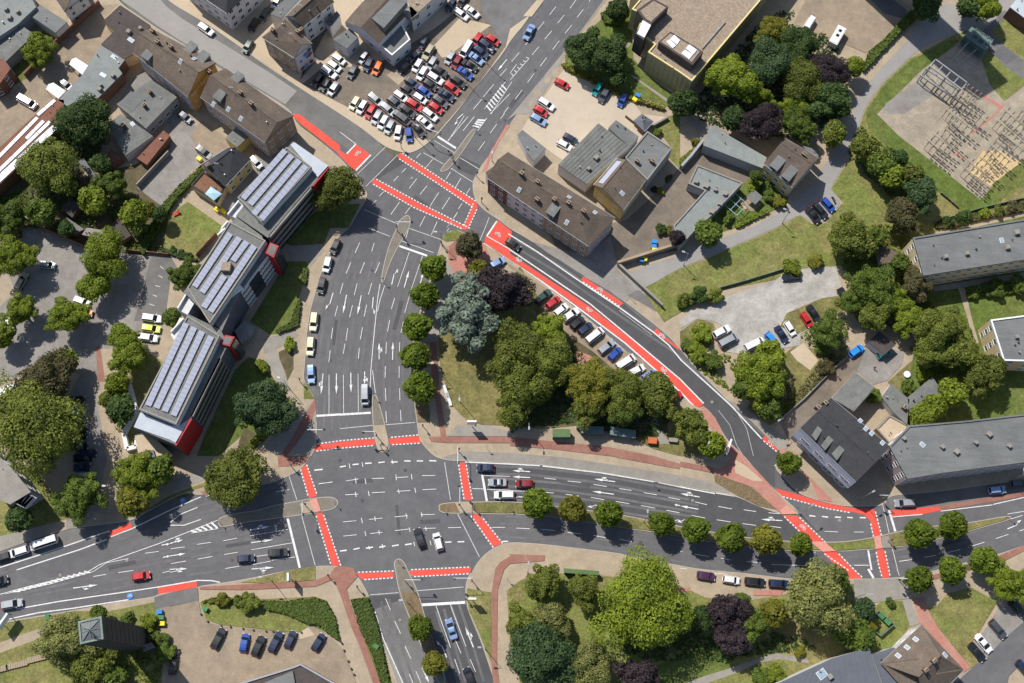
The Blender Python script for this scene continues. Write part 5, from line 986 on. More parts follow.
grove([('31:580,400', 29, 'bluegreen', 'big dark blue-green tree between office building and wide road'), ('41:395,130', 31, 'olive', 'large olive tree overhanging the left arm of the junction'), ('12:-20,450', 25, 'olive', 'round tree at the upper end of the solar office building'),
       ('40:830,110', 23, 'bright', 'bright tree at the corner below the office entrance'), ('40:960,80', 15, 'green', 'green tree right beside the office entrance roof'), ('40:800,270', 15, 'yellow', 'yellowish tree near the lamp by the left road'), ('40:470,240', 23, 'green', 'green tree at the lower end of the shaded parking row'), ('40:120,380', 13, 'dark', 'dark small tree in the shade below the louvre canopy'),
       ('30:200,500', 42, 'olive', 'very large olive linden left of the shaded parking row'), ('30:270,230', 29, 'brownish', 'brownish dark tree above the very large linden'), ('30:380,120', 13, 'bright', 'small bright tree peeking above the brownish tree'), ('30:780,80', 21, 'bright', 'bright tree beside the upper end of the office building'), ('30:730,400', 15, 'dark', 'dark bushy tree inside the white angular wall'), ('30:640,340', 8, 'olive', 'small grey-green tree at the white angular wall'), ('30:700,250', 11, 'bright', 'bright shrubby tree above the white angular wall'),
       ('20:80,170', 22, 'bright', 'bright tree at the left edge of the parking court'), ('20:615,180', 23, 'bright', 'bright tree at the upper middle of the parking court'), ('20:560,350', 15, 'bright', 'bright tree in the middle row of the parking court'), ('20:400,520', 20, 'bright', 'bright tree over the orange car in the parking court'), ('20:120,500', 18, 'bright', 'loose bright tree at lower left of the parking court'), ('20:10,640', 12, 'bright', 'bright tree cut by the left edge below the court'), ('20:740,660', 16, 'bright', 'bright tree beside the three emergency cars'),
       ('21:100,285', 17, 'green', 'green tree against the office building wing'), ('21:15,540', 10, 'green', 'small green tree by the parked emergency cars'),
       ('10:500,40', 27, 'dark', 'big dark tree over the end of the workshop hall'), ('10:290,310', 27, 'olive', 'dark olive tree beside the striped shed'), ('10:55,610', 18, 'green', 'green tree at the left edge below the striped shed'), ('10:250,590', 14, 'green', 'green tree among the sheds left of the gardens'), ('10:660,430', 16, 'green', 'green tree beside the narrow yard wall'), ('10:600,300', 10, 'dark', 'small dark tree beside the rusty lean-to'), ('10:560,520', 14, 'bright', 'yellowish green tree in the back gardens'), ('10:800,600', 14, 'bright', 'loose bright tree left of the square lawn'), ('10:885,575', 8, 'yellow', 'small lime-yellow tree above the square lawn'), ('10:960,600', 8, 'dark', 'small dark conifer at the corner of the square lawn'), ('10:400,690', 8, 'dark', 'dark small tree behind the pale shed'), ('10:830,680', 9, 'green', 'green small tree left of the lawn hedge'),
       ('00:235,320', 15, 'bright', 'bright bushy tree in the walled garden at top left'), ('00:215,250', 9, 'bright', 'small bright tree behind the light grey garage')], 'trees of the western gardens and courts')
grove([('03:440,290', 20, 'dark', 'left dark tree above the beige car park'), ('03:590,330', 19, 'dark', 'right dark tree above the beige car park'), ('03:650,60', 12, 'dark', 'dark small tree at the top left of the yellow block'), ('03:650,470', 8, 'dark', 'small dark tree at the hedge of the beige car park'),
       ('03:1000,610', 9, 'dark', 'dark spruce at the lower corner of the yellow block'), ('04:20,620', 14, 'dark', 'bigger dark spruce below the yellow block'), ('04:290,470', 26, 'bright', 'big bright tree right of the yellow block'), ('04:460,560', 16, 'bright', 'smaller bright tree leaning from the big bright one'), ('04:540,380', 24, 'bluegreen', 'blue-green tree in the middle of the upper park'), ('04:560,190', 16, 'yellow', 'yellowish tree near the white parked van'), ('04:700,280', 20, 'dark', 'dark tree left of the white caravan'), ('04:740,490', 23, 'olive', 'light olive tree in the middle of the upper park'), ('04:890,430', 20, 'purple', 'purple tree right of the olive tree in the upper park'), ('04:690,630', 16, 'bright', 'bright tree at the lower end of the upper park'), ('04:900,600', 20, 'dark', 'dark tree shading the lane bend'),
       ('14:480,50', 21, 'purple', 'purple tree behind the long narrow grey roof'), ('14:330,30', 13, 'dark', 'dark tree left of the purple tree'), ('14:720,50', 19, 'green', 'green tree behind the house with dormers'), ('14:920,120', 12, 'olive', 'olive shrubby tree by the lane behind the dormer house'), ('14:455,375', 7, 'green', 'round green tree at the dormer house corner'), ('24:170,30', 14, 'green', 'green tree over the lane at the end of the L-shaped roof'), ('24:-20,60', 8, 'purple', 'small purple tree at the courtyard corner')], 'trees around the yellow block')
grove([('05:430,30', 15, 'dark', 'dark tree at the top of the lane hedge'), ('05:790,45', 14, 'bright', 'bright tree at the top of the substation'), ('05:700,30', 12, 'dark', 'dark tree left of the bright tree above the substation'), ('05:5,400', 10, 'bright', 'bright shrubby tree left of the long lane'),
       ('15:60,210', 13, 'olive', 'olive tree at the upper end of the thicket beside the substation'), ('15:160,300', 14, 'green', 'green tree in the thicket beside the substation'), ('15:260,270', 10, 'dark', 'dark tree in the middle of the substation thicket'), ('15:230,380', 13, 'bright', 'yellow-green tree in the lower substation thicket'), ('15:350,380', 13, 'olive', 'olive tree near the lower end of the substation thicket'), ('15:400,480', 18, 'bluegreen', 'round green tree at the lower end of the substation thicket'), ('15:290,610', 19, 'brownish', 'greyish olive tree above the upper apartment row'), ('15:660,620', 8, 'dark', 'small dark tree in the strip above the apartment roof'),
       ('24:1000,60', 20, 'olive', 'olive tree at the right end of the gravel lot'), ('25:130,60', 11, 'green', 'green tree between gravel lot and brown hut'), ('25:60,110', 12, 'olive', 'olive tree left of the brown hut'), ('25:130,350', 25, 'green', 'large green tree in the clump beside the apartment end'), ('25:10,420', 17, 'green', 'green tree at the left of the apartment clump'), ('25:240,430', 17, 'bright', 'bright tree in the middle of the apartment clump'), ('25:330,540', 17, 'bright', 'yellow-green tree at the lower edge of the apartment clump'), ('25:120,520', 16, 'olive', 'olive tree in the lower left apartment clump'), ('25:510,600', 23, 'olive', 'broad olive tree right of the dark hut'), ('25:370,340', 15, 'brownish', 'bare brownish tree before the apartment end wall'), ('25:280,210', 10, 'green', 'small green tree beside the apartment end wall'),
       ('24:890,610', 16, 'green', 'green bushy tree beside the black parked car of the gravel lot'), ('34:480,210', 29, 'bright', 'big bright tree between gravel lot and road'), ('34:540,80', 15, 'bright', 'bright tree behind the white car on the gravel lot'), ('34:540,400', 13, 'green', 'dark green tree at the scrub corner by the lamp'), ('34:400,270', 14, 'green', 'green tree at the roadside left of the big bright tree'),
       ('35:590,300', 14, 'bright', 'bright tree beside the ridged shed roof'), ('35:480,380', 12, 'bright', 'bright tree between ridged shed and long block'), ('35:420,450', 13, 'bright', 'bright tree touching the long block roof'), ('35:450,60', 18, 'olive', 'olive tree behind the teal car yard'), ('35:620,70', 18, 'olive', 'olive tree in the middle of the back garden'), ('35:790,190', 20, 'olive', 'olive tree at the lower corner of the cream-ended block')], 'trees on the eastern side')
grove([('53:205,85', 19, 'olive', 'olive tree left of the green bus shelter in the lower park'), ('53:440,130', 17, 'olive', 'olive tree before the green shelter in the lower park'), ('53:65,320', 17, 'olive', 'olive tree at the left edge of the lower park'), ('53:255,300', 18, 'cream', 'pale olive tree in the middle left of the lower park'), ('53:200,530', 33, 'bluegreen', 'huge blue-green tree at the bottom left of the lower park'), ('53:470,580', 25, 'cream', 'cream-blossomed tree beside the huge blue-green one'), ('53:770,640', 21, 'purple', 'purple tree at the bottom edge of the lower park'),
       ('53:800,210', 43, 'bright', 'the largest bright green tree in the lower park'), ('54:280,260', 21, 'purple', 'purple tree below the four kerbside cars'), ('54:310,420', 17, 'purple', 'lower purple tree above the curved park path'), ('54:120,300', 16, 'dark', 'dark tree between the largest bright tree and the purple one'), ('54:450,330', 16, 'green', 'light green tree in the middle of the lower right park'), ('54:370,190', 9, 'green', 'small light green tree behind the kerbside cars'), ('54:570,260', 15, 'yellow', 'yellowish tree left of the big cream linden'), ('54:810,200', 33, 'cream', 'big cream-dotted linden at the crossing'), ('54:930,70', 14, 'green', 'green tree above the cream linden at the crossing'), ('54:990,360', 13, 'green', 'green tree below the cream linden'), ('55:65,235', 11, 'bluegreen', 'round blue-green tree beside the bin enclosure'), ('55:30,400', 14, 'green', 'green tree below the bin enclosure'), ('55:935,85', 18, 'bright', 'bright tree over the parked cars at the right edge'),
       ('50:430,420', 27, 'cream', 'big pale olive tree wrapped around the bell tower'), ('50:560,590', 21, 'olive', 'olive tree below the bell tower'), ('50:680,660', 13, 'green', 'green tree at the bottom edge below the tower'), ('50:590,270', 8, 'green', 'small green tree above the tower roof')], 'trees of the southern parks')
def bushes(lst, group, cat='shrub', name='shrub'):
    for s, rp, sp, lab in lst: tree(s, rp, sp, lab, 'B', group, name, cat=cat)
bushes([('50:900,320', 9, 'bright', 'bright shrub right of the tower shaft'), ('50:960,420', 8, 'green', 'green shrub beside the yellow bin near the tower'), ('50:760,300', 7, 'green', 'small shrub above the tower shaft'), ('51:480,210', 10, 'olive', 'dark round shrub on the church lawn'), ('51:310,185', 7, 'yellow', 'yellow shrub at the left of the church lawn'), ('51:410,190', 6, 'green', 'pale green shrub next to the dark round one'), ('50:990,500', 9, 'green', 'shrub at the left edge of the church yard'),
        ('24:30,430', 9, 'olive', 'left of the three bushes at the gravel lot entrance'), ('24:110,400', 10, 'dark', 'middle and darkest bush at the gravel lot entrance'), ('24:205,405', 9, 'olive', 'right of the three bushes at the gravel lot entrance'), ('24:670,240', 9, 'bright', 'bright bush above the car with roof rails'), ('24:815,200', 8, 'yellow', 'bright bush at the upper edge of the gravel lot'), ('24:130,640', 11, 'bright', 'bright bush left of the white car on the gravel lot'), ('34:110,70', 11, 'bright', 'roadside bush left of the silver car'), ('34:200,120', 10, 'green', 'roadside bush below the silver car'), ('34:50,20', 7, 'green', 'small roadside bush at the lot entrance'), ('34:860,20', 9, 'green', 'bush above the bare sandy patch'), ('34:600,300', 13, 'brownish', 'dry brown scrub bush beside the driveway'), ('34:880,160', 9, 'brownish', 'dry scrub bush next to the sandy patch'),
        ('35:410,190', 8, 'bright', 'bright bush in the dry back garden'), ('35:320,270', 8, 'green', 'green bush behind the felt-roofed shed'), ('35:120,330', 9, 'green', 'green bush beside the grey wing'), ('13:600,683', 3, 'green', 'tiny shrub by the long row end'), ('13:885,110', 5, 'green', 'small round shrub beside the pavilion'), ('13:900,460', 4, 'bright', 'bright green shrub in the courtyard flower bed'), ('13:865,455', 4, 'purple', 'reddish shrub in the courtyard flower bed'), ('13:950,385', 4, 'brownish', 'brown shrub at the right of the courtyard flower bed'), ('24:60,-5', 4, 'green', 'green shrub in the round courtyard bed'), ('23:905,5', 6, 'dark', 'dark shrub at the gravel courtyard bed'), ('23:960,15', 5, 'yellow', 'yellow shrub at the courtyard bed'),
        ('14:440,440', 8, 'bright', 'bright shrub in the patio garden'), ('14:530,480', 7, 'green', 'green shrub beside the patio'), ('14:590,530', 7, 'yellow', 'yellow shrub at the lane edge of the patio garden'), ('14:520,430', 6, 'green', 'shrub below the dormer house front'), ('14:290,620', 7, 'green', 'shrub at the lower corner of the L-shaped roof'), ('14:100,170', 5, 'yellow', 'yellow shrub beside the courtyard wall'), ('14:20,280', 5, 'bright', 'bright shrub left of the courtyard wall'),
        ('21:720,0', 6, 'bright', 'small shrub beside the office lawn'), ('31:715,10', 7, 'bright', 'bright shrub where the paths meet by the office'), ('31:555,150', 7, 'bright', 'bright shrub beside the pale path'), ('31:510,595', 6, 'bright', 'bright shrub below the big blue-green tree'), ('21:15,130', 4, 'dark', 'left dark shrub under the lawn edge'), ('21:65,150', 4, 'dark', 'middle dark shrub under the lawn edge'), ('21:110,165', 4, 'dark', 'right dark shrub under the lawn edge'),
        ('25:720,380', 7, 'green', 'left shrub before the upper apartment row'), ('25:860,355', 9, 'green', 'middle shrub before the upper apartment row'), ('25:990,340', 10, 'green', 'right shrub before the upper apartment row'), ('25:800,360', 7, 'dark', 'dark shrub before the upper apartment row'), ('15:560,640', 6, 'dark', 'dark bush in the strip above the apartment row'), ('15:780,600', 6, 'bright', 'bright bush in the strip beside the railing'), ('15:950,560', 6, 'brownish', 'brownish bush in the strip at the right edge'), ('15:870,580', 6, 'olive', 'olive bush in the strip near the right edge'),
        ('53:380,700', 5, 'green', 'small shrub at the bottom of the lower park'), ('54:720,500', 6, 'yellow', 'yellow shrub by the curved path'), ('54:580,620', 9, 'bright', 'bright shrub beside the seam-roofed hall'), ('54:480,650', 9, 'green', 'green shrub at the bottom edge by the hall'), ('55:220,205', 5, 'green', 'clipped shrub at the crossing lawn'), ('34:600,690', 0.1 + 4, 'green', 'small shrub at the pavement tip')], 'shrubs')
def hedge(s, h, sp, label, dens=16, leaf=.26, cat='hedge', name='hedge'):
    """clipped or rough hedge: leaf faces over the top and sides of the traced area"""
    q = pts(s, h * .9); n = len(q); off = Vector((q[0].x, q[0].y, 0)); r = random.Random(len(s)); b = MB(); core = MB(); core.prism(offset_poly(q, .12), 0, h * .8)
    xs = [p.x for p in q]; ys = [p.y for p in q]; ar = (max(xs) - min(xs)) * (max(ys) - min(ys))
    def inside(x, y):
        c = False; j = n - 1
        for i in range(n):
            if (q[i].y > y) != (q[j].y > y) and x < (q[j].x - q[i].x) * (y - q[i].y) / (q[j].y - q[i].y) + q[i].x: c = not c
            j = i
        return c
    def leafq(p, d):
        nn = (d + Vector((r.uniform(-1, 1), r.uniform(-1, 1), r.uniform(-.2, 1))) * .6).normalized(); u = nn.cross(Vector((r.uniform(-1, 1), r.uniform(-1, 1), r.uniform(-1, 1)))).normalized(); w = nn.cross(u); s_ = leaf * r.uniform(.6, 1.3)
        b.face([p - u * s_ - w * s_ * .4, p + u * s_ * .2 - w * s_ * .8, p + u * s_ + w * s_ * .2, p - u * s_ * .1 + w * s_ * .8])
    for _ in range(min(16000, int(ar * dens))):
        x, y = r.uniform(min(xs), max(xs)), r.uniform(min(ys), max(ys))
        if inside(x, y): leafq(Vector((x, y, h * r.uniform(.72, 1.05))), Vector((0, 0, 1)))
    for i in range(n):
        a, c = q[i], q[(i + 1) % n]; d = c - a; L_ = d.length; nn = Vector((d.y, -d.x, 0)).normalized()
        for _ in range(int(L_ * 14 * h)):
            p = a + d * r.random(); p.z = r.uniform(.05, h); p += Vector((r.uniform(-.12, .12), r.uniform(-.12, .12), 0)); leafq(p, nn if r.random() < .5 else -nn)
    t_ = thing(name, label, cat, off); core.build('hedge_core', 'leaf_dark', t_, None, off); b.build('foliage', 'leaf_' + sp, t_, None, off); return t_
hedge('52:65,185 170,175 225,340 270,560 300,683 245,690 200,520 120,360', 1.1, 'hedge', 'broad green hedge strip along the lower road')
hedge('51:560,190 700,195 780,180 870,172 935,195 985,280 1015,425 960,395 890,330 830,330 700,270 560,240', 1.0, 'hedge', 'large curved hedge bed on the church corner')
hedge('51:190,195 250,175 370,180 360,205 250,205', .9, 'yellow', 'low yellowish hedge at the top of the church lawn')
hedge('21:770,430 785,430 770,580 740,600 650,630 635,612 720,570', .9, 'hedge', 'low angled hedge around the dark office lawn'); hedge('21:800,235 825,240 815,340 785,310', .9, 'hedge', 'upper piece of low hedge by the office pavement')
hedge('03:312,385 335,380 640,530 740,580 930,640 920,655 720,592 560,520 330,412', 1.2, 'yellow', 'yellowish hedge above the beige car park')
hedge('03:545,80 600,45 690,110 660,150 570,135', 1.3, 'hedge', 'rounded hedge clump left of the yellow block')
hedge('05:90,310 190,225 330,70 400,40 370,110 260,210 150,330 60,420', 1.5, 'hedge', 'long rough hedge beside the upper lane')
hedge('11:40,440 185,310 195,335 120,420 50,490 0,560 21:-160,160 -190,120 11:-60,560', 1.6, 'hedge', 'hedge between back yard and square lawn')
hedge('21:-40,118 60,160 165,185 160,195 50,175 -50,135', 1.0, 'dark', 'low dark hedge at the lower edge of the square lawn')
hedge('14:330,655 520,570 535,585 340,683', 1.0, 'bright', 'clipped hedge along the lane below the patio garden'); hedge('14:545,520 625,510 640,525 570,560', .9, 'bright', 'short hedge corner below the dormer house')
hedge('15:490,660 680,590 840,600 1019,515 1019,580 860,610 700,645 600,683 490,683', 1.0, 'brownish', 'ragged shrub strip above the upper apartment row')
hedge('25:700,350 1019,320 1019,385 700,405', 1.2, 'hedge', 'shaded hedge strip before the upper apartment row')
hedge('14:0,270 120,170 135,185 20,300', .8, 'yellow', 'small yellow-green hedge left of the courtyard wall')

def undergrowth(s, h, sp, leaf=.3, dens=7, seed=1):
    """low tangled greenery nobody could count: one object"""
    q = pts(s, h * .6); n = len(q); r = random.Random(seed); b = MB(); xs = [p.x for p in q]; ys = [p.y for p in q]
    for _ in range(int((max(xs) - min(xs)) * (max(ys) - min(ys)) * dens)):
        x, y = r.uniform(min(xs), max(xs)), r.uniform(min(ys), max(ys)); c = False; j = n - 1
        for i in range(n):
            if (q[i].y > y) != (q[j].y > y) and x < (q[j].x - q[i].x) * (y - q[i].y) / (q[j].y - q[i].y) + q[i].x: c = not c
            j = i
        if not c: continue
        g_ = .5 + .5 * math.sin(x * .9 + math.sin(y * .7) * 2) * math.sin(y * .8 + math.sin(x * .5)); p = Vector((x, y, .2 + h * g_ * r.uniform(.3, 1.1)))
        nn = Vector((r.gauss(0, .6), r.gauss(0, .6), 1)).normalized(); u = nn.cross(Vector((r.uniform(-1, 1), r.uniform(-1, 1), .1))).normalized(); w = nn.cross(u); t = leaf * r.uniform(.6, 1.4)
        b.face([p - u * t - w * t * .4, p + u * t * .2 - w * t * .8, p + u * t + w * t * .2, p - u * t * .1 + w * t * .8])
    o = b.build('undergrowth', 'leaf_' + sp); o['kind'] = 'stuff'; return o
for i, (s, h, sp) in enumerate((('24:720,650 830,560 1000,530 1010,683 34:1000,60 830,40 750,0', 1.4, 'green'), ('34:610,455 680,380 830,240 1000,80 860,60 800,170 700,300 570,430', .7, 'brownish'), ('34:20,20 100,40 240,200 350,340 300,300 150,190 60,120', .9, 'bright'), ('10:180,330 370,80 480,60 640,140 600,230 470,300 480,420 560,420 620,330 740,340 740,440 640,520 560,683 440,683 330,560 180,500', 1.0, 'dark'), ('10:-20,500 150,440 200,560 330,640 250,683 -20,683 20:-20,150 60,40 100,80 40,200 -20,300', 1.0, 'green'), ('10:640,560 740,450 860,520 860,640 800,683 650,683 20:740,80 780,60 860,90 980,110 900,150 760,140', .9, 'green'),
    ('04:120,560 330,300 480,130 600,60 690,60 640,130 720,180 860,200 960,300 1000,420 1010,683 14:760,130 600,150 480,90 330,90 180,60 40,0 04:40,683', 1.2, 'dark'), ('15:30,60 150,160 250,220 380,330 470,430 480,520 400,560 250,520 120,400 30,310 -40,220', 1.2, 'green'), ('24:930,30 25:60,-20 340,-20 350,110 330,260 400,400 520,500 700,600 740,690 640,683 480,683 280,600 60,600 -20,500 24:1000,340', 1.1, 'olive'),
    ('33:0,560 130,280 300,30 380,10 560,200 700,200 930,300 960,470 850,600 700,540 560,500 420,480 200,500 60,520', .7, 'dark'), ('53:560,440 780,420 54:30,330 250,420 420,480 560,380 760,430 820,480 600,500 420,520 250,560 100,520 53:960,560 800,540', .9, 'dark'), ('34:120,30 280,120 400,300 520,440 590,470 700,350 600,150 400,120 280,80', .9, 'bright'), ('35:330,30 480,10 700,10 860,150 880,260 760,330 600,200 480,200 400,100', .9, 'olive'), ('30:640,310 760,250 810,400 740,520 700,540 660,430', .8, 'green'), ('50:300,350 470,300 620,430 900,440 980,520 960,683 440,683 330,560', .8, 'olive'), ('20:-20,-20 130,10 110,90 -20,110', .8, 'bright'), ('40:690,40 900,10 1019,100 860,260 700,250', .8, 'green'))): undergrowth(s, h, sp, seed=i)
# ---------------------------------------------------------------- CARS
def car_meshes(kind):
    """front towards +x; profile lists run front to back: (x, half width low, half width at belt)"""
    K = {'hatch': (3.95, 1.74, 1.48, .86, (.30, .60, -.92, -.78)), 'sedan': (4.6, 1.80, 1.44, .86, (.16, .58, -.58, -.30)), 'estate': (4.6, 1.80, 1.48, .88, (.20, .55, -.96, -.84)),
         'suv': (4.5, 1.86, 1.68, .98, (.22, .52, -.95, -.80)), 'van': (4.9, 1.92, 1.95, 1.05, (.50, .78, -.985, -.95)), 'long van': (6.3, 2.0, 2.5, 1.15, (.64, .84, -.99, -.97)), 'sports': (4.2, 1.78, 1.30, .80, (.0, .42, -.62, -.35))}
    L_, W_, H_, belt, (r0, w0, w1, r1) = K[kind]; hl, hw = L_ / 2, W_ / 2; out = {}
    b = MB()
    def ring(z, sx, sy, c=.30):
        X = hl * sx; Y = hw * sy
        return [(X, -Y + c * 1.6, z), (X - c * .35, -Y + c * .6, z), (X - c * 1.6, -Y, z), (-X + c * 1.2, -Y, z), (-X + c * .3, -Y + c * .5, z), (-X, -Y + c * 1.3, z), (-X, Y - c * 1.3, z), (-X + c * .3, Y - c * .5, z), (-X + c * 1.2, Y, z), (X - c * 1.6, Y, z), (X - c * .35, Y - c * .6, z), (X, Y - c * 1.6, z)]
    rs = [ring(.24, .96, .95), ring(.42, 1.0, 1.0), ring(.66, .995, 1.0), ring(belt - .08, .975, .97), ring(belt, .93, .90)]
    for lo, hi in zip(rs, rs[1:]):
        for i in range(12): j = (i + 1) % 12; b.face([lo[i], lo[j], hi[j], hi[i]])
    b.face(rs[-1]); b.face(rs[0][::-1])
    # cabin: roof quad and belt quad
    yb, yr = hw * .90, hw * .72; xr0, xw0, xw1, xr1 = hl * r0, hl * w0, hl * w1, hl * r1; zr = H_
    bb = [(xw0, -yb * .95, belt), (xw0, yb * .95, belt), (xw1, yb * .95, belt), (xw1, -yb * .95, belt)]; rr = [(xr0, -yr, zr - .05), (xr0, yr, zr - .05), (xr1, yr, zr - .06), (xr1, -yr, zr - .06)]
    mid0, mid1 = xr0 * .6 + xr1 * .4, xr0 * .25 + xr1 * .75
    top = [(mid0, -yr * .96, zr), (mid0, yr * .96, zr), (mid1, yr * .96, zr), (mid1, -yr * .96, zr)]
    for i in range(4): j = (i + 1) % 4; b.face([bb[i], bb[j], rr[j], rr[i]]); b.face([rr[i], rr[j], top[j], top[i]])
    b.face(top)
    for s in (-1, 1): b.box(xw0 - .35, s * (hw * .97), belt - .02, xw0 - .15, s * (hw * .97 + .16), belt + .14) if s > 0 else b.box(xw0 - .35, -(hw * .97 + .16), belt - .02, xw0 - .15, -(hw * .97), belt + .14)
    out['body'] = b
    def glass(a, b_, c, d, sh=.10, push=.015):
        a, b_, c, d = map(Vector, (a, b_, c, d)); m_ = (a + b_ + c + d) / 4; n = (b_ - a).cross(d - a).normalized(); q = [m_ + (p - m_) * (1 - sh) + n * push for p in (a, b_, c, d)]; g = MB(); g.face(q); return g
    out['windscreen'] = glass(bb[0], bb[1], rr[1], rr[0], .06); out['rear_window'] = glass(bb[2], bb[3], rr[3], rr[2], .14)
    out['side_window'] = [glass(bb[1], bb[2], rr[2], rr[1], .13), glass(bb[3], bb[0], rr[0], rr[3], .13)]
    wh = []
    for x_ in (hl * .62, -hl * .60):
        for s in (-1, 1): k = MB(); k.bar((x_, s * (hw - .22), .32), (x_, s * (hw + .01), .32), .33, 0, 10); wh.append(k)
    out['wheel'] = wh; hlm = []; tl = []
    for s in (-1, 1):
        k = MB(); y = s * hw * .66; k.box(hl * .945, y - .2, .62, hl * 1.0, y + .2, .76); hlm.append(k)
        k = MB(); y = s * hw * .74; k.box(-hl * 1.006, y - .17, .66, -hl * .95, y + .17, .84); tl.append(k)
    out['headlight'] = hlm; out['taillight'] = tl
    res = []
    for nm, v in out.items():
        for mb in (v if isinstance(v, list) else [v]):
            res.append((nm, mb.mesh(nm, [{'body': 'paint_white', 'wheel': 'tyre', 'headlight': 'lamp', 'taillight': 'lamp_red'}.get(nm, 'glass')])))
    return res
CARM = {k: car_meshes(k) for k in ('hatch', 'sedan', 'estate', 'suv', 'van', 'long van', 'sports')}
KW = {'hatch': 'hatchback', 'sedan': 'saloon', 'estate': 'estate', 'suv': 'tall car', 'van': 'van', 'long van': 'long van', 'sports': 'sports car'}
CARLIST = []
def car(s, deg, kind, colour, label, group=None, name='parked_car', cat='car'):
    (u, v) = px(s)[0]; p = P(u, v, .75); z = .135 if name == 'parked_car' else .1
    o = thing(name, label, 'van' if 'van' in kind else cat, Vector((p.x, p.y, z)), ang_world(u, v, deg, .75), group)
    r = random.Random(int(u * 13 + v * 7)); k = r.uniform(.97, 1.03)
    o.scale = (k, k, k)
    for nm, me in CARM[kind]:
        c = bpy.data.objects.new(nm, me); COL.objects.link(c); c.parent = o
        if nm == 'body': c.material_slots[0].link = 'OBJECT'; c.material_slots[0].material = MT['paint_' + colour]
    return o
def row(where, group, lst, pre=None):
    """cars listed in order along a row; each label names the neighbours"""
    n = len(lst); nm = [f"{c[3]} {KW[c[2]]}" for c in lst]; base = []
    for i in range(n):
        A, B_ = lst[i - 1][3], lst[(i + 1) % n][3]
        if i == 0 and n > 1: rel = f"first in {where}, next to {B_} one"
        elif i == n - 1 and n > 1: rel = f"last in {where}, next to {A} one"
        else: rel = f"in {where} between {A} and {B_} cars"
        base.append(f"{nm[i]} {rel}")
    for i, c in enumerate(lst):
        l = c[4] if len(c) > 4 else base[i]
        if len(c) <= 4 and base.count(l) > 1: l = f"{nm[i]}, {['first', 'second', 'third', 'fourth', 'fifth', 'sixth', 'seventh', 'eighth', 'ninth', 'tenth', 'eleventh', 'twelfth'][min(i, 11)]} vehicle in {where}"
        car(c[0], c[1], c[2], c[3], l, group)
G1 = 'cars crowded on the dealer lot'
row('the dealer lot kerb row', G1, [('B:150,185', 122, 'hatch', 'cream'), ('B:225,225', 122, 'hatch', 'white'), ('B:312,270', 122, 'hatch', 'red'), ('B:375,328', 120, 'hatch', 'silver'), ('B:440,380', 120, 'hatch', 'white'), ('B:505,428', 118, 'hatch', 'silver'), ('B:592,485', 102, 'hatch', 'white'), ('B:702,508', 85, 'hatch', 'blue')])
row('the dealer lot second row', G1, [('B:365,150', 40, 'estate', 'silver'), ('B:490,250', 40, 'estate', 'silver'), ('B:635,345', 36, 'van', 'grey'), ('B:800,455', 52, 'sedan', 'black')])
row('the dealer lot third row', G1, [('B:563,185', 38, 'suv', 'grey'), ('B:692,268', 38, 'estate', 'black'), ('B:862,382', 40, 'sedan', 'white')])
row('the dealer lot fourth row', G1, [('B:617,115', 35, 'hatch', 'white'), ('B:760,205', 33, 'estate', 'red'), ('B:918,303', 38, 'estate', 'white')])
row('the dealer lot fifth row', G1, [('02:405,540', 35, 'hatch', 'black'), ('02:480,590', 33, 'hatch', 'white'), ('02:575,648', 35, 'hatch', 'red')])
row('the dealer lot sixth row', G1, [('02:430,497', 35, 'hatch', 'dark blue'), ('02:505,548', 35, 'hatch', 'blue'), ('02:602,608', 35, 'estate', 'grey')])
row('the dealer lot seventh row', G1, [('02:540,510', 35, 'hatch', 'black'), ('02:637,570', 35, 'sedan', 'dark blue')])
row('the dealer lot eighth row', G1, [('02:572,470', 33, 'estate', 'white'), ('02:672,528', 37, 'estate', 'red')])
row('the dealer lot roadside column', G1, [('02:600,428', 33, 'suv', 'black'), ('02:708,490', 35, 'estate', 'black'), ('02:750,438', 38, 'sedan', 'blue'), ('02:777,393', 33, 'sedan', 'black'), ('02:815,350', 37, 'sedan', 'light blue'), ('02:845,312', 37, 'estate', 'dark blue'), ('02:880,275', 37, 'estate', 'dark blue'), ('02:915,240', 33, 'hatch', 'red')])
row('the dealer lot inner column', G1, [('02:820,237', 128, 'hatch', 'red'), ('02:755,300', 122, 'van', 'white'), ('02:700,372', 122, 'hatch', 'dark red'), ('02:660,347', 122, 'hatch', 'silver'), ('02:530,315', 122, 'suv', 'beige'), ('02:550,380', 122, 'hatch', 'silver'), ('02:493,440', 122, 'hatch', 'white'), ('02:465,393', 122, 'hatch', 'white')])
G2 = 'cars beside the dealership building'
row('the dealership wall shade', G2, [('02:450,335', 140, 'hatch', 'grey'), ('02:385,405', 140, 'hatch', 'black'), ('02:497,255', 120, 'hatch', 'dark blue')])
row('the dealership corner row', G2, [('02:225,408', 118, 'hatch', 'orange'), ('02:170,388', 118, 'hatch', 'dark blue'), ('02:140,343', 125, 'hatch', 'silver'), ('02:75,430', 120, 'hatch', 'grey')])
row('the painted gable forecourt', G2, [('01:1012,355', 35, 'hatch', 'white'), ('01:985,398', 35, 'hatch', 'white'), ('01:952,433', 35, 'estate', 'white')])
row('the painted gable kerb', G2, [('01:885,480', 125, 'hatch', 'black'), ('01:930,507', 125, 'hatch', 'black'), ('01:980,532', 125, 'hatch', 'silver')])
row('the white building corner', G2, [('02:725,85', 35, 'estate', 'white'), ('02:790,70', 38, 'sedan', 'white'), ('02:662,32', 125, 'hatch', 'dark blue'), ('02:735,5', 125, 'hatch', 'black')])
G0 = None
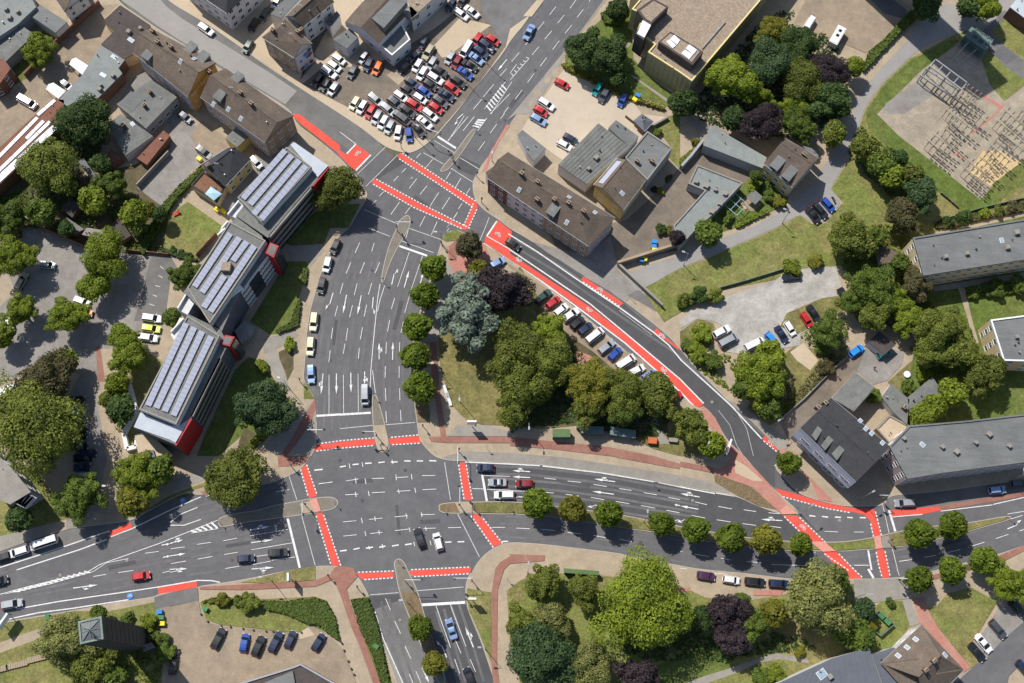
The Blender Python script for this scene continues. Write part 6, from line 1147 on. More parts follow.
car('01:215,175', 35, 'estate', 'white', 'white estate car with blue stripes parked on the diagonal street', None, cat='car'); car('01:467,278', 122, 'hatch', 'green', 'dark green hatchback parked at the apartment block corner')
car('01:565,92', 122, 'hatch', 'grey', 'grey hatchback in the gap between apartment block and painted house'); car('01:500,150', 122, 'hatch', 'black', 'black hatchback in the shade of the apartment block'); car('01:640,12', 122, 'hatch', 'silver', 'silver hatchback at the top edge beside the pale flat roof')
car('03:115,192', 118, 'sedan', 'light blue', 'blue-grey saloon driving alone on the upper road', None, 'car')
G3 = 'cars on the beige car park'
row('the beige car park left row', G3, [('F:428,142', 28, 'hatch', 'red'), ('F:268,348', 33, 'estate', 'white'), ('F:212,420', 30, 'hatch', 'red'), ('F:187,507', 30, 'estate', 'light blue')])
row('the beige car park upper row', G3, [('F:790,192', 123, 'hatch', 'teal'), ('F:857,258', 122, 'suv', 'grey'), ('03:675,600', 120, 'hatch', 'blue')])
row('the corrugated hall corner', G3, [('13:363,150', 30, 'hatch', 'dark blue'), ('13:325,187', 28, 'hatch', 'white')])
car('04:767,155', 122, 'van', 'white', 'white van parked on the sandy yard at the top')
row('the dormer house bay', 'cars in the bay by the dormer house', [('14:797,607', 50, 'sedan', 'black'), ('14:840,580', 48, 'estate', 'black'), ('14:887,545', 48, 'hatch', 'blue')])
G4 = 'cars on the gravel lot'
row('the gravel lot lower row', G4, [('24:800,512', 57, 'sedan', 'black'), ('24:757,550', 57, 'hatch', 'red'), ('24:657,602', 57, 'hatch', 'white'), ('24:608,637', 57, 'sedan', 'dark blue'), ('24:550,668', 50, 'hatch', 'bright blue')])
car('24:668,292', 172, 'estate', 'black', 'black estate with roof rails at the upper edge of the gravel lot', G4); car('24:985,410', 58, 'sedan', 'black', 'black saloon half under trees at the right of the gravel lot', G4)
car('24:248,622', -28, 'suv', 'white', 'white tall car at the left of the gravel lot', G4); car('24:288,675', -28, 'van', 'silver', 'silver van beside the white tall car on the gravel lot', G4); car('34:445,15', -25, 'van', 'white', 'white van by the big bright tree on the gravel lot', G4)
row('the diagonal road bay', 'cars in the bay along the diagonal road', [('23:197,412', -38, 'estate', 'green'), ('23:258,447', -35, 'hatch', 'red'), ('23:305,492', -38, 'hatch', 'white'), ('23:363,522', -35, 'estate', 'white'), ('23:403,570', -40, 'hatch', 'black'), ('23:450,605', -38, 'hatch', 'dark blue'), ('23:507,645', -38, 'van', 'white'), ('33:578,30', -38, 'estate', 'silver'), ('33:628,72', -45, 'hatch', 'blue'), ('33:693,122', -33, 'van', 'white'), ('33:760,170', -28, 'hatch', 'white'), ('33:832,200', -30, 'hatch', 'light blue'), ('33:905,232', -45, 'hatch', 'white'), ('33:985,330', -30, 'hatch', 'red')])
car('23:18,97', 35, 'hatch', 'black', 'black car driving next to the red bicycle box on the diagonal road', None, 'car'); car('22:943,210', -28, 'hatch', 'light blue', 'pale blue hatchback beside the purple beech')
row('the left kerbside bay', 'cars along the left side of the wide road', [('21:943,218', 105, 'hatch', 'white'), ('21:908,345', 103, 'hatch', 'black'), ('21:862,560', 97, 'estate', 'cream'), ('p:310.5,346', 95, 'estate', 'cream'), ('31:845,190', 88, 'estate', 'light blue')])
car('21:990,112', 115, 'hatch', 'black', 'black hatchback in tree shade at the top of the kerbside bay')
car('32:150,318', 90, 'van', 'silver', 'pale silver van waiting before the junction', None, 'car'); car('42:478,492', -108, 'estate', 'black', 'black estate car crossing the middle of the junction', None, 'car'); car('42:588,515', -105, 'hatch', 'white', 'white hatchback crossing the middle of the junction', None, 'car')
car('42:872,72', 180, 'hatch', 'dark blue', 'dark car in the uppermost waiting lane of the right road', None, 'car'); car('42:943,158', 180, 'sports', 'silver', 'silver open-topped car waiting at the right stop line', None, 'car'); car('42:985,233', 180, 'estate', 'white', 'white estate car in the lowest waiting lane of the right road', None, 'car'); car('43:87,167', 180, 'hatch', 'dark red', 'dark red hatchback queueing behind the open-topped car', None, 'car')
car('41:648,580', -4, 'estate', 'black', 'black estate waiting at the left stop line', None, 'car'); car('41:455,615', -5, 'hatch', 'dark blue', 'dark hatchback behind the black estate at the left stop line', None, 'car')
car('50:845,42', -8, 'hatch', 'red', 'single red hatchback on the left road', None, 'car'); car('50:70,210', -10, 'estate', 'silver', 'silver estate at the lower left edge of the road', None, 'car'); car('50:-8,72', -12, 'hatch', 'black', 'dark car cut by the left edge of the road', None, 'car')
row('the left edge roadside', 'vehicles parked on the left roadside', [('40:265,520', 162, 'long van', 'white'), ('40:110,575', 162, 'estate', 'white'), ('40:15,607', 162, 'hatch', 'black')])
row('the tree-shaded row on the left', 'cars in the tree-shaded row', [('30:455,350', -5, 'hatch', 'black'), ('30:465,425', -5, 'hatch', 'silver'), ('30:475,500', -5, 'hatch', 'grey'), ('30:470,560', -5, 'hatch', 'black'), ('30:467,628', -5, 'estate', 'black'), ('30:527,668', -5, 'hatch', 'dark blue'), ('40:500,10', -5, 'estate', 'black'), ('40:490,68', -5, 'hatch', 'dark blue'), ('40:520,120', -5, 'hatch', 'silver')])
car('20:283,222', 8, 'hatch', 'silver', 'silver hatchback with black bonnet in the parking court'); car('20:127,322', -62, 'estate', 'beige', 'beige estate car under the tree of the parking court'); car('20:505,505', 10, 'hatch', 'orange', 'orange car half hidden under a parking court tree'); car('20:490,440', 20, 'hatch', 'white', 'white car under the tree of the court middle row'); car('20:60,575', 80, 'hatch', 'white', 'white car under the lower left court tree')
row('the emergency vehicle bay', 'emergency cars beside the office building', [('20:910,540', 8, 'estate', 'white'), ('20:905,602', 8, 'estate', 'yellow green'), ('20:888,657', 8, 'estate', 'white')])
row('the church yard row', 'cars on the church yard', [('51:290,417', -62, 'estate', 'black'), ('51:447,443', -78, 'hatch', 'blue'), ('51:530,462', -66, 'suv', 'black'), ('51:633,438', -63, 'estate', 'dark blue'), ('51:722,425', -66, 'hatch', 'dark blue'), ('51:890,440', -58, 'hatch', 'dark blue')])
car('51:20,570', -82, 'estate', 'black', 'black car parked under trees at the left of the church yard')
car('52:667,360', -107, 'sedan', 'light blue', 'blue saloon driving up the lower road', None, 'car'); car('52:775,645', -112, 'hatch', 'black', 'black hatchback following at the bottom of the lower road', None, 'car')
row('the lower park kerb', 'cars parked by the lower park', [('54:155,42', 8, 'hatch', 'purple'), ('54:305,65', 8, 'hatch', 'white'), ('54:448,77', 6, 'estate', 'black'), ('54:592,89', 4, 'estate', 'dark blue')])
car('45:303,282', 178, 'estate', 'silver', 'silver taxi-like estate parked at the red lane before the long block'); car('45:855,205', -5, 'hatch', 'light blue', 'pale blue hatchback in the shade before the long block'); car('45:985,165', -5, 'hatch', 'grey', 'grey hatchback at the right edge before the long block')
row('the lower right parking bay', 'cars in the lower right bay', [('55:735,497', 50, 'sedan', 'black'), ('55:775,445', 50, 'sedan', 'white'), ('55:860,360', 50, 'estate', 'grey'), ('55:975,232', 50, 'suv', 'black')])
car('55:1015,595', 48, 'hatch', 'dark blue', 'dark blue hatchback at the lower right edge'); car('35:180,68', -25, 'hatch', 'teal', 'teal car in the asphalt back yard'); car('35:12,55', -35, 'hatch', 'bright blue', 'bright blue car at the back yard fence')
car('00:395,508', 38, 'hatch', 'dark blue', 'dark blue car between the two white awnings'); car('00:165,612', 30, 'van', 'white', 'white van on the sandy yard of the striped shed'); car('11:205,230', 38, 'estate', 'black', 'black car in the yard of the tan gable houses'); car('11:515,290', 45, 'hatch', 'silver', 'silver car between yellow house and office building'); car('11:90,18', 38, 'hatch', 'dark blue', 'dark blue car below the ochre gable')
# ---------------------------------------------------------------- STREET FURNITURE AND SMALL THINGS
def once(name, mb, mats):
    return mb.mesh(name, mats)
def lamp_meshes():
    a = MB(); a.bar((0, 0, 0), (0, 0, 7.6), .09, 0, 7, .05); a.bar((0, 0, 0), (0, 0, .8), .13, 0, 7)
    c = MB(); c.bar((0, 0, 7.55), (0, -.9, 7.75), .045); d = MB(); d.box(-.18, -1.55, 7.7, .18, -.8, 7.82); d.bar((0, -1.2, 7.6), (0, -1.2, 7.7), .16, 1, 8)
    return [('pole', a.mesh('pole', ['metal_grey'])), ('arm', c.mesh('arm', ['metal_grey'])), ('lamp_head', d.mesh('lamp_head', ['metal_grey', 'lamp']))]
LAMP = lamp_meshes()
def lamp(s, deg, label):
    (u, v) = px(s)[0]; p = P(u, v, .12); o = thing('street_lamp', label, 'street lamp', p, ang_world(u, v, deg) + math.pi / 2, 'street lamps')
    for n, me in LAMP: new(n, me, o)
for s, d_, l in (('31:712,275', 200, 'street lamp by the pale path at the left kerb of the wide road'), ('33:108,530', 90, 'street lamp on the pavement below the left grove'), ('34:125,672', -60, 'street lamp by the brick path bend'), ('40:715,215', 180, 'street lamp at the end of the shaded lane'), ('32:592,180', 180, 'street lamp beside the lowest round tree'), ('32:720,362', 90, 'dark street lamp on the dry lawn by the bench'),
                ('52:870,480', 180, 'street lamp on the right pavement of the lower road'), ('52:410,205', 180, 'street lamp in the median of the lower road'), ('45:30,262', -30, 'street lamp at the corner below the mansard house'), ('45:935,150', -90, 'street lamp in front of the long block'), ('53:105,20', -90, 'street lamp left of the lower park trees'), ('51:610,70', 180, 'street lamp on the church side verge'), ('12:912,285', 90, 'street lamp on the corner of the terraced row'), ('22:610,95', 180, 'street lamp at the tip of the central island'), ('24:20,222', 200, 'left street lamp of the long lane'), ('14:612,655', 200, 'right street lamp of the long lane'), ('34:575,500', 150, 'street lamp at the driveway fence corner'), ('55:10,170', 0, 'street lamp left of the bin enclosure'), ('41:555,20', 200, 'street lamp behind the overhanging olive tree'), ('44:720,345', -40, 'street lamp on the narrow pink island'), ('02:880,380', 30, 'upper street lamp at the dealer lot kerb'), ('02:760,500', 30, 'lower street lamp at the dealer lot kerb'), ('12:450,140', 30, 'street lamp at the dealer lot corner'), ('43:800,395', -90, 'street lamp between the ball trees of the right median')): lamp(s, d_, l)
def signal(s, deg, label, arm=0.0):
    (u, v) = px(s)[0]; p = P(u, v, .12); o = thing('traffic_light', label, 'traffic light', p, ang_world(u, v, deg), 'traffic lights of the junctions')
    h = 6.0 if arm else 3.4; a = MB(); a.bar((0, 0, 0), (0, 0, h), .10, 0, 7, .07); a.build('pole', 'metal_grey', o)
    if arm: a = MB(); a.bar((0, 0, h - .1), (arm, 0, h), .07, 0, 6); a.build('arm', 'panel_white', o)
    for x, z in ([(0, 2.3)] + ([(arm - .3, h - .9)] if arm else [])):
        b = MB(); b.box(x - .16, .08, z, x + .16, .36, z + 1.0); hd = b.build('signal_head', 'trim_dark', o)
        for i, m_ in enumerate(('signal_green', 'signal_amber', 'signal_red')): b = MB(); b.bar((x, .36, z + .2 + i * .3), (x, .40, z + .2 + i * .3), .11, 0, 8); b.build('lens', m_, hd)
        if arm and x > 0: b = MB(); b.box(x - .3, .04, z - .12, x + .3, .07, z + 1.12); b.build('backboard', 'trim_dark', hd)
for s, d_, l, ar in (('32:225,570', 180, 'upper traffic light on the middle island of the crossing', 3), ('32:250,640', 0, 'lower traffic light on the middle island of the crossing', 0), ('32:500,510', 180, 'traffic light at the corner below the round trees', 0), ('32:710,655', 90, 'traffic light by the right red crossing on the upper side', 4), ('42:722,305', -90, 'traffic light with arm on the right median', 4), ('42:800,315', 90, 'second traffic light on the right median', 0), ('41:815,300', 90, 'traffic light on the left median', 3), ('41:735,72', 0, 'traffic light at the corner of the left arm', 0), ('31:845,560', 0, 'traffic light left of the long red crossing', 4), ('31:785,245', 0, 'black traffic light by the parking bay end', 0), ('12:655,248', 200, 'traffic light on the upper road island', 0), ('12:680,290', 0, 'second traffic light on the upper road island', 0), ('12:368,205', 20, 'traffic light at the dealer lot corner', 0), ('12:520,150', 20, 'traffic light by the upper road stop line', 4), ('12:820,375', 120, 'traffic light at the terraced row corner', 0), ('12:848,530', 150, 'traffic light on the pavement bend of the terraced row', 0), ('22:345,20', 0, 'traffic light at the top of the slim median', 4), ('22:378,60', 180, 'second traffic light on the slim median', 0), ('22:610,105', 180, 'traffic light at the island tip', 0), ('52:398,82', 0, 'traffic light on the lower road median', 4), ('52:792,72', 180, 'traffic light on the right corner of the lower road', 4), ('52:755,180', 180, 'second traffic light on the right corner of the lower road', 0), ('45:160,262', 180, 'traffic light at the foot of the long block', 2), ('45:200,510', 90, 'traffic light on the paved median of the right crossing', 0), ('55:272,75', 180, 'traffic light on the concrete pavement of the right crossing', 2), ('51:950,45', 90, 'traffic light on the church corner', 0), ('52:105,115', 60, 'traffic light between hedge and red crossing', 0)): signal(s, d_, l, ar)
def bollard_row(s, label, h=.55, m_='trim_dark', group=None):
    me = None
    for i, (u, v) in enumerate(px(s)):
        if me is None: b = MB(); b.bar((0, 0, 0), (0, 0, h), .24, 0, 8, .2); me = b.mesh('bollard', [m_])
        o = new('bollard', me); o.location = P(u, v, .13); tag(o, label % (ordn + ['tenth', 'eleventh', 'twelfth', 'thirteenth', 'fourteenth', 'fifteenth', 'sixteenth'])[i], 'bollard', group)
bollard_row('51:187,272 228,315 308,343 365,348 440,358 502,367 578,374 620,376 788,380 895,345 960,388 52:12,445 25,488 50,552 68,598 85,632', 'dark round bollard, %s from the left along the church yard edge', group='bollards around the church yard')
def bins(s, deg, m_, label, dims=(1.2, .75, 1.1), name='wheelie_bin', cat='bin', group=None):
    (u, v) = px(s)[0]; o = thing(name, label, cat, P(u, v, .15), ang_world(u, v, deg), group); x, y, z = dims; b = MB(); b.box(-x / 2, -y / 2, .08, x / 2, y / 2, z); b.build('container', 'bin_green' if 'glass' in name else m_, o); b = MB(); b.box(-x / 2 - .04, -y / 2 - .05, z + .004, x / 2 + .04, y / 2 + .05, z + .09); b.build('lid', m_, o); b = MB()
    for q in (-1, 1): b.bar((q * x * .35, -y / 2 - .02, .1), (q * x * .35, -y / 2 + .1, .1), .1, 0, 8)
    b.build('wheels', 'tyre', o); return o
for s, d_, m_, l in (('03:765,582', 30, 'bin_blue', 'blue bin at the hedge of the beige car park'), ('03:745,606', 30, 'bin_yellow', 'yellow bin at the hedge of the beige car park'), ('11:180,277', 35, 'bin_yellow', 'yellow bin beside the black car in the yard'), ('23:860,118', 10, 'bin_blue', 'blue bin at the courtyard bed'), ('23:863,138', 10, 'bin_yellow', 'yellow bin at the courtyard bed'), ('23:787,200', 10, 'bin_blue', 'blue bin behind the courtyard wall on the lane'), ('23:804,194', 10, 'bin_yellow', 'yellow bin behind the courtyard wall on the lane'), ('50:962,258', 0, 'bin_blue', 'blue bin near the bell tower shrubs'), ('50:972,292', 0, 'bin_green', 'green bin near the bell tower shrubs'), ('50:977,328', 0, 'bin_yellow', 'yellow bin near the bell tower shrubs'), ('11:285,580', 40, 'bin_yellow', 'left yellow bin on the terrace path'), ('11:322,590', 40, 'bin_yellow', 'right yellow bin on the terrace path'), ('55:105,345', 45, 'bin_yellow', 'yellow bin in the green enclosure'), ('55:158,285', 45, 'bin_green', 'upper green bin in the enclosure'), ('55:190,315', 45, 'bin_green', 'lower green bin in the enclosure'), ('51:215,240', 30, 'bin_green', 'grey-green box at the corner of the church lawn'), ('52:218,465', 35, 'bin_green', 'green box inside the hedge strip'), ('50:292,290', 90, 'bin_green', 'green box by the left footpath'), ('23:862,90', 10, 'bin_blue', 'upper blue bin at the courtyard bed')): bins(s, d_, m_, l, group='bins and service boxes', dims=(1.7, 1.0, 1.2) if '55:1' in s else (1.1, .8, 1.1))
o = thing('bin_enclosure', 'dark green fenced enclosure for bins beside the crossing lawn', 'enclosure', P(875, 624, .13)); q = pts('55:70,335 140,255 230,335 150,405', .13); b = MB()
for i in range(4):
    a, c = q[i], q[(i + 1) % 4]; d = c - a; M_ = Matrix.Translation((a + c) / 2 - P(875, 624, .13)) @ Matrix.Rotation(math.atan2(d.y, d.x), 4, 'Z'); k = MB(); k.box(-d.length / 2, -.06, 0, d.length / 2, .06, 1.5, 0, M_); k.build('fence_panel', 'metal_green', o)
def wallrun(s, h, m_, name, label, cat='wall', th=.3, posts=0, z0=.1):
    q = pts(s, 0); o = thing(name, label, cat, q[0])
    for a, c in zip(q, q[1:]):
        d = c - a; n = max(1, int(d.length / (posts or 1e9))) if posts else 1
        for i in range(n):
            M_ = Matrix.Translation(a.lerp(c, (i + .5) / n) - q[0]) @ Matrix.Rotation(math.atan2(d.y, d.x), 4, 'Z'); l = d.length / n / 2; k = MB(); k.box(-l + (.06 if posts else 0), -th / 2, z0, l - (.06 if posts else 0), th / 2, h, 0, M_); k.build('panel' if posts else 'wall_section', m_, o)
            if posts: k = MB(); k.bar(a.lerp(c, i / n) - q[0] + Vector((0, 0, z0)), a.lerp(c, i / n) - q[0] + Vector((0, 0, h + .15)), .08, 0, 6); k.build('post', 'metal_grey', o)
    return o
wallrun('00:605,30 350,265 160,470 ', 2.2, 'wall_brick', 'boundary_wall', 'red brick wall along the sandy yard at top left', posts=0); wallrun('23:640,225 1019,105 24:0,100 95,25', 2.4, 'wall_tan', 'boundary_wall', 'tan wall between courtyard and lane', th=.6)
wallrun('23:645,228 910,475', 2.0, 'concrete', 'boundary_wall', 'pale low wall running to the diagonal road at the lawn corner', th=.5); wallrun('24:235,365 400,320 620,252', 1.2, 'metal_green', 'mesh_fence', 'pale green mesh fence at the upper edge of the gravel lot', 'fence', .08, 2.5)
wallrun('20:240,0 510,118', 1.8, 'timber', 'timber_fence', 'dark timber fence along the top of the parking court', 'fence', .15, 2.5); wallrun('20:760,140 1019,165', 1.4, 'timber', 'timber_fence', 'timber fence below the square lawn', 'fence', .15, 2.5); wallrun('21:165,175 285,45', 2.2, 'timber', 'timber_fence', 'brown timber fence at the right of the square lawn', 'fence', .2, 2.0)
wallrun('34:600,465 740,345 960,120', 1.2, 'metal_grey', 'mesh_fence', 'fence between dry scrub and brown driveway', 'fence', .1, 2.5); wallrun('25:440,-15 15:520,640 760,570 1019,510', 1.1, 'metal_green', 'mesh_fence', 'mesh fence along the substation lawn edge', 'fence', .08, 3)
wallrun('10:830,440 1019,240', 2.0, 'concrete', 'boundary_wall', 'grey wall beside the narrow asphalt yard', th=.3); wallrun('14:0,335 60,270 130,180', 2.5, 'wall_grey', 'boundary_wall', 'grey courtyard wall below the flat-roofed building', th=.6); wallrun('13:690,20 760,75 810,110', 1.2, 'timber', 'timber_fence', 'small fence round the pavilion corner', 'fence', .12, 2); wallrun('13:810,105 945,30', 1.4, 'concrete', 'boundary_wall', 'pale wall between pavilion and garden', th=.4)
wallrun('15:515,480 580,535 625,575', 1.0, 'trim_dark', 'railing', 'short dark railing on the substation lawn', 'fence', .1, 2)
wallrun('20:0,0 10:60,560 180,640 20:235,-5', 1.6, 'concrete', 'boundary_wall', 'garden wall behind the left gardens', th=.3)
# awnings, shelters, signs
def canopy(s, h, m_, name, label, cat, rise=.6):
    q = pts(s, h); c = sum(q, Vector()) / len(q); o = thing(name, label, cat, Vector((c.x, c.y, .12))); off = Vector((c.x, c.y, .12)); ap = c + Vector((0, 0, rise)); b = MB()
    for i in range(len(q)): b.face([q[i], q[(i + 1) % len(q)], ap])
    for i in range(len(q)):
        a, d = q[i], q[(i + 1) % len(q)]; b.face([(a.x, a.y, h - .25), (d.x, d.y, h - .25), d, a])
    b.build('canopy_cloth', m_, o, None, off); 
    for p in q: k = MB(); k.bar((p.x, p.y, .12), (p.x, p.y, h), .06, 0, 6); k.build('post', 'metal_grey', o, None, off)
    return o
canopy('00:415,385 430,355 455,345 540,400 495,450', 3.2, 'canvas_white', 'awning', 'upper white awning against the workshop hall', 'awning'); canopy('00:275,535 290,505 320,495 395,545 350,592', 3.2, 'canvas_white', 'awning', 'lower white awning above the striped shed', 'awning')
canopy('30:-20,290 0,275 90,245 145,295 50,350 -20,345', 3, 'canvas_white', 'tent', 'white tent roof at the left edge of the parking court', 'tent', 1.0)
canopy('11:210,478 245,435 310,478 262,518', 5.6, 'canvas_blue', 'sunshade', 'pale blue square sunshade on the roof terrace', 'sunshade', .5)
def shelter(s, h, m_, label, glass=False):
    q = pts(s, h); c = sum(q, Vector()) / 4; off = Vector((c.x, c.y, .13)); o = thing('bus_shelter', label, 'bus shelter', off); k = MB(); k.prism(q, h - .18, h); k.build('roof', m_, o, None, off)
    for a, b_ in ((q[0], q[1]), (q[1], q[2]), (q[3], q[0])):
        k = MB(); a, b_ = a.lerp(c, .06), b_.lerp(c, .06); k.face([(a.x, a.y, .2), (b_.x, b_.y, .2), (b_.x, b_.y, h - .2), (a.x, a.y, h - .2)]); k.build('glass_wall', 'pane', o, None, off)
    for p in q: p = p.lerp(c, .06); k = MB(); k.bar((p.x, p.y, .13), (p.x, p.y, h - .1), .05); k.build('post', 'metal_dark', o, None, off)
    k = MB(); m0 = q[0].lerp(q[1], .15).lerp(c, .3); m1 = q[0].lerp(q[1], .85).lerp(c, .3); M_ = Matrix.Translation((m0 + m1) / 2 - Vector((0, 0, h - .6)) - off + Vector((0, 0, 0))) @ Matrix.Rotation(math.atan2((m1 - m0).y, (m1 - m0).x), 4, 'Z'); k.box(-(m1 - m0).length / 2, -.2, -.08, (m1 - m0).length / 2, .2, 0, 0, M_); k.build('seat', 'timber', o)
shelter('33:255,522 362,522 362,570 255,570', 2.6, 'shelter_green', 'green-roofed bus shelter on the brick pavement below the grove'); shelter('33:420,500 562,508 560,552 425,545', 2.5, 'metal_green', 'left of two dark glass shelters under the grove trees'); shelter('33:600,505 755,530 752,578 600,555', 2.5, 'metal_green', 'right of two dark glass shelters under the grove trees'); shelter('53:322,-5 535,12 532,38 322,22', 2.6, 'shelter_green', 'long green-roofed bus shelter at the lower park')
bins('33:850,597', 5, 'orange', 'orange box on the pavement right of the shelters', (1.9, 1.3, 1.3), 'litter_box', 'box'); bins('33:975,592', 5, 'concrete', 'white box at the footpath by the lamp', (2, .8, .9), 'service_box', 'box'); bins('33:408,505', 90, 'bin_green', 'green advertising pillar left of the glass shelters', (1.6, .8, 2.2), 'service_box', 'box')
def billboard(s, deg, w, h, z, label):
    (u, v) = px(s)[0]; o = thing('billboard', label, 'billboard', P(u, v, .12), ang_world(u, v, deg)); k = MB()
    for x in ((-w * .3, w * .3) if w > 3 else (0,)): k.bar((x, 0, 0), (x, 0, z), .1)
    k.build('post', 'metal_grey', o); k = MB(); k.box(-w / 2, -.12, z, w / 2, .12, z + h); k.build('board', 'metal_dark', o)
    for s_ in (-1, 1): k = MB(); k.box(-w / 2 + .12, min(s_ * .121, s_ * .14), z + .12, w / 2 - .12, max(s_ * .121, s_ * .14), z + h - .12); k.build('poster', 'panel_white', o)
    k = MB(); k.box(-w / 2 - .05, -.2, z + h + .003, w / 2 + .05, .2, z + h + .08); k.build('cap', 'panel_white', o)
for s, d_, w, h, z, l in (('32:792,508', 0, 2.0, 3.0, 2.6, 'white-capped poster board on the brick path below the dry lawn'), ('51:728,62', 90, 1.6, 3, 2.2, 'poster board on the verge beside the church path'), ('34:272,650', 110, 3.6, 2.7, 1.6, 'large poster board on the brick path bend'), ('50:60,320', 125, 3.6, 2.7, 2.0, 'large poster board at the left footpath'), ('52:795,190', 0, 1.6, 3, 2.2, 'poster board on the right verge of the lower road')): billboard(s, d_, w, h, z, l)
def bench(s, deg, label, l=4.0, m_='timber'):
    (u, v) = px(s)[0]; o = thing('bench', label, 'bench', P(u, v, .13), ang_world(u, v, deg), 'benches')
    for i in range(3): k = MB(); k.box(-l / 2, -.28 + i * .2, .42, l / 2, -.12 + i * .2, .47); k.build('seat_slat', m_, o)
    k = MB(); k.box(-l / 2, .30, .5, l / 2, .34, .85); k.build('backrest', m_, o)
    for x in (-l * .35, l * .35): k = MB(); k.box(x - .05, -.25, 0, x + .05, .3, .42); k.build('leg', 'metal_grey', o)
for s, d_, l in (('32:635,300', 72, 'upper white bench at the path beside the round trees'), ('32:652,345', 72, 'lower white bench at the path beside the round trees')): bench(s, d_, l, 3.2, 'panel_white')
for i, s in enumerate(('50:232,535', '50:105,575', '50:-10,605')):   # long planter boxes on the lawn
    (u, v) = px(s)[0]; o = thing('planter_wall', ['right', 'middle', 'left'][i] + ' long low stone bench on the church park lawn', 'bench', P(u, v, .13), ang_world(u, v, -14), 'stone benches'); k = MB(); k.box(-2.3, -.55, 0, 2.3, .55, .5); k.build('base', 'concrete', o)
    for j in range(9): k = MB(); k.box(-2.25 + j * .5, -.6, .503, -1.82 + j * .5, .6, .58); k.build('slat', 'wall_tan', o)
# caravan
(u, v) = px('04:930,240')[0]; o = thing('caravan', 'white caravan parked beside the purple tree on the sandy yard', 'caravan', P(u, v, .14), ang_world(u, v, 120)); b = MB(); b.box(-2.7, -1.15, .5, 2.7, 1.15, 2.5); b.box(-2.5, -1.0, 2.5, 2.5, 1.0, 2.6); b.build('body', 'paint_white', o)
for x in (-1.3, .2): b = MB(); b.box(x - .35, -.35, 2.61, x + .35, .35, 2.7); b.build('roof_hatch', 'glass', o)
for y in (-1.17, 1.17): b = MB(); b.box(-1.4, y - .01, 1.3, -.2, y + .01, 2.0); b.build('side_window', 'glass', o); b = MB(); b.bar((-.2, y * .85, .33), (-.2, y, .33), .33, 0, 10); b.build('wheel', 'tyre', o)
b = MB(); b.bar((2.7, .5, .55), (3.8, 0, .5), .05); b.bar((2.7, -.5, .55), (3.8, 0, .5), .05); b.build('drawbar', 'metal_grey', o)
# stone table, pavilion garden bits
for s, l in (('35:312,198', 'round white table in the dry back garden'),):
    (u, v) = px(s)[0]; o = thing('garden_table', l, 'table', P(u, v, .13)); k = MB(); k.bar((0, 0, 0), (0, 0, .7), .15, 0, 8); k.build('leg', 'metal_grey', o); k = MB(); k.bar((0, 0, .7), (0, 0, .78), .8, 0, 16); k.build('table_top', 'panel_white', o)
def frame_thing(s, deg):
    (u, v) = px(s)[0]; o = thing('climbing_frame', 'pale blue tubular climbing frame in the patio garden', 'climbing frame', P(u, v, .13), ang_world(u, v, deg))
    for x in (-2, 0, 2):
        for y in (-2, 0, 2): k = MB(); k.bar((x, y, 0), (x, y, 2), .06); k.build('post', 'canvas_blue', o)
    for x in (-2, 0, 2): k = MB(); k.bar((x, -2, 2), (x, 2, 2), .06); k.bar((-2, x, 2), (2, x, 2), .06); k.build('rail', 'canvas_blue', o)
frame_thing('14:325,560', 40)
(u, v) = px('14:435,520')[0]; o = thing('garden_set', 'dark square garden gazebo roof on the patio', 'gazebo', P(u, v, .13), ang_world(u, v, 40)); k = MB(); k.box(-1.4, -1.4, 2.2, 1.4, 1.4, 2.35); k.build('roof', 'roof_slate', o)
for x in (-1.2, 1.2):
    for y in (-1.2, 1.2): k = MB(); k.bar((x, y, 0), (x, y, 2.2), .06); k.build('post', 'timber', o)
bench('14:372,545', 55, 'orange bench on the patio', 3, 'sand')
# red play mat
(u, v) = px('11:35,602')[0]; o = thing('sun_lounger', 'red sun lounger on the square lawn', 'sun lounger', P(u, v, .14), ang_world(u, v, -25)); k = MB(); k.box(-.6, -.4, .3, .5, .4, .4); k.build('seat', 'facade_red', o); k = MB(); k.face([(.5, -.4, .4), (1.1, -.4, .8), (1.1, .4, .8), (.5, .4, .4)]); k.build('backrest', 'facade_red', o)
for x in (-.5, .4): k = MB(); k.box(x - .04, -.35, 0, x + .04, .35, .3); k.build('leg', 'panel_white', o)
# mural: flat painted shapes on the white gable of the corner house (a plain red, grey and blue pattern)
t, off = MURAL; a, b_, c, d = pts('01:548,224 745,348 852,262 690,110', 8.5); a = b_; e = c - a; e.z = 0; L_ = e.length; e.normalize(); n_ = Vector((e.y, -e.x, 0)); r = random.Random(4)
for i in range(14):
    x, z = L_ * r.uniform(.12, .85), r.uniform(.8, 8); s_ = r.uniform(.3, .8); k = MB(); p = a + e * x - n_ * .24 + n_ * (.06 + .002 * i) ; p.z = z
    pl = [p + e * (math.cos(j * .785) * s_) + Vector((0, 0, math.sin(j * .785) * s_ * 1.2)) for j in range(8)]; k.face(pl); k.build('painted_shape', ['facade_red', 'wall_slate', 'wall_grey', 'blue_paint'][i % 4], t, None, off)
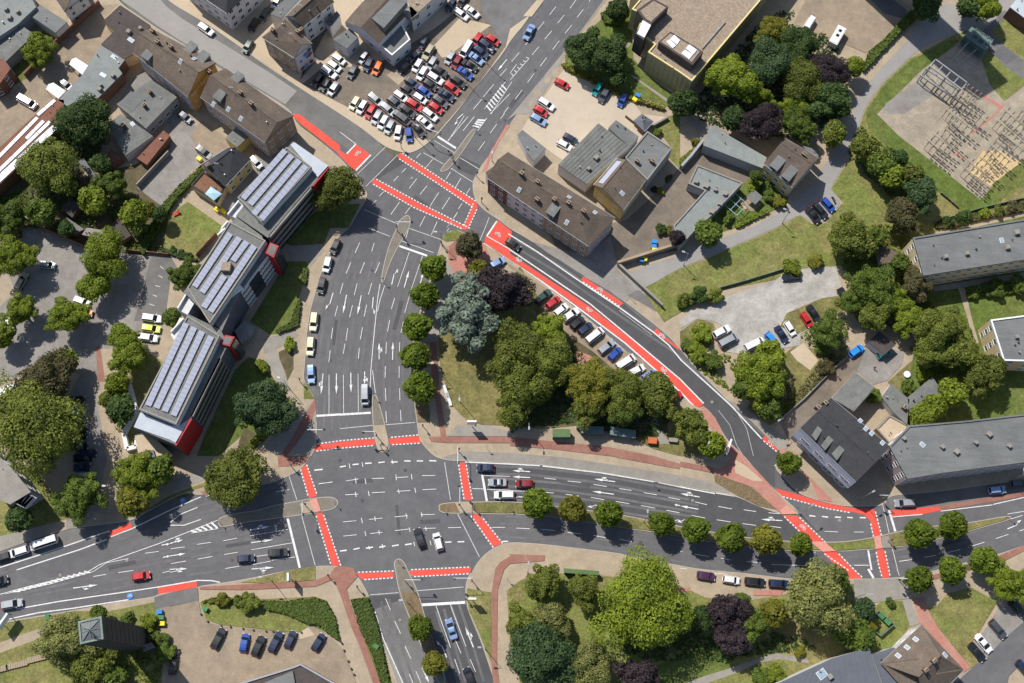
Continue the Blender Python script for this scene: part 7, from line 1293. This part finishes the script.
# ---------------------------------------------------------------- substation
def rack(s, n, label, h=4.2, ins=True):
    a, c = pts(s, .13); d = c - a; L_ = d.length; o = thing('switchgear_rack', label, 'switchgear', (a + c) / 2, math.atan2(d.y, d.x), 'switchgear racks of the substation')
    k = MB(); k.box(-L_ / 2, -.07, h - .18, L_ / 2, .07, h); k.build('beam', 'wall_olive', o)
    for i in range(n):
        x = -L_ / 2 + L_ * (i + .5) / n; k = MB(); k.bar((x, 0, 0), (x, 0, h - .25), .085); k.build('post', 'wall_olive', o)
        if ins:
            for y in (-.7, .7):
                k = MB(); k.bar((x, 0, h - .1), (x, y, h), .05); k.bar((x, y, h - .1), (x, y, h + 1.1), .13, 0, 8, .08)
                for z in (.3, .6, .9): k.bar((x, y, h + z), (x, y, h + z + .08), .2, 0, 8)
                k.build('insulator', 'concrete', o)
for s, n, l in (('15:405,200 535,305', 5, 'front left switchgear rack at the gravel edge'), ('15:440,165 570,260', 5, 'second switchgear rack behind the front left one'), ('15:505,125 620,225', 4, 'third switchgear rack left of the pink duct'), ('15:535,80 600,130', 3, 'short switchgear rack at the upper left of the gravel'), ('15:515,15 570,65', 3, 'switchgear rack above the short one'), ('15:570,55 690,155', 4, 'long switchgear rack left of the pink cable duct'), ('15:620,0 760,95', 5, 'switchgear rack ending at the pink duct'), ('15:620,360 750,470', 5, 'front right switchgear rack beside the sand'), ('15:650,325 770,430', 5, 'second right switchgear rack beside the sand'), ('15:715,300 835,400', 4, 'switchgear rack on the left of the sand bed'), ('15:765,255 820,320', 3, 'short switchgear rack on the sand bed'), ('15:775,225 905,335', 5, 'long switchgear rack across the sand bed'), ('15:815,80 900,150', 4, 'switchgear rack right of the pink duct'), ('15:860,20 1000,140', 5, 'upper right switchgear rack near the edge'), ('15:830,150 990,270', 5, 'lower right switchgear rack near the edge'), ('05:560,600 680,670', 4, 'switchgear rack below the big gantry'), ('05:620,570 720,640', 4, 'switchgear rack right below the big gantry'), ('15:960,20 1019,70', 3, 'dark switchgear rack at the right edge')): rack(s, n, l)
a, c = pts('05:465,370 660,510', .13); 
def gantry(s, label, h=7.5):
    a, c = pts(s, h); a.z = c.z = 0; d = c - a; L_ = d.length; o = thing('gantry', label, 'gantry', Vector((a.x, a.y, .13)), math.atan2(d.y, d.x), 'gantries of the substation')
    for y in (-1.2, 1.2):
        k = MB(); k.box(0, y - .12, h - .35, L_, y + .12, h); k.build('beam', 'wall_grey', o)
        for x in (.2, L_ * .5, L_ - .2): k = MB(); k.bar((x, y, 0), (x, y, h - .5), .16); k.build('post', 'metal_grey', o)
    for i in range(5): x = L_ * i / 4; k = MB(); k.box(x - .1, -1.2, h - .45, x + .1, 1.2, h - .3); k.build('cross_beam', 'wall_grey', o)
gantry('05:470,375 660,515', 'big white steel gantry of the substation'); gantry('05:415,430 600,555', 'thin lower gantry beside the big one', 3.5)
(u, v) = px('05:715,275')[0]; o = thing('transformer', 'greenish transformer block with cooling fins at the substation lane', 'transformer', P(u, v, .13), ang_world(u, v, 35)); k = MB(); k.box(-3.2, -1.6, .4, 3.2, 1.6, 3.6); k.build('tank', 'metal_green', o)
for i in range(12):
    for y in (-2.5, 1.75): x = -2.9 + i * .52; k = MB(); k.box(x, y, .8, x + .18, y + .75, 3.2); k.build('cooling_fin', 'metal_green', o)
for i in range(3):
    for y in (-.7, .7): k = MB(); k.bar((-1.8 + i * 1.8, y, 3.6), (-1.8 + i * 1.8, y * 1.2, 5.2), .22, 0, 8, .12); k.build('bushing', 'concrete', o)
k = MB(); k.bar((-2.4, 0, 4.6), (2.4, 0, 4.6), .5, 0, 10); k.build('oil_tank', 'metal_green', o); k = MB(); k.box(-3.5, -2.8, 0, 3.5, 2.8, .4); k.build('plinth', 'concrete', o)
for i, s in enumerate(('05:600,350 700,235', '05:640,375 740,290', '05:570,375 655,290')):
    a, c = pts(s, 3); k = MB(); k.bar(a, c, .09, 0, 6); o = k.build('busbar', 'metal_grey'); tag(o, ['middle pale busbar pipe leading to the transformer', 'right pale busbar pipe leading to the transformer', 'left pale busbar pipe leading to the transformer'][i], 'busbar', 'busbars of the substation')
def sign(s, deg, m_, label):
    (u, v) = px(s)[0]; o = thing('traffic_sign', label, 'traffic sign', P(u, v, .12), ang_world(u, v, deg), 'small traffic signs'); k = MB(); k.bar((0, 0, 0), (0, 0, 2.9), .04, 0, 6); k.build('pole', 'metal_grey', o); k = MB(); k.bar((0, .05, 2.6), (0, .08, 2.6), .34, 0, 14); k.build('plate', m_, o)
for s, d_, m_, l in (('42:1010,305', 90, 'blue_paint', 'small round sign at the start of the right grassy median'), ('41:300,400', 90, 'blue_paint', 'small round sign at the left tip of the left median'), ('32:205,330', 0, 'blue_paint', 'small round sign at the upper tip of the middle island'), ('22:262,325', 0, 'blue_paint', 'small round sign at the lower tip of the slim median'), ('42:350,635', 0, 'blue_paint', 'small round sign at the upper tip of the lower median'), ('42:610,312', 90, 'blue_paint', 'small round sign at the left tip of the right median'), ('41:990,285', 90, 'blue_paint', 'small round sign at the right tip of the left median'), ('12:808,95', 0, 'blue_paint', 'small round sign at the top of the upper island'), ('44:690,322', 45, 'blue_paint', 'small round sign on the pink island by the long crossing'), ('45:925,372', 90, 'blue_paint', 'small round sign at the right end of the right median'), ('23:720,420', 30, 'trim_white', 'small white sign at the lane mouth of the diagonal road'), ('43:860,170', 0, 'trim_white', 'small white sign at the bus bay end'), ('32:880,640', 0, 'trim_white', 'small white sign on the brick pavement edge'), ('54:640,70', 0, 'trim_white', 'small white sign at the kerbside car row'), ('52:1000,60', 0, 'trim_white', 'small white sign inside the pavement curve')): sign(s, d_, m_, l)
# motorcycles and people
def motorbike(s, deg, label):
    (u, v) = px(s)[0]; o = thing('motorcycle', label, 'motorcycle', P(u, v, .14), ang_world(u, v, deg))
    for x in (-.7, .7): k = MB(); k.bar((x, -.06, .32), (x, .06, .32), .32, 0, 12); k.build('wheel', 'tyre', o)
    k = MB(); k.box(-.5, -.14, .35, .45, .14, .75); k.bar((.7, 0, .32), (.45, 0, .95), .05); k.bar((-.7, 0, .32), (-.3, 0, .6), .05); k.build('frame', 'metal_dark', o); k = MB(); k.box(-.75, -.16, .75, .05, .16, .87); k.build('seat', 'tyre', o); k = MB(); k.box(.05, -.17, .7, .5, .17, .95); k.build('fuel_tank', 'paint_grey', o); k = MB(); k.bar((.42, -.38, 1.0), (.42, .38, 1.0), .035); k.build('handlebar', 'metal_dark', o)
motorbike('14:918,520', 60, 'dark motorcycle parked right of the blue hatchback'); motorbike('14:640,572', 60, 'dark motorcycle on the lane below the dormer house')
def person(s, deg, label, top, legs):
    """one continuous figure grown over a joint skeleton, mid-stride"""
    (u, v) = px(s)[0]; J = [((0, 0, .93), .14), ((0, 0, 1.15), .15), ((0, 0, 1.40), .16), ((0, 0, 1.52), .065), ((.03, 0, 1.62), .10), ((.03, 0, 1.74), .085),
         ((0, .2, 1.42), .065), ((-.1, .27, 1.15), .05), ((.05, .28, .92), .04), ((.1, .28, .83), .035), ((0, -.2, 1.42), .065), ((.12, -.27, 1.15), .05), ((.25, -.25, .95), .04), ((.3, -.25, .87), .035),
         ((.02, .1, .88), .1), ((.2, .1, .5), .07), ((.22, .1, .1), .05), ((.4, .1, .05), .04), ((-.02, -.1, .88), .1), ((-.08, -.1, .48), .07), ((-.35, -.1, .14), .05), ((-.2, -.1, .05), .04)]
    E = [(0, 1), (1, 2), (2, 3), (3, 4), (4, 5), (2, 6), (6, 7), (7, 8), (8, 9), (2, 10), (10, 11), (11, 12), (12, 13), (0, 14), (14, 15), (15, 16), (16, 17), (0, 18), (18, 19), (19, 20), (20, 21)]
    me = bpy.data.meshes.new('person'); me.from_pydata([j[0] for j in J], E, []); o = new('person', me); tag(o, label, 'person'); o.location = P(u, v, .14); o.rotation_euler = (0, 0, ang_world(u, v, deg))
    md = o.modifiers.new('skin', 'SKIN'); ly = me.skin_vertices[0].data
    for i, (_, r_) in enumerate(J): ly[i].radius = (r_, r_)
    ly[0].use_root = True; sb = o.modifiers.new('sub', 'SUBSURF'); sb.levels = 1; sb.render_levels = 1
    me.materials.append(MT[top]); dg = bpy.context.evaluated_depsgraph_get(); m2 = bpy.data.meshes.new_from_object(o.evaluated_get(dg)); o.modifiers.clear(); o.data = m2; m2.materials.clear()
    for q in (top, legs, 'skin', 'hair'): m2.materials.append(MT[q])
    for p in m2.polygons:
        z = p.center.z; p.material_index = 3 if z > 1.66 else 2 if z > 1.5 else (0 if z > .92 and abs(p.center.y) < .24 or z > 1.1 else (2 if abs(p.center.y) > .2 else 1))
gloss('skin', (.50, .32, .24), .6); gloss('hair', (.06, .04, .03), .6)
person('50:792,258', -20, 'person in dark clothes walking on the pavement near the bell tower', 'paint_black', 'paint_dark blue'); person('34:945,212', 40, 'person in orange top standing on the brown driveway', 'orange', 'paint_grey'); person('35:118,160', 120, 'person in a reddish top in the asphalt back yard', 'facade_red', 'paint_dark blue')
